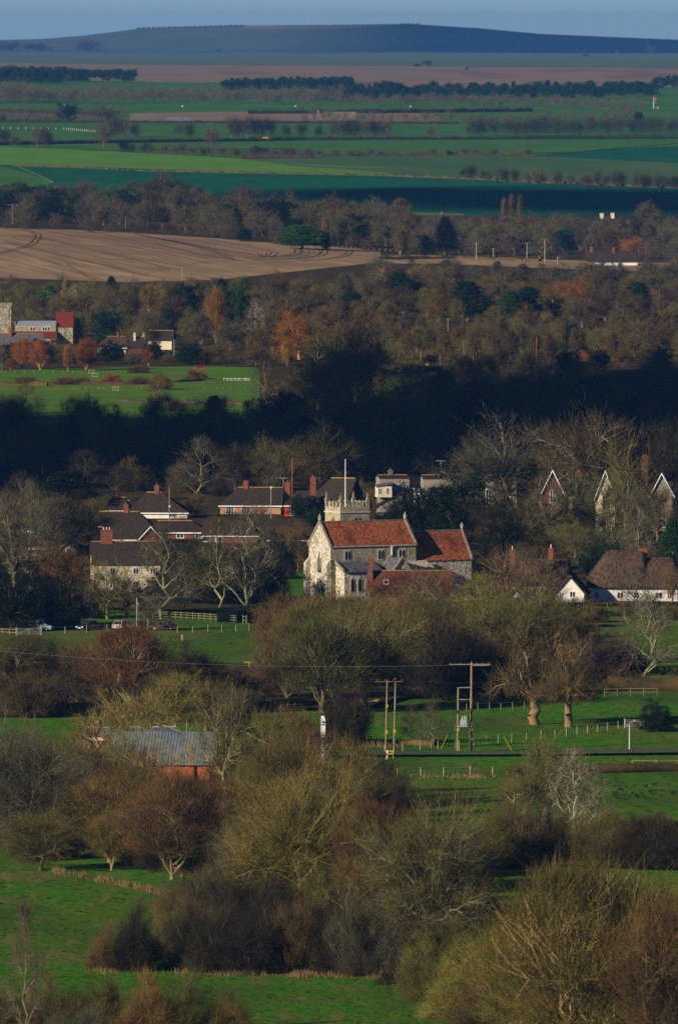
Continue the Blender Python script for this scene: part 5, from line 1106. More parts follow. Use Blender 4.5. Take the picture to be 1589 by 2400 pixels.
    xw0 = xa0+4.8; MB().box(xw0, xa1-.2, ya-.05, ya+.02, 2.4, 5.3).build('limewashed_panel', M['dress'], root)
    # porch gable of ashlar with a pair of small lights
    xp = x0+LN*.70; yp = y0-4.4
    gable_block(root, xp-1.95, xp+1.95, yp, y0-.05, 5.2, 7.75, 'stone_pale', 'slate', axis='y', over=.15, wname='porch_wall', rname='porch_roof', parapet='coping')
    for a_ in (-.3, .3): MB().extr([(xp+a_-.16, 5.2), (xp+a_+.16, 5.2), (xp+a_+.16, 5.7), (xp+a_, 5.95), (xp+a_-.16, 5.7)], 'y', yp-.05, yp-.015).build('porch_light', M['glass'], root)
    # second aisle chapel in front of the chancel join, with an arched window
    xs0, xs1 = x0+LN*.80, x1+2.0
    a = MB(); a.poly([(xs0,y0-3.0,-.5),(xs1,y0-3.0,-.5),(xs1,y0-.03,-.5),(xs0,y0-.03,-.5),(xs0,y0-3.0,6.0),(xs1,y0-3.0,6.0),(xs1,y0-.03,7.0),(xs0,y0-.03,7.0)], [(0,3,2,1),(0,1,5,4),(1,2,6,5),(3,0,4,7),(4,5,6,7),(2,3,7,6)]); a.build('chapel_wall', M['stone_pale'], root)
    u = (xs0+xs1)/2+.3; f = MB(); f.extr([(u-1.2, 3.6), (u+1.2, 3.6), (u+1.2, 4.6), (u+.8, 5.4), (u, 5.9), (u-.8, 5.4), (u-1.2, 4.6)], 'y', y0-3.08, y0-2.98); fo = f.build('chapel_window', M['dress'], root)
    for a_ in (-.6, 0, .6): MB().extr([(u+a_-.2, 3.8), (u+a_+.2, 3.8), (u+a_+.2, 4.8), (u+a_, 5.2), (u+a_-.2, 4.8)], 'y', y0-3.12, y0-3.075).build('pane', M['glass'], fo)
    # chancel
    xc0, xc1 = x1+.02, x1+(1093-960)/k; zc, zcr = 7.2, 11.9
    gable_block(root, xc0, xc1, -3.55, 3.55, zc, zcr, 'stone_pale', 'tile_red', over=.16, ridge='coping', parapet='coping', wname='chancel_wall', rname='chancel_roof')
    MB().box(xc0+2.2, xc1+.05, -3.62, -3.5, zc-.3, zc-.08).build('eaves_course', M['dress'], root)
    q = MB(); q.box(xc1-.14, xc1+.14, -.14, .14, zcr+.3, zcr+.8); q.box(xc1-.3, xc1+.3, -.1, .1, zcr+.8, zcr+.95); q.tube((xc1, 0, zcr+.9), (xc1, 0, zcr+1.35), .12, .03, 6); q.build('finial', M['dress'], root)
    # tower behind the nave
    p2, s2 = at(807, 1380)
    tw = 5.7; ty = 4.6+tw/2; rr = R(28); tx = ((803-843)/s+ty*math.sin(rr))/math.cos(rr)
    rt = root
    def loc(x, y): return (x, y)
    T0, T1, U0, U1 = tx-tw/2, tx+tw/2, ty-tw/2, ty+tw/2
    MB().box(T0, T1, U0, U1, -.5, 15.1).build('tower', M['ashlar'], root)
    tower = root.children[-1] if False else bpy.data.objects[-1] if False else None
    st = MB(); st.box(T0-.14, T1+.14, U0-.14, U1+.14, 15.1, 15.32); st.build('string_course', M['dress'], root)
    pr = MB(); t = .42
    pr.box(T0, T1, U0, U0+t, 15.32, 16.15); pr.box(T0, T1, U1-t, U1, 15.32, 16.15); pr.box(T0, T0+t, U0+t, U1-t, 15.32, 16.15); pr.box(T1-t, T1, U0+t, U1-t, 15.32, 16.15); pr.build('parapet', M['ashlar'], root)
    mr = MB(); n = 5; w_ = tw/(2*n-1)
    for i in range(n):
        a0 = T0+2*i*w_; b0 = U0+2*i*w_
        for yy in (U0, U1-t): mr.box(a0, a0+w_, yy+.002, yy+t-.002, 16.15, 16.95); mr.box(a0-.05, a0+w_+.05, yy-.05, yy+t+.05, 16.95, 17.07)
        if 0 < i < n-1:
            for xx in (T0, T1-t): mr.box(xx+.002, xx+t-.002, b0, b0+w_, 16.15, 16.95); mr.box(xx-.05, xx+t+.05, b0-.05, b0+w_+.05, 16.95, 17.07)
    mr.build('battlements', M['ashlar'], root)
    for xx, yy in ((T0+.2, U0+.2), (T1-.2, U0+.2), (T0+.2, U1-.2), (T1-.2, U1-.2)):
        q = MB(); q.box(xx-.28, xx+.28, yy-.28, yy+.28, 17.07, 17.5); q.tube((xx, yy, 17.5), (xx, yy, 18.7), .3, .05, 4); q.build('pinnacle', M['coping'], root)
    for sd_, u0 in (('f', tx+.6), ('l', ty-.2)):
        for a_ in (-.36, .36):
            prf = [(u0+a_-.26, 12.9), (u0+a_+.26, 12.9), (u0+a_+.26, 13.85), (u0+a_, 14.3), (u0+a_-.26, 13.85)]
            if sd_ == 'f': MB().extr(prf, 'y', U0-.05, U0-.01).build('belfry_window', M['glass'], root)
            else: MB().extr(prf, 'x', T0-.05, T0-.01).build('belfry_window', M['brick'], root)
    # the flagpole stands on the tower
    wp = root.matrix_basis @ Vector((tx-.35, ty, 14.3))
    a = root.rotation_euler[2]; wp = root.location+Vector((math.cos(a)*(tx-.35)-math.sin(a)*ty, math.sin(a)*(tx-.35)+math.cos(a)*ty, 14.3))
    fp = empty('flagpole', wp, 0, 'tall white flagpole rising from the church tower', 'flagpole')
    MB().tube((0, 0, 0), (0, 0, 9.9), .12, .06, 10).build('pole', M['wpaint'], fp); MB().tube((0, 0, 9.9), (0, 0, 10.1), .12, .05, 8).build('cap', M['dress'], fp)
    return root
church()
# low pantiled range in front of the church
r, s, L, ze, zr, B = house('outbuilding', 'long brown-pantiled outbuilding with two rooflights, right in front of the church', 853, 1042, 1405, 1374, 1320, 6, 3, 'stone_brick', 'tile_brown', over=.25, ridge='ridge', gutter=None, ch=[(856, .75, .7, -1.0, 1292, 'brick', 0)], wins=[('f', -2, .25, .8, .7), ('f', 3, .25, .8, .7)])
def skylight(root, u, v, w, h, B, ze, zr, nm='rooflight', fr='dress'):
    """on the front slope: u along, v = share of the slope"""
    x0, x1, y0, y1 = B; half = (y1-y0)/2; sl = math.atan2(zr-ze, half); f = MB(); g = MB()
    y = y0+half*v; z = ze+(zr-ze)*v; nx, nz = -math.sin(sl), math.cos(sl); tx, tz = math.cos(sl), math.sin(sl)
    def q(mb, a, b, c0, c1, d0, d1):
        pts = [(aa, y+tx*cc+nx*dd, z+tz*cc+nz*dd) for dd in (d0, d1) for aa, cc in ((a, c0), (b, c0), (b, c1), (a, c1))]
        mb.poly(pts, [(0,1,2,3),(7,6,5,4),(0,4,5,1),(1,5,6,2),(2,6,7,3),(3,7,4,0)])
    q(f, u-w/2, u-w/2+.14, -h/2, h/2, .01, .14); q(f, u+w/2-.14, u+w/2, -h/2, h/2, .01, .14); q(f, u-w/2+.14, u+w/2-.14, -h/2, -h/2+.14, .01, .143); q(f, u-w/2+.14, u+w/2-.14, h/2-.14, h/2, .01, .143)
    o = f.build(nm, M[fr], root); q(g, u-w/2+.13, u+w/2-.13, -h/2+.13, h/2-.13, .02, .08); g.build('pane', M['glass'], o)
skylight(r, -(947-891)/s, .5, .95, 1.0, B, ze, zr); skylight(r, (970-947)/s, .62, .95, 1.0, B, ze, zr)
# ---------------- village houses, left
house('bungalow', 'hip-roofed dark bungalow with a brick chimney, at the back left of the village', 299, 436, 1205, 1182, 1138, 9, -4, 'white', 'tile_dark', hip=(3.5, 5.5), ch=[(362, 1.0, .8, 0, 1124, 'brick', 1)], wins=[('f', 3, .8, 1.6, 1.1)])
house('bungalow', 'dark bungalow behind with its own brick chimney, left of the hip-roofed one', 236, 300, 1200, 1178, 1150, 8, -4, 'white', 'tile_dark', hip=(2, 1), ch=[(268, 1.0, .8, 0, 1134, 'brick', 1)])
house('bungalow', 'low dark roof with a stubby chimney in front of the hip-roofed bungalow', 200, 350, 1232, 1214, 1183, 8, -2, 'brick', 'tile_dark', hip=(2.5, 2.5), ch=[(291, .9, .8, 0, 1168, 'brick', 1)])
house('bungalow', 'small cottage end with a cream gable between trees, far left', 82, 128, 1250, 1226, 1200, 7, 20, 'cream', 'tile_dark', axis='y', gutter='wpaint', wins=[('f', 0, .7, 1.2, 1.0)])
r, s, L, ze, zr, B = house('bungalow', 'brick bungalow with a white-edged gable and a wide picture window, far left', 55, 130, 1295, 1266, 1244, 8, 10, 'brick_dark', 'tile_dark', ridge=None, wins=[('f', -1.6, .9, 2.8, 1.5, 3), ('f', 2.1, .9, 1.3, 1.4)])
gable_block(r, L/2-.3, L/2+3.2, -5.5, 3, ze, ze+1.7, 'cream', 'tile_dark', axis='y', over=.4, wname='wing_wall', rname='wing_roof'); win(r, 'f', L/2+1.5, .8, 1.2, 1.5, (0, 0, -5.5, 0))
for s_ in (-1, 1):
    b = MB(); c = L/2+1.45; b.extr([(c, ze+1.72), (c+s_*2.3, ze-.35), (c+s_*2.3, ze-.62), (c, ze+1.42)], 'y', -5.99, -5.91); b.build('bargeboard', M['wpaint'], r)
r, s, L, ze, zr, B = house('cottage', 'long cream-walled cottage with a dark red roof and a wide two-pot chimney, left', 212, 366, 1372, 1300, 1252, 7, 6, 'cream', 'tile_dark', gutter=None, ch=[(246, 2.0, .8, 0, 1226, 'brick', 3)], wins=[('f', -2.5, 3.3, 1.1, 1.2), ('f', 1.6, 3.3, 1.1, 1.2), ('f', 4.6, 3.3, 1.1, 1.2), ('f', -2.5, .9, 1.1, 1.3), ('f', 1.6, .9, 1.1, 1.3), ('f', 4.6, .9, 1.1, 1.3)], door=(-.5, 'wood'))
Bk = house('bungalow', 'black-roofed bungalow with a white bargeboard peak behind the cream cottage', 240, 345, 1262, 1246, 1210, 8, 0, 'brick_dark', 'tile_dark', gutter=None, over=.3, ridge=None)
r, s, L, ze, zr, B = Bk
gable_block(r, 2.2, 7.2, -5.0, 2, ze-.2, zr-.3, 'brick_dark', 'tile_dark', axis='y', over=.35, wname='wing_wall', rname='wing_roof')
for s_ in (-1, 1):
    b = MB(); b.extr([(4.7, zr-.28), (4.7+s_*2.85, ze-.55), (4.7+s_*2.85, ze-.8), (4.7, zr-.58)], 'y', -5.44, -5.36); b.build('bargeboard', M['wpaint'], r)
MB().box(-L/2, 2.0, -4.5, -4.36, ze-.35, ze-.15).build('gutter', M['wpaint'], r)
house('bungalow', 'dark-roofed brick bungalow with a bright white gutter left of the long roofs', 364, 480, 1252, 1229, 1204, 9, -3, 'brick', 'tile_dark', hip=(0, 3), ridge='ridge', wins=[('f', -.2, .6, 1.5, 1.3), ('f', 3.4, .6, 1.5, 1.3)])
house('bungalow', 'brick bungalow with a long dark roof sagging behind the tall thin trees', 474, 600, 1262, 1236, 1202, 9, -5, 'brick', 'tile_dark', hip=(0, 3), ridge=None, wins=[('f', -4.6, .7, 1.4, 1.4), ('f', -2.2, .7, 1.4, 1.4)])
house('bungalow', 'brick bungalow whose dark hipped roof nearly touches the church gable', 612, 716, 1262, 1246, 1212, 9, -2, 'brick', 'tile_dark', hip=(0, 4.5), ridge=None, wins=[('f', -1.6, .3, 1.3, .9)])
house('bungalow', 'honey-stone bungalow with a long brown hipped roof and two brick chimneys', 512, 652, 1195, 1166, 1127, 9, -3, 'stone_brick', 'tile_dark', hip=(3.4, 0), ch=[(568, 1.0, .8, 0, 1113, 'brick', 0), (665, 1.1, .8, 0, 1117, 'brick', 1)], wins=[('f', -4.2, .5, 1.7, 1.7, 2), ('f', -1.0, .5, 1.7, 1.5, 2)])
house('house', 'red-brick house with a tall chimney stack between the stone bungalow and church tower', 660, 722, 1200, 1166, 1134, 8, 0, 'brick', 'tile_dark', hip=(2.5, 0), ridge=None, ch=[(724, 1.15, .9, -1, 1104, 'brick', 1)], wins=[('f', -1.1, .6, 1.2, 1.8), ('f', 2.2, .9, 1.6, 1.2)], door=(-2.4, 'redpaint'))
r, s, L, ze, zr, B = house('house', 'big dark-roofed house with a brick gable end, directly left of the flagpole', 733, 822, 1190, 1152, 1105, 9, -20, 'brick_dark', 'tile_dark', hip=(3.2, 0), gutter=None, over=.3)
win(r, 'r', 0, ze+1.0, .7, 1.2, B)
# ---------------- grey rendered houses right of the tower
r, s, L, ze, zr, B = house('house', 'tall grey pebbledashed house with a white-sided dormer, right of the tower', 874, 942, 1196, 1105, 1098, 6, 8, 'pebble', 'tile_dark', gutter=None, over=.12, ridge='ridge', ch=[(903, .9, .7, 0, 1088, 'tile_grey', 1)], wins=[('f', 2.3, 3.9, 1.3, 2.7, 1), ('f', .25, 5.9, .8, .8, 0), ('f', .4, 1.5, 1.5, .9, 2)])
s_l = -L/2
w_ = MB(); w_.extr([(-3.4, -.5), (2.2, -.5), (2.2, 5.6), (-3.4, 3.3)], 'y', -5.3, -3.02) if False else w_.poly([(s_l-.6,-5.6,-.5),(s_l+4.2,-5.6,-.5),(s_l+4.2,-3.02,-.5),(s_l-.6,-3.02,-.5),(s_l-.6,-5.6,2.6),(s_l+4.2,-5.6,4.9),(s_l+4.2,-3.02,4.9),(s_l-.6,-3.02,2.6)], [(0,3,2,1),(0,1,5,4),(1,2,6,5),(3,0,4,7),(4,5,6,7),(2,3,7,6)])
w_.build('wing_wall', M['pebble'], r)
MB().slab([(s_l-1.5,-5.85,2.35),(s_l+4.4,-5.85,5.2),(s_l+4.4,-3.02,5.2),(s_l-1.5,-3.02,2.35)], .16).build('wing_roof', M['tile_dark'], r)
d = MB().box(s_l-1.0, s_l+2.0, -6.1, -3.05, 4.2, 6.4).build('dormer', M['cream'], r)
MB().slab([(s_l-1.2,-6.3,6.35),(s_l+2.2,-6.3,7.0),(s_l+2.2,-3.0,7.2),(s_l-1.2,-3.0,6.6)], .12).build('dormer_roof', M['slate'], d)
for a_, w2 in ((s_l-.45, .8), (s_l+1.1, .7)): win(d, 'f', a_, 4.7, w2, 1.4, (0, 0, -6.1, 0))
win(d, 'l', -4.6, 4.5, 1.2, 1.6, (s_l-1.0, 0, 0, 0))
r, s, L, ze, zr, B = house('house', 'grey pebbledashed house with a white conservatory, behind the great yews', 976, 1062, 1175, 1106, 1098, 6, 5, 'pebble', 'tile_dark', gutter=None, over=.12, ch=[(1026, .9, .7, 0, 1087, 'tile_grey', 1)])
cv = MB(); cv.box(-L/2-2.0, -L/2+1.6, -5.4, -3.02, -.3, 3.5); c_ = cv.build('conservatory', M['wpaint'], r)
MB().slab([(-L/2-2.2,-5.6,3.5),(-L/2+1.8,-5.6,3.5),(-L/2+1.8,-3.02,4.2),(-L/2-2.2,-3.02,4.2)], .1).build('conservatory_roof', M['steel'], c_)
for a_ in (-1.3, -.2, .9): win(c_, 'f', -L/2+a_, 1.0, .85, 2.1, (0, 0, -5.4, 0), bars=0)
house('house', 'grey rendered house with low mossy roof, left of the gabled villa', 1126, 1198, 1178, 1112, 1104, 6, -6, 'pebble', 'tile_grey', gutter=None, over=.15, ch=[(1166, 1.3, .8, 0, 1095, 'tile_grey', 1)], wins=[('f', -2.6, 2.3, 1.2, 1.9), ('f', 1.5, 2.6, 1.2, 1.2)])
# blue shed beside the tower
house('shed', 'small blue shed with white-framed windows beside the church tower', 866, 890, 1222, 1206, 1199, 3, 0, 'bluepaint', 'bluepaint', gutter=None, ridge=None, over=.15, cat='shed', wins=[('f', -.5, .6, .7, .7), ('f', .55, .6, .7, .7)])
# ---------------- villa with three gables
r, s = place('villa', 'tall gothic villa half hidden by trees, with red-brick, cream and timbered gables', 1400, 1235, 0, 'house', None, 5)
m_ = lambda px: (px-1400)/s
gable_block(r, m_(1262), m_(1556), 0, 8, 7.0, 10.0, 'brick_dark', 'tile_dark', over=.3, ch=[(m_(1494), 3.5, 1.2, .8, 15.0, 'brick_dark', 2), (m_(1340), 4, 1.1, .8, 11.9, 'brick_dark', 2)])
for cx, wd_, zt, ze_, wm, nm in ((1278, 46, 12.6, 8.6, 'brick_dark', 'brick_gable'), (1400, 44, 12.5, 7.6, 'cream', 'cream_gable'), (1531, 50, 12.0, 8.0, 'pebble', 'timbered_gable')):
    a0, a1 = m_(cx-wd_/2), m_(cx+wd_/2); G = gable_block(r, a0, a1, -3.2, -.01, ze_, zt, wm, 'tile_dark', axis='y', over=.35, wname=nm, rname='gable_roof')
    for s_ in (-1, 1):
        b = MB(); c = (a0+a1)/2; hw = (a1-a0)/2+.4; sl = (zt-ze_)/((a1-a0)/2); b.extr([(c, zt+.05), (c+s_*hw, zt-sl*hw+.05), (c+s_*hw, zt-sl*hw-.32), (c, zt-.35)], 'y', -3.66, -3.57); b.build('bargeboard', M['wpaint'], r)
    win(r, 'f', (a0+a1)/2, ze_-2.6, 1.2, 2.6, (0, 0, -3.2, 0), arch=False); win(r, 'f', (a0+a1)/2, 1.2, 1.6, 1.9, (0, 0, -3.2, 0), bars=2)
    if nm == 'timbered_gable':
        b = MB()
        for z in (ze_, ze_-2.9, ze_-3.4): b.box(a0, a1, -3.26, -3.205, z, z+.16)
        for u in np.linspace(a0+.1, a1-.3, 6): b.box(u, u+.14, -3.255, -3.203, ze_-5.5, ze_)
        b.build('timbers', M['wood_pole'], r)
MB().box(m_(1292), m_(1330), -2.2, -.02, -.5, 7.2).build('bay', M['cream'], r)
# ---------------- thatched cottages
def thatch(root, x0, x1, y0, y1, ze, zr, hl, hr):
    c = (y0+y1)/2; o = .5; V = []; k = 9; n = 22; xs = np.linspace(x0-o, x1+o, n)
    prof = [(-1, 0)]+[(-1+2*i/(k-1), math.sin(math.pi*i/(k-1))**.75) for i in range(k)]+[(1, 0)]
    for x in xs:
        e = min(1, max(.34 if hl else 1, (x-x0+o)/max(hl, .1)) if hl else 1, max(.34, (x1+o-x)/max(hr, .1)) if hr else 1)
        e = e**.7
        wv = .08*math.sin(x*1.7)
        for i, (a, b) in enumerate(prof):
            lo = i in (0, len(prof)-1)
            half = (y1-y0)/2+o
            V.append((x, c+a*half, ze-.5-(.35 if lo else 0)+b*(zr-ze+.5)*e+(0 if lo else wv*b)))
    m = len(prof); Q = [(i*m+j, (i+1)*m+j, (i+1)*m+j+1, i*m+j+1) for i in range(n-1) for j in range(m-1)]+[(i*m, i*m+m-1, (i+1)*m+m-1, (i+1)*m) for i in range(n-1)]
    mb = MB(); mb.v = V; mb.f = Q+[tuple(range(m)), tuple((n-1)*m+j for j in reversed(range(m)))]
    rf = mb.build('roof', M['thatch'], root)
    for p in rf.data.polygons: p.use_smooth = len(p.vertices) == 4
    MB().box(x0+hl, x1-hr, c-.35, c+.35, zr-.18, zr+.12).build('thatch_ridge', M['thatch'], rf); return rf
r, s = place('thatched_cottage', 'brown thatched cottage with a white gable facing right of centre', 1270, 1398, -6, 'cottage', None, 4)
MB().box(-6.0, 3.0, -3, 3, -.5, 4.0).build('wall', M['white'], r); rf = thatch(r, -6, 3.6, -3, 3, 4.0, 7.6, 2.2, .3)
gable_block(r, 1.6, 6.6, -5.6, 2.5, 2.4, 5.3, 'white', 'thatch', axis='y', over=.45, th=.4, wname='gable_wall', rname='gable_roof')
win(r, 'f', 4.6, 1.3, 1.1, 1.1, (0, 0, -5.6, 0)); win(r, 'f', 1.0, .8, 1.1, 1.1, (0, 0, -3.0, 0))
for x, top, w3 in ((-6.3, 9.3, .95), (.4, 9.6, .8)):
    k = MB(); k.box(x-w3/2, x+w3/2, -.5, .4, 2, top); k.box(x-w3/2-.08, x+w3/2+.08, -.58, .48, top-.3, top-.15); C = k.build('chimney', M['brick'], rf); MB().tube((x, 0, top-.01), (x, 0, top+.6), .14, .1, 8).build('chimney_pot', M['dress'], C)
k = MB(); k.box(-.6, 1.3, -4.6, -3.02, -.3, 2.2); k.poly([(-.8,-4.8,2.2),(1.5,-4.8,2.2),(.35,-4.8,3.2),(-.8,-3.02,2.2),(1.5,-3.02,2.2),(.35,-3.02,3.2)], [(0,1,2),(5,4,3),(0,2,5,3),(1,4,5,2),(0,3,4,1)]); k.build('porch', M['brick_orange'], r)
r, s = place('thatched_cottage', 'long low white cottage under a heavy dark thatch with a red chimney, right edge', 1468, 1398, -3, 'cottage', None, 5)
MB().box(-7.2, 7.6, -3.2, 3.2, -.5, 3.7).build('wall', M['white'], r); rf = thatch(r, -7.6, 1.8, -3.4, 3.4, 3.6, 9.1, 3.4, .4); thatch(r, 1.0, 8.4, -3.4, 3.4, 3.6, 7.8, .2, 2.0).name = 'wing_roof'
x, top = 1.5, 9.6
k = MB(); k.box(x-.75, x+.75, -.5, .5, 5, top); k.box(x-.85, x+.85, -.6, .6, top-.15, top); k.build('chimney', M['brick'], rf)
for u, w3 in ((-6.3, .9), (-2.3, 1.2), (.5, 1.2), (4.4, 1.4), (6.2, .8)): win(r, 'f', u, .9, w3, 1.2, (0, 0, -3.2, 0))
# garden wall under the thatched cottages
# ---------------- far church and neighbours, left
r, s = place('church', 'pale stone church with a lead roof and plum-red chancel on the far left', 82, 800, 0, 'church', None, 3)
m_ = lambda px: (px-82)/s
a0, a1 = m_(34), m_(129)
gable_block(r, a0, a1, 0, 7, 6.7, 7.7, 'stone', 'lead', over=.1, wname='nave_wall', rname='nave_roof', parapet='coping')
gable_block(r, a1+.02, m_(168), 0.6, 6.4, 6.2, 10.4, 'stone', 'tile_church', over=.2, wname='chancel_wall', rname='chancel_roof')
for u, k_ in ((m_(75), 2), (m_(106), 3)):
    f = MB().box(u-.45*k_, u+.45*k_, -.04, .02, 4.6, 6.1).build('nave_window', M['dress'], r)
    for i in range(k_): uu = u+(i-(k_-1)/2)*.8; MB().extr([(uu-.27, 4.75), (uu+.27, 4.75), (uu+.27, 5.6), (uu, 5.95), (uu-.27, 5.6)], 'y', -.07, -.035).build('pane', M['glass'], f)
MB().slab([(a0,-3.6,2.6),(a1+.3,-3.6,2.6),(a1+.3,-.02,4.5),(a0,-.02,4.5)], .15).build('aisle_roof', M['tile_church'], r); MB().box(a0+.2, a1, -3.2, -.03, -.5, 2.55).build('aisle_wall', M['stone'], r)
for u in (m_(118), m_(126)): win(r, 'f', u, .8, .7, 1.1, (0, 0, -3.2, 0), frame='dress')
MB().box(m_(-14), m_(25), 1, 7, -.5, 12.6).build('tower', M['stone'], r)
k = MB()
for i in range(6): u = m_(-14)+i*(m_(25)-m_(-14)-.5)/5; k.box(u, u+.55, .98, 1.4, 12.6, 13.2); k.box(u, u+.55, 6.6, 7.02, 12.6, 13.2)
k.build('battlements', M['stone'], r); MB().box(m_(19), m_(19)+.12, .85, .99, 8, 11.2).build('downpipe', M['black'], r)
house('cottage', 'slate-roofed cottage with a stubby orange chimney before the far church', -20, 98, 818, 795, 770, 7, 0, 'brick_dark', 'slate', over=.3, gutter=None, ch=[(23, .9, .7, -1, 757, 'brick_orange', 0)])
r, s, L, ze, zr, B = house('cottage', 'white cottage with a tan hipped roof carrying a dark solar panel', 226, 290, 822, 801, 777, 6, 4, 'white', 'thatch', hip=(3.0, 0), ch=[(272, .7, .7, 0, 769, 'brick', 1)], wins=[('f', -2, .9, 1.3, 1.2), ('f', 2.6, .9, 1.8, 1.2, 2)], gutter='wpaint')
q = MB().slab([(-1.6,-2.6,ze+.75),(-.2,-2.6,ze+.75),(.2,-1.1,ze+2.05),(-1.2,-1.1,ze+2.05)], .06).build('solar_panel', M['glass'], r)
house('cottage', 'small tan-roofed cottage with a slim chimney right of the white cottage', 296, 330, 822, 800, 778, 6, 0, 'brick_dark', 'tile_dark', hip=(1.5, 0), gutter=None, ch=[(311, .7, .6, -1, 769, 'dress', 0)])
house('cottage', 'brown-roofed cottage with pale brick end and a white chimney, by the paddock', 345, 400, 812, 783, 763, 7, -6, 'cream', 'tile_dark', gutter=None, over=.5, ridge='ridge', ch=[(334, .7, .6, -3, 768, 'dress', 1)])
house('cottage', 'brick cottage gable with a dark roof at the far edge of the shaded wood', 1306, 1358, 838, 822, 803, 7, 16, 'brick_orange', 'tile_dark', axis='y', gutter=None, over=.3, ridge=None)
r, s, L, ze, zr, B = house('farmhouse', 'brown-roofed farmhouse with two red chimneys and white walls beyond the poles', 1362, 1474, 616, 603, 580, 8, 0, 'white', 'tile_dark', gutter=None, ridge=None, ch=[(1368, 1.1, .9, 0, 570, 'brick', 0), (1419, 1.1, .9, 0, 571, 'brick', 0)], wins=[('f', -4, .5, 1.5, 1.2), ('f', 3, .5, 1.5, 1.2)])
house('house', 'roof with cream chimneys peeping over the trees at upper right', 1385, 1450, 528, 512, 503, 8, 0, 'stone', 'tile_dark', gutter=None, ridge=None, ch=[(1392, 1.6, .9, 0, 493, 'cream', 2), (1417, 1.6, .9, 0, 492, 'cream', 2)])
house('stack_of_straw', 'weathered brown straw stack with a ragged left end in the far fields', 716, 822, 273, 261, 258, 9, 0, 'brick_dark', 'plough', gutter=None, ridge=None, over=.1, cat='straw stack') if False else None
st = empty('straw_stack', at(770, 272)[0], 0, 'weathered brown straw stack with a ragged left end in the far fields', 'straw stack')
k = MB(); g = random.Random(4); s = at(770, 272)[1]
for i in range(19):
    for j in range(4 if i > 5 else g.choice((2, 3, 5))): x = -54/s+i*5.7/s; k.box(x+.05, x+5.5/s, g.uniform(-.2, .2), 6, j*1.15+.02*j, j*1.15+1.1)
k.build('bales', M['corr_tan'], st)
T0_ = empty('barrow', at(405, 280)[0], 0, 'grey sheeted clamp lying in the far stubble field', 'clamp'); s = at(405, 280)[1]
MB().poly([(-28/s,0,0),(42/s,0,0),(34/s,4,3.0),(-14/s,4,3.2),(-28/s,9,0),(42/s,9,0)], [(0,1,2,3),(4,3,2,5),(0,3,4),(1,5,2),(0,4,5,1)]).build('sheet', M['corr'], T0_)
# ---------------- the brick barn
r, s = place('barn', 'orange brick barn under a corrugated blue-grey roof with rusty sheets, lower left', 440, 1848, -6, 'barn', None, 6)
m_ = lambda px: (px-440)/s
a0, a1, ae = m_(255), m_(485), m_(578)
gable_block(r, a0, a1, 0, 9, 4.4, 8.0, 'brick_orange', 'corr', over=.4, wname='wall', rname='roof', ch=[])
rb = MB()   # ribs of the sheeting
for i in range(int((a1-a0+.8)/.42)):
    x = a0-.35+i*.42
    sl = 3.6/4.5; rb.poly([(x,-.38,4.4-sl*.38+.005),(x+.12,-.38,4.4-sl*.38+.005),(x+.12,4.5,8.005),(x,4.5,8.005),(x+.03,-.38,4.4-sl*.38+.07),(x+.09,-.38,4.4-sl*.38+.07),(x+.09,4.5,8.07),(x+.03,4.5,8.07)], [(4,5,6,7),(0,4,7,3),(1,2,6,5),(0,1,5,4)])
rb.build('sheeting_ribs', M['corr'], [c for c in bpy.data.objects if c.parent == r and c.name.startswith('roof')][0])
MB().slab([(m_(430),-.5,4.0),(m_(452),-.5,4.0),(m_(440),1.9,6.0),(m_(421),1.9,6.0)], .05).build('rusty_sheet', M['corr_tan'], r)
MB().slab([(m_(405),-.5,4.0),(m_(421),-.5,4.0),(m_(412),1.2,5.4),(m_(398),1.2,5.4)], .05).build('rusty_sheet', M['corr_tan'], r)
MB().box(a1+.02, ae, .3, 7, -.5, 4.3).build('lean_to_wall', M['brick_orange'], r); MB().slab([(a1+.02,-.1,4.35),(ae+.2,-.1,4.35),(ae+.2,7.2,4.9),(a1+.02,7.2,4.9)], .15).build('lean_to_roof', M['tile_dark'], r)
MB().box(m_(447), m_(447)+.26, -.2, -.02, 0, 4.2).build('downpipe', M['black'], r); MB().box(m_(569), m_(569)+.14, .12, .28, 0, 4.3).build('downpipe', M['wpaint'], r)
q = MB(); q.extr([(m_(545)-.9, 0), (m_(545)+.9, 0), (m_(545)+.9, 1.5), (m_(545)+.5, 2.1), (m_(545)-.5, 2.1), (m_(545)-.9, 1.5)], 'y', .24, .29); q.build('archway', M['black'], r)
r2, s = place('lean_shelter', 'small open-fronted shelter with a grey felt roof against the barn', 458, 1856, 0, 'shelter', None, 0)
for x in (-1.7, 1.7):
    for y in (-1.5, 1.2): MB().box(x-.09, x+.09, y-.09, y+.09, -.2, 2.1).build('post', M['wood'], r2)
MB().slab([(-2.2,-1.9,2.05),(2.2,-1.9,2.05),(1.9,1.6,2.7),(-1.9,1.6,2.7)], .12).build('roof', M['pebble'], r2); MB().box(-1.9, 1.9, 1.2, 1.3, 0, 2.2).build('back_board', M['wood'], r2)
r3, s = place('shed', 'long low shed with red-edged grey roof, behind the corrugated barn', 310, 1752, 8, 'shed', None, 4)
L3 = 105/s; gable_block(r3, -L3, L3, 0, 8, 2.6, 3.6, 'corr_tan', 'corr', over=.3, ridge='steel')
MB().box(-L3-.35, L3+.35, -.5, -.36, 2.0, 2.6).build('fascia', M['redpaint'], r3); MB().box(-L3-.35, -L3+2.5, -.56, -.505, 2.1, 2.5).build('notice', M['wpaint'], r3)
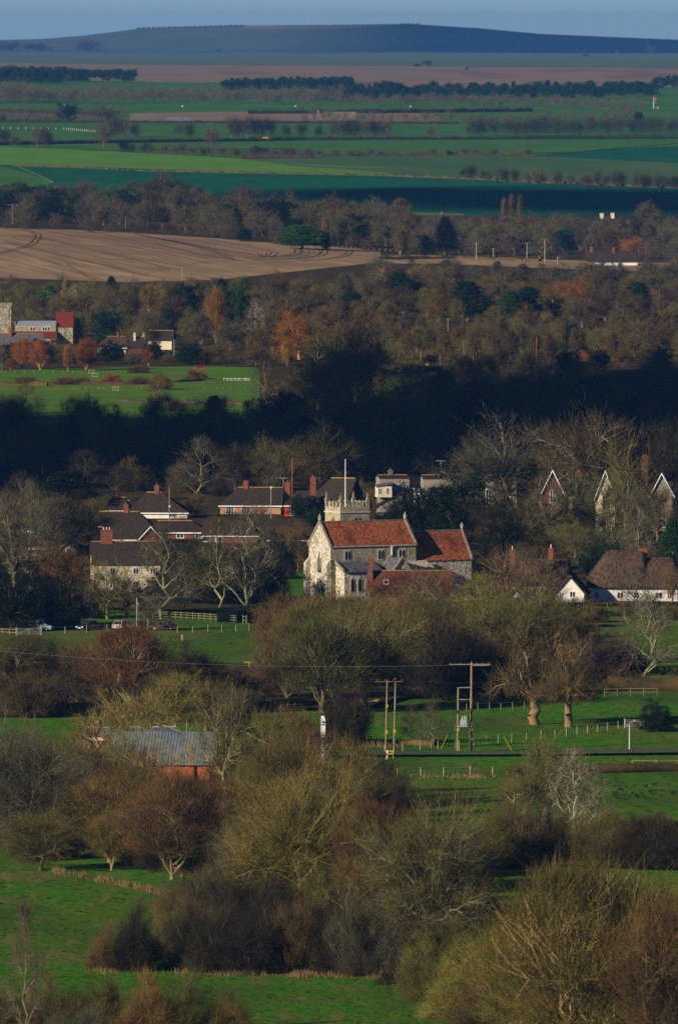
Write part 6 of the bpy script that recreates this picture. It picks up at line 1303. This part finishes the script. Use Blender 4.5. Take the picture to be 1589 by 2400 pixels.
# ------------------------------------------------------------- poles, fences, cars, signs, birds
def pole(sx, yb, yt, m, label, r=.13, arm=None, lean=0, group=None, extra=None, name='utility_pole', cat='pole'):
    p, s = at(sx, yb); h = (yb-yt)/s; root = empty(name, p, R(8), label, cat, group)
    mb = MB(); q = 6; x = lambda t: lean*t*h
    for i in range(q): mb.tube((x(i/q), 0, h*i/q-(.4 if i == 0 else 0)), (x((i+1)/q), 0, h*(i+1)/q), r*(1-.25*i/q), r*(1-.25*(i+1)/q), 9)
    mb.build('post', M[m], root)
    if arm:
        for (z, L, mm) in arm:
            MB().box(-L/2+x(z/h), L/2+x(z/h), -.16, -.04, z-.06, z+.06).build('crossarm', M[mm], root)
            for u in (-L/2+.12, 0, L/2-.12):
                k = MB(); k.tube((u+x(z/h), -.1, z+.06), (u+x(z/h), -.1, z+.32), .05, .07, 7); k.build('insulator', M['ceramic'], root)
    for e in extra or []:
        z, w, hh, mm, nm = e; MB().box(x(z/h)-w/2, x(z/h)+w/2, -r-.08, -r+.02, z, z+hh).build(nm, M[mm], root)
    return root, p, s, h
P = pole
r, p894, s, h894 = P(892, 1748, 1572, 'wood_lichen', 'left of the two tall plain poles beside the road, yellow plates on it', .155, lean=.022, extra=[(3.0, .3, .5, 'yellow', 'warning_plate'), (6.6, .3, .4, 'yellow', 'warning_plate')])
r, p913, s, h913 = P(911, 1750, 1568, 'wood_lichen', 'right of the two tall plain poles beside the road, carrying the short crossarm', .155, lean=.022, extra=[(3.2, .3, .5, 'yellow', 'warning_plate')])
MB().box(-2.6, 1.2, -.22, -.14, h913-.52, h913-.44).build('crossarm', M['wood_pole'], r)
for u in (-2.2, -1.15, 0, 1.2): MB().tube((u, -.18, h913-.5), (u, -.18, h913-.1), .10, .16, 8).build('insulator', M['ceramic'], r)
# the transformer pair
p, s = at(1074, 1741); root = empty('transformer_pole', p, R(6), 'pair of poles with a grey transformer slung between them, right of centre', 'pole')
u0, u1 = (1058-1074)/s, (1089-1074)/s; H0, H1 = (1741-1589)/s, (1745-1535)/s
k = MB(); k.tube((u0, 0, -.4), (u0+.1, 0, H0), .17, .14, 10); k.build('short_post', M['wood_lichen'], root)
k = MB(); k.tube((u1, 0, -.4), (u1+.1, 0, H1), .20, .15, 10); k.build('tall_post', M['wood_pole'], root)
k = MB(); k.box(u1-2.95, u1+2.7, -.14, -.02, H1-.36, H1-.24); k.build('top_crossarm', M['wood_pale'], root)
for u in (-2.8, -1.4, .8, 1.6, 2.5): MB().tube((u1+u, -.08, H1-.25), (u1+u, -.08, H1+.05), .05, .08, 7).build('insulator', M['ceramic'], root)
for i in range(4): MB().tube((u1+.3+i*.55, -.3, H1-.5), (u1+.9+i*.55, -.3, H1-.42), .03, .03, 6).build('fuse_link', M['dress'], root)
MB().box(u0, u1, -.10, .02, H0-.12, H0).build('upper_brace', M['wood_pale'], root); MB().box(u0, u1, -.08, .0, H0-1.75, H0-1.67).build('middle_brace', M['steel'], root)
MB().box(u0, u1+.1, -.35, .25, 3.55, 3.72).build('platform', M['steel'], root)
tr = MB(); c = (u0+u1)/2-.05; tr.box(c-.38, c+.38, -.45, .35, 3.73, 4.62); tr.box(c-.43, c+.43, -.5, .4, 4.62, 4.7)
for i in range(5): tr.box(c-.52+i*0, c-.39, -.4+i*.16, -.33+i*.16, 3.85, 4.5); tr.box(c+.39, c+.55, -.4+i*.16, -.33+i*.16, 3.85, 4.5)
T1_ = tr.build('transformer', M['trafo'], root)
for i in (-.22, .05, .3): MB().tube((c+i, -.1, 4.7), (c+i, -.1, 5.1), .07, .05, 8).build('bushing', M['dress'], T1_)
for u, z in ((u1, 3.9), (u1, 2.95), (u0+.05, 3.0)): MB().box(u-.16, u+.16, -.27, -.2, z, z+.38).build('warning_plate', M['yellow'], root)
MB().box(u1-.12, u1+.12, -.25, -.19, 1.75, 2.0).build('notice', M['wpaint'], root)
for y in (3.3, 3.6, 3.0): MB().tube((u0-.17, -.1, y), (u0-.4, -.25, y+.1), .05, .05, 6).build('insulator', M['dress'], root)
MB().box(u0+.14, u0+.22, -.2, -.1, .2, 1.7).build('cable_guard', M['yellow'], root)
for args in ((317, 1478, 1383, 'wood_pale', 'pale pole in the field in front of the parked cars', .12, [(5.6, .25, .3, 'steel', 'cap_fitting')]), (598, 1398, 1330, 'wood_red', 'reddish pole with a white fitting beside the churchyard', .13, [(2.3, .35, .25, 'wpaint', 'fitting'), (4.3, .3, .35, 'steel', 'fitting')]),
        (676, 1165, 1058, 'wood_red', 'tall rust-red pole standing behind the brick house', .12, []), (627, 1205, 1126, 'wood_pale', 'grey pole with a pale lamp in front of the honey-stone bungalow', .12, [(6.6, .3, .4, 'wpaint', 'fitting')]),
        (392, 1240, 1126, 'wood_lichen', 'grey-green pole in front of the hip-roofed bungalow', .12, [(5.7, .35, .3, 'wpaint', 'fitting')]), (184, 1190, 1118, 'wood_pole', 'dim brown pole among trees at the back left of the village', .12, [(5.8, .3, .4, 'steel', 'fitting')]),
        (129, 1210, 1157, 'wood_pale', 'pale pole among trees far left of the village', .12, [(4.0, .3, .3, 'wpaint', 'fitting')]), (822, 1392, 1335, 'wood_pale', 'pale post just in front of the church aisle', .12, []),
        (433, 1695, 1614, 'wood_pale', 'weathered pole above the corrugated barn roof', .13, []), (525, 1715, 1656, 'wood_pale', 'pale pole right of the corrugated barn roof', .13, []), (394, 1815, 1722, 'wood_pole', 'pinkish pole crossing the barn roof', .12, []),
        (1456, 1738, 1677, 'steel', 'short grey metal post in the right-hand field', .12, [])):
    P(args[0], args[1], args[2], args[3], args[4], args[5], extra=args[6])
for x, yb, yt, m, lab, arm in ((1062, 588, 547, 'wood_pale', 'pale pole touching the almost black conifer', 1.8), (1102, 604, 560, 'wood_pale', 'second pale pole from the left in the line of power poles', 1.8), (1141, 602, 573, 'wood_pale', 'short pale pole between two taller ones in the power line', 1.8),
        (1219, 602, 560, 'wood_pale', 'pole left of the tallest pale power pole', 2.6), (1260, 612, 552, 'wood_pale', 'tallest bright pale power pole in the upper right wood', 2.6), (1290, 624, 593, 'wood_pale', 'low pale pole right of and below the tallest power pole', 1.8),
        (29, 520, 471, 'wood_pale', 'white pole with a wide crossarm, far left of the upper wood', 5.4), (291, 530, 500, 'wood_lichen', 'faint green-grey pole in the upper left wood', 0), (640, 548, 522, 'wood_pale', 'small pale pole with a crossarm left of the green cypress', 3),
        (1021, 506, 488, 'wood_pale', 'small distant pole by the green patch right of the upper wood', 0)):
    P(x, yb, yt, m, lab, .22, arm=[((yb-yt)/at(x, yb)[1]-.3, arm, m)] if arm else None)
for x, yb, yt, m, lab in ((421, 668, 616, 'wood_pale', 'white pole at the foot of the ploughed field'), (403, 832, 784, 'wood_pale', 'white pole right of the brown-roofed cottage'), (973, 858, 810, 'wood_pale', 'honey-lit pole beside the orange road sign'), (1241, 845, 778, 'wood_red', 'slim reddish pole in front of the birch belt'),
        (1036, 770, 735, 'wood_pale', 'pole at the foot of the big blue-green pine'), (1072, 832, 786, 'wood_lichen', 'greenish pole left of the dark evergreen in the birch belt'), (738, 870, 840, 'wood_lichen', 'greenish pole behind the tall olive tree by the paddock'), (1018, 860, 820, 'wood_lichen', 'short greenish pole right of the orange road sign')):
    P(x, yb, yt, m, lab, .14, arm=[((yb-yt)/at(x, yb)[1]-.2, .9, m)] if x == 1036 else None)
# overhead cables
def cable(a, b, sag, r, label, n=26):
    k = MB(); a, b = Vector(a), Vector(b); P_ = [a.lerp(b, i/n)-Vector((0, 0, 4*sag*(i/n)*(1-i/n))) for i in range(n+1)]; o = a.copy()
    for i in range(n): k.tube(P_[i]-o, P_[i+1]-o, r, r, 4)
    ob = k.build('power_cable', M['cable'], None, o); tag(ob, label, 'cable', 'overhead power cables'); return ob
ta = Vector((p894.x+.022*h894, p894.y, p894.z+h894)); tb = Vector((p913.x+.022*h913, p913.y, p913.z+h913-.3)); pt, st_ = at(1089, 1745); tt = Vector((pt.x, pt.y, pt.z+H1))
cable(ta+Vector((-1, 0, -.2)), Vector((-62, 1425, ta.z+5.2)), .8, .032, 'pale cable running left from the two plain poles across the trees')
cable(tb+Vector((.6, 0, 0)), tb+Vector((60, 70, -1)), 1.5, .02, 'cable falling right from the two plain poles behind the transformer')
cable(tb+Vector((1.1, 0, 0)), tb+Vector((60, 66, -2)), 1.5, .02, 'lower cable falling right from the two plain poles')
cable(tt+Vector((-2.5, 0, -.2)), tt+Vector((-95, 90, 0)), 2, .009, 'dark upper cable running left from the transformer poles')
# fences
def fence(line, n, h, label, m='wood', rails=(), wires=2, r=.07, cat='fence', xs=None, post='post'):
    P_ = hit([q[0] for q in line], [q[1] for q in line]); cs = np.r_[0, np.cumsum(np.linalg.norm(np.diff(P_, axis=0), axis=1))]
    if xs is not None: t = np.interp(xs, [q[0] for q in line], cs)
    else: t = np.linspace(0, cs[-1], n)
    C = np.stack([np.interp(t, cs, P_[:, k]) for k in range(3)], 1); C[:, 2] = zf(C[:, 0], C[:, 1]); o = Vector(C[0]); root = empty('fence', o, 0, label, cat)
    g = random.Random(int(line[0][0]))
    for c in C:
        q = Vector(c)-o; hh = h*g.uniform(.88, 1.1); dx = g.uniform(-.05, .05)
        k = MB(); k.tube((q.x, q.y, q.z-.3), (q.x+dx, q.y, q.z+hh), r, r*.9, 6); k.build(post, M[m], root)
    for z in list(rails):
        k = MB()
        for a, b in zip(C[:-1], C[1:]):
            A, B_ = Vector(a)-o, Vector(b)-o; k.tube((A.x, A.y-.08, A.z+z), (B_.x, B_.y-.08, B_.z+z), .055, .055, 4)
        k.build('rail', M[m], root)
    for i in range(wires if not rails else 0):
        k = MB(); z = h*(.92-.35*i)
        for a, b in zip(C[:-1], C[1:]):
            A, B_ = Vector(a)-o, Vector(b)-o; k.tube((A.x, A.y-.07, A.z+z), (B_.x, B_.y-.07, B_.z+z), .012, .012, 3)
        k.build('wire', M['steel'], root)
    return root
fence([(228, 1427), (400, 1431), (555, 1440)], 22, 1.25, 'long yellowish post-and-rail fence behind the parked cars', 'wood_lichen', rails=(.35, .75, 1.1))
fence([(-10, 1468), (38, 1470)], 4, 1.1, 'short rail fence left of the field gate', 'wood', rails=(.5, 1.0))
fence([(97, 1468), (158, 1466), (205, 1464), (248, 1462)], 4, 1.25, 'three pale posts beside the dark parked car', 'wood_pale', wires=1)
fence([(410, 1464), (470, 1463), (560, 1460), (660, 1455)], 9, 1.2, 'widely spaced pale posts along the meadow right of the cars', 'wood_pale', wires=1)
fence([(562, 1443), (570, 1443)], 2, 1.4, 'stout kissing-gate posts at the hedge gap', 'wood_pale', rails=(.6, 1.2))
fence([(-5, 1662), (57, 1660), (105, 1658), (148, 1656), (300, 1650)], 7, 1.15, 'thin posts along the grass strip left of the barn', 'wood_pale', wires=2)

fence([(890, 1741), (1000, 1733), (1100, 1726), (1164, 1718), (1230, 1712), (1290, 1706), (1355, 1697), (1400, 1690), (1430, 1686)], 18, 1.15, 'post-and-wire fence slanting up through the green field past the transformer', 'wood_pale')
fence([(720, 1798), (806, 1798), (919, 1796), (973, 1795), (1026, 1794), (1087, 1794), (1139, 1793)], 0, 1.15, 'orange posts on the near side of the road', 'wood_orange', xs=[750, 806, 862, 919, 973, 1026, 1087, 1139])
fence([(1079, 1645), (1130, 1643), (1212, 1640)], 6, 1.1, 'yellowish posts beyond the transformer poles', 'wood_lichen', wires=1)
fence([(1398, 1611), (1460, 1610), (1520, 1610)], 5, 1.2, 'green-grey rail fence at the right under the slope', 'wood_lichen', rails=(.6, 1.1))
fence([(575, 1648), (600, 1647)], 2, 1.2, 'short bit of rail fence left of the feather flag field', 'wood', rails=(.5, 1.0))
fence([(650, 1648), (700, 1646)], 4, 1.2, 'three-bar fence above the feather flag', 'wood_lichen', rails=(.4, .75, 1.1))
fence([(1462, 1775), (1538, 1776), (1620, 1774)], 4, 1.0, 'low timber barrier beside the road at the right edge', 'wood', rails=(.9,), r=.12)
fence([(1395, 1937), (1470, 1938), (1547, 1938)], 3, 1.1, 'orange-topped posts in the bushy bank at right', 'wood_orange', wires=1)
fence([(1105, 1408), (1180, 1412), (1240, 1415), (1380, 1408), (1480, 1405)], 12, 1.1, 'broken paling in front of the thatched cottages', 'wood', wires=1)
fence([(-10, 866), (120, 866), (190, 866)], 10, 1.1, 'thin posts at the left along the top of the paddock', 'wood_pale', wires=1)
fence([(468, 893), (500, 887), (560, 884), (580, 883)], 0, 1.1, 'dark paling bending through the paddock', 'wood_pole', xs=list(range(468, 582, 5)), rails=(.5, .95))
fence([(518, 884), (578, 884)], 8, 1.25, 'white rail fence in the paddock', 'wpaint', rails=(.3, .7, 1.1), r=.08)
fence([(430, 905), (520, 903), (600, 902)], 12, 1.0, 'row of tan stakes across the lower paddock', 'wood', wires=0)
fence([(230, 868), (300, 866)], 8, 1.0, 'pale stakes between the brush pile and the gate', 'wood_pale', wires=1)
fence([(760, 576), (860, 580), (930, 584)], 16, 1.5, 'thin fence on the crest of the ploughed field', 'wood', wires=0, r=.12)
fence([(45, 389), (90, 408), (122, 424)], 20, 1.5, 'line of pale stakes running down the far left field', 'wood', wires=0, r=.16)
fence([(-10, 298), (150, 300), (225, 306)], 26, 1.8, 'row of white tree guards on the far left field', 'wpaint', wires=0, r=.14, cat='tree guards')
def gate(x0, x1, y, label, m='steel', n=5):
    p, s = at((x0+x1)/2, y); root = empty('field_gate', p, 0, label, 'gate'); L = (x1-x0)/s
    for u in (-L/2, L/2): MB().tube((u, 0, -.3), (u, 0, 1.35), .11, .11, 8).build('gate_post', M['wood_pale'], root)
    k = MB()
    for i in range(n): k.tube((-L/2, -.05, .2+i*.23), (L/2, -.05, .2+i*.23), .025, .025, 5)
    for u in (-L/2+.1, 0, L/2-.1): k.tube((u, -.05, .15), (u, -.05, 1.2), .03, .03, 5)
    k.tube((-L/2, -.05, .2), (0, -.05, 1.12), .02, .02, 5); k.tube((L/2, -.05, .2), (0, -.05, 1.12), .02, .02, 5)
    k.build('bars', M[m], root)
gate(38, 96, 1470, 'grey metal field gate below the pale blue van')
gate(1445, 1490, 1684, 'metal hurdle gate at the end of the slanting fence'); gate(118, 165, 1880, 'white-grey hurdle gate in the yard left of the barn', 'wpaint')
# tree guards and brush in the paddock
for x, y in ((212, 868), (268, 908), (220, 876)):
    p, s = at(x, y); root = empty('tree_guard', p, 0, {212: 'wooden tree guard at the paddock top, upper of the two close together', 268: 'wooden tree guard alone in the middle of the paddock', 220: 'wooden tree guard, lower of the two close together'}[x], 'tree guard')
    for a in (-.8, .8):
        for b in (-.8, .8): MB().box(a-.06, a+.06, b-.06, b+.06, -.2, 1.7).build('stake', M['wood_pale'], root)
    for z in (.7, 1.5):
        k = MB(); k.box(-.85, .85, -.9, -.87, z, z+.12); k.box(-.85, .85, .87, .9, z, z+.12); k.build('slat', M['wood_pale'], root)
tree('shrub', 323, 866, 22, 50, 'russet', '', label='heap of rusty cut brush at the top of the paddock')
# vehicles
def car(sx, sy, L, Wd, Hh, col, label, rz=0, kind='hatch', cat='car'):
    p, s = at(sx, sy); root = empty('parked_car' if kind != 'van' else 'parked_van', p, R(rz), label, cat)
    m = mat('car_paint', [g3(col, .95), col], scale=1, rough=.28, spec=.5)
    wb = L*.30; zr = .32; a = L/2
    if kind == 'van': pf = [(-a, .3), (-a, Hh*.97), (-a+.1, Hh), (a*.38, Hh), (a*.62, Hh*.60), (a*.95, Hh*.48), (a, Hh*.4), (a, .3)]; cab = [(a*.1, Hh*.60), (a*.1, Hh*.92), (a*.34, Hh*.93), (a*.56, Hh*.60)]
    else: pf = [(-a, .3), (-a, Hh*.58), (-a*.92, Hh*.64), (a*.42, Hh*.64), (a*.93, Hh*.52), (a, Hh*.42), (a, .3)]; cab = None
    b = MB(); n = len(pf); rows = ((-Wd/2, .94), (-Wd/2+.07, 1.0), (Wd/2-.07, 1.0), (Wd/2, .94)); base = 0
    for y, k in rows: b.v += [(u, y, .3+(v-.3)*k) for u, v in pf]
    for i in range(3):
        for j in range(n): b.f.append((i*n+j, (i+1)*n+j, (i+1)*n+(j+1) % n, i*n+(j+1) % n))
    b.f += [tuple(range(n)), tuple(3*n+j for j in reversed(range(n)))]
    body = b.build('body', m, root)
    if kind != 'van':
        c = MB(); lo = Hh*.63; w0, w1 = Wd/2-.08, Wd/2-.26; x0, x1, x2, x3 = -a*.90, -a*.66, a*.02, a*.44
        c.poly([(x0,-w0,lo),(x3,-w0,lo),(x2,-w1,Hh*.97),(x1,-w1,Hh*.97),(x0,w0,lo),(x3,w0,lo),(x2,w1,Hh*.97),(x1,w1,Hh*.97)], [(0,1,2,3),(7,6,5,4),(1,5,6,2),(4,0,3,7),(0,4,5,1)]); c.build('windows', M['glass'], root)
        c = MB(); c.box(x1-.03, x2+.03, -w1-.01, w1+.01, Hh*.97, Hh); c.build('roof', m, root)
        for u0, u1 in ((x0, x1), (x3, x2), ((x0+x3)/2, (x1+x2)/2)):
            for sg in (-1, 1):
                k = MB(); k.tube((u0, sg*(w0+.005), lo), (u1, sg*(w1+.005), Hh*.97), .035, .035, 4); k.build('pillar', m, root)
    else:
        for sg in (-1, 1): MB().extr(cab, 'y', sg*(Wd/2+.004), sg*(Wd/2-.02)).build('side_window', M['glass'], root)
        MB().poly([(a*.40,-Wd/2+.15,Hh*.95),(a*.61,-Wd/2+.12,Hh*.64),(a*.61,Wd/2-.12,Hh*.64),(a*.40,Wd/2-.15,Hh*.95),(a*.42,-Wd/2+.15,Hh*.97),(a*.64,-Wd/2+.12,Hh*.64),(a*.64,Wd/2-.12,Hh*.64),(a*.42,Wd/2-.15,Hh*.97)], [(0,1,2,3),(7,6,5,4),(0,4,5,1),(1,5,6,2),(2,6,7,3),(3,7,4,0)]).build('windscreen', M['glass'], root)
    for u in (-wb, wb+.1):
        for y in (-Wd/2-.01, Wd/2-.19):
            k = MB(); k.tube((u, y, zr), (u, y+.2, zr), zr, zr, 16); wh = k.build('wheel', M['black'], root); k = MB(); yy = y-.01 if y < 0 else y+.19; k.tube((u, yy, zr), (u, yy+.02, zr), zr*.6, zr*.6, 12); k.build('rim', M['steel'], wh)
    for y in (-Wd/2+.12, Wd/2-.42): MB().box(a-.03, a+.02, y, y+.3, Hh*.36, Hh*.46).build('headlight', M['wpaint'], root); MB().box(-a-.02, -a+.03, y, y+.3, Hh*.44, Hh*.6).build('tail_light', M['redpaint'], root)
    MB().box(-a-.03, -a+.01, -.26, .26, .55, .67).build('number_plate', M['yellow'], root); MB().box(a-.01, a+.03, -.26, .26, .42, .53).build('number_plate', M['wpaint'], root)
    return root
car(90, 1459, 4.6, 1.75, 1.85, (.42, .55, .70), 'pale blue van parked at the left behind the metal gate', -14, 'van', 'van')
car(203, 1458, 4.3, 1.75, 1.6, (.02, .022, .03), 'black car facing the viewer, parked right of the pale blue van', -128)
car(283, 1456, 4.1, 1.75, 1.5, (.55, .56, .58), 'silver hatchback with red tail lights, first of the group of three cars', 64)
car(318, 1456, 4.2, 1.75, 1.45, (.05, .055, .08), 'dark blue-grey car parked touching the silver hatchback', 60)
car(378, 1457, 4.3, 1.75, 1.4, (.10, .05, .04), 'maroon saloon at the right end of the parked cars', 176)
car(617, 322.5, 5.2, 2.2, 2.0, (.80, .42, .02), 'yellow van driving along the far road', 0, 'van', 'van')
car(1018, 321.5, 4.6, 2.0, 1.6, (.75, .75, .75), 'white car driving along the far road', 0); car(1374, 321.5, 5.0, 2.0, 1.3, (.7, .7, .7), 'pale car far right on the far road', 0)
car(696, 880, 4.2, 1.8, 1.6, (.7, .7, .72), 'white car half hidden in the wood right of the paddock', 12); car(466, 856, 4.0, 1.7, 1.4, (.5, .02, .02), 'red car in the hedge above the paddock', 10)
car(452, 1862, 4.0, 1.75, 1.5, (.12, .18, .35), 'dark blue car under the shelter by the barn', -120)
# signs
p, s = at(903, 1756); root = empty('road_sign', p, R(5), 'yellow roadworks board on two legs beside the plain poles', 'sign')
MB().box(-.42, .42, -.06, 0, .62, 1.15).build('panel', M['yellow'], root)
for u in (-.36, .36): MB().box(u-.04, u+.04, -.02, .06, -.1, .64).build('leg', M['yellow'], root)
k = MB()
for i in range(3): k.box(-.26+i*.19, -.13+i*.19, -.075, -.062, .78, .98)
k.build('lettering', M['black'], root)
p, s = at(894.5, 1757); root = empty('marker_post', p, 0, 'leaning white marker post left of the yellow board', 'post'); k = MB(); k.tube((-.08, 0, -.1), (.08, 0, 1.25), .11, .11, 8); k.build('post', M['wpaint'], root); MB().box(-.13, -.02, -.14, -.1, .5, .9).build('reflector', M['redpaint'], root)
p, s = at(742, 1790); root = empty('feather_flag', p, 0, 'tall white feather flag with a small blue and red emblem, right of the barn', 'flag'); Hf = (1790-1656)/s
MB().tube((0, 0, -.2), (0, 0, Hf-.3), .05, .03, 8).build('mast', M['steel'], root)
V = []; n = 14
for i in range(n):
    t = i/(n-1); z = Hf*(.12+.88*t); w_ = .55*min(1, .45+t*1.1)*(1 if t < .93 else .75); x = .12*math.sin(t*9)+.03
    for yy in (-.01, .02): V += [(x*.4, yy+.06*math.sin(t*14), z), (x*.4+w_, yy+.1*math.sin(t*14+1), z)]
k = MB(); k.v = V
for i in range(n-1): a = i*4; k.f += [(a, a+1, a+5, a+4), (a+2, a+6, a+7, a+3), (a, a+4, a+6, a+2), (a+1, a+3, a+7, a+5)]
k.f += [(0, 2, 3, 1), (4*n-4, 4*n-3, 4*n-1, 4*n-2)]
F_ = k.build('banner', M['wpaint'], root)
k = MB(); k.tube((.27, -.14, Hf*.90), (.27, -.12, Hf*.90), .17, .17, 12); k.build('emblem', M['bluepaint'], F_); k = MB(); k.box(.12, .42, -.15, -.125, Hf*.84, Hf*.865); k.build('emblem_bar', M['redpaint'], F_)
k = MB()
for i in range(7): k.box(.16, .34, -.15, -.125, Hf*(.36+i*.05), Hf*(.36+i*.05)+.22)
k.build('lettering', M['bluepaint'], F_)
p, s = at(987, 852); root = empty('road_sign', p, 0, 'small orange road sign at the wood edge', 'sign'); MB().tube((0, 0, -.2), (0, 0, 1.0), .05, .05, 6).build('leg', M['steel'], root); MB().box(-.5, .5, -.1, -.05, .8, 1.6).build('panel', M['yellow'], root)
for x, y, hh, lab in ((1512, 251, 27, 'red range flag on a white mast, far right'), (1426, 122, 6, 'tiny red range flag below the chalk down')):
    p, s = at(x, y); root = empty('range_flag', p, 0, lab, 'flag'); h = hh/s; MB().tube((0, 0, 0), (0, 0, h), .25, .2, 6).build('mast', M['wpaint'], root)
    k = MB(); k.slab([(.2, 0, h), (2.4, .3, h-.2), (2.4, .3, h-2.1), (.2, 0, h-2.2)], .01); k.poly([(.2,-.06,h),(2.4,.1,h-.2),(2.4,.1,h-2.1),(.2,-.06,h-2.2),(.2,.0,h),(2.4,.16,h-.2),(2.4,.16,h-2.1),(.2,.0,h-2.2)], [(0,1,2,3),(7,6,5,4),(0,4,5,1),(2,6,7,3),(1,5,6,2)]); k.build('cloth', M['redpaint'], root)
for x, y, lab in ((150, 244, 'leftmost'), (422, 246, 'second from the left'), (683, 246, 'third from the left'), (949, 247, 'fourth from the left'), (1521, 250, 'rightmost')):
    p, s = at(x, y); root = empty('range_marker', p, 0, f'small white and orange marker block, {lab} along the wood edge', 'marker'); MB().box(-.5, .5, -.4, .4, -.2, .9).build('block', M['wpaint'], root); MB().box(-.52, .52, -.42, .42, .9, 1.4).build('top', M['wood_orange'], root)
p, s = at(678, 122); root = empty('blockhouse', p, 0, 'tiny dark square building below the chalk down', 'building'); MB().box(-2.5, 2.5, -2, 2, -1, 3.6).build('wall', M['hedge_dark'], root); MB().box(-2.7, 2.7, -2.2, 2.2, 3.6, 3.9).build('roof', M['hedge_dark'], root)
# churchyard stones, posts
for x, y, hh, lab in ((678, 1398, .95, 'tallest pale gravestone, left of the three by the churchyard hedge'), (684, 1398, .8, 'middle pale gravestone of the three by the churchyard hedge'), (695, 1398, .45, 'small squat gravestone, right of the three by the churchyard hedge')):
    p, s = at(x, y-2); k = MB(); k.extr([(-.22, -.2), (.22, -.2), (.2, hh*.8), (.1, hh), (-.1, hh), (-.2, hh*.8)], 'y', -.08, .08); o = k.build('gravestone', M['dress'], None, p); tag(o, lab, 'gravestone')
p, s = at(422, 1482); k = MB(); k.tube((0, 0, -.3), (0, 0, .95), .26, .2, 9); k.tube((0, 0, .95), (0, 0, 1.0), .22, .1, 9); o = k.build('stump', M['wood_pale'], None, p); tag(o, 'pale tree stump post standing alone in the meadow below the cars', 'stump')
p, s = at(862, 1632); k = MB(); k.tube((-.9, 0, .2), (.9, .3, .75), .32, .2, 9); o = k.build('fallen_log', M['wood_orange'], None, p); tag(o, 'fallen orange-barked log under the clump below the church', 'log')
p, s = at(577, 1552); k = MB(); k.box(-.06, .06, -.06, .06, -.2, 1.5); k.box(-.9, .5, -.1, -.06, 1.3, 1.42); o = k.build('signpost', M['wood_orange'], None, p); tag(o, 'small orange wooden signpost in the scrub left of the big clump', 'signpost')
# aerials on the bungalows
def aerial(sx, sy, h, label):
    p, s = at(sx, 1190); z = p.z+(1190-sy)/s; root = empty('aerial', (p.x, p.y+6, z), 0, label, 'aerial')
    MB().tube((0, 0, -h), (0, 0, .0), .04, .04, 6).build('mast', M['steel'], root); k = MB(); k.box(-.9, .9, -.05, .05, -.05, .05)
    for i in range(7): k.box(-.8+i*.25, -.76+i*.25, -.4, .4, -.03, .03)
    k.build('elements', M['steel'], root)
aerial(655, 1108, 2.2, 'television aerial beside the right chimney of the honey-stone bungalow'); aerial(1020, 1068, 2.8, 'large white television aerial above the grey house behind the yews'); aerial(290, 1160, 1.2, 'aerial by the stubby chimney of the low dark roof')
# rooks feeding in the field
pb = None
g = random.Random(12)
def rook():
    k = MB(); N = 8
    secs = [(-.30, .02, .16), (-.20, .05, .18), (-.08, .085, .2), (.06, .08, .23), (.13, .045, .27), (.19, .05, .31), (.24, .035, .31), (.34, .006, .29)]
    for x, r_, z in secs:
        for i in range(N): a = 6.283*i/N; k.v.append((x, math.cos(a)*r_, z+math.sin(a)*r_*.9))
    for i in range(len(secs)-1):
        for j in range(N): k.f.append((i*N+j, (i+1)*N+j, (i+1)*N+(j+1) % N, i*N+(j+1) % N))
    k.f += [tuple(range(N)), tuple((len(secs)-1)*N+j for j in reversed(range(N)))]
    for y in (-.035, .035): k.tube((0, y, .16), (.01, y, 0), .012, .012, 4)
    return k
first = None
for i in range(34):
    x = g.uniform(1418, 1560); y = 1812+g.random()*40+(x-1418)*.04
    p, s = at(x, y)
    if first is None: first = rook().build('rook', M['black'], None, p); o = first
    else: o = first.copy(); COL.objects.link(o); o.location = p
    o.rotation_euler[2] = g.uniform(0, 6.28); o.scale = (1.25,)*3
    tag(o, 'black rook feeding in the scattered flock on the green field at right', 'bird', 'rooks feeding in the right-hand field')
# chalk figure on the down
def chalk():
    pts = {'body': [(1016, 93), (1024, 91), (1040, 92.5), (1052, 94), (1052, 97), (1040, 98), (1024, 98), (1016, 97)], 'neck': [(1016, 93), (1012, 91), (1006, 92), (1005, 93.5), (1010, 93.5), (1015, 97)],
           'l1': [(1018, 97), (1016, 103), (1017.5, 103), (1021, 98)], 'l2': [(1023, 98), (1024, 103.5), (1025.5, 103.5), (1026, 98)], 'l3': [(1044, 98), (1045, 104), (1046.5, 104), (1047.5, 97.5)], 'l4': [(1049, 97), (1052, 103), (1053.5, 103), (1052, 96)], 'tail': [(1052, 94), (1056, 95), (1057, 101), (1056, 101), (1054.5, 96.5), (1052, 96)]}
    k = MB()
    for q in pts.values():
        P_ = hit([a for a, b in q], [b for a, b in q]); P_[:, 2] += 1.2; k.slab([tuple(v) for v in P_], .4)
    o = k.build('chalk_figure', M['chalk'], None); tag(o, 'faint pale outline of a horse cut in the shaded chalk down', 'hill figure')
chalk()

for x, y, dx, lab in ((1027, 1733, .5, 'slanting yellow stay guard left of the transformer poles'), (1175, 1738, -.6, 'slanting yellow stay guard right of the transformer poles')):
    p, s = at(x, y); k = MB(); k.tube((-dx, 0, -.1), (dx, 0, 2.0), .035, .035, 6); o = k.build('stay_guard', M['yellow'], None, p); tag(o, lab, 'stay guard')
label_trees()
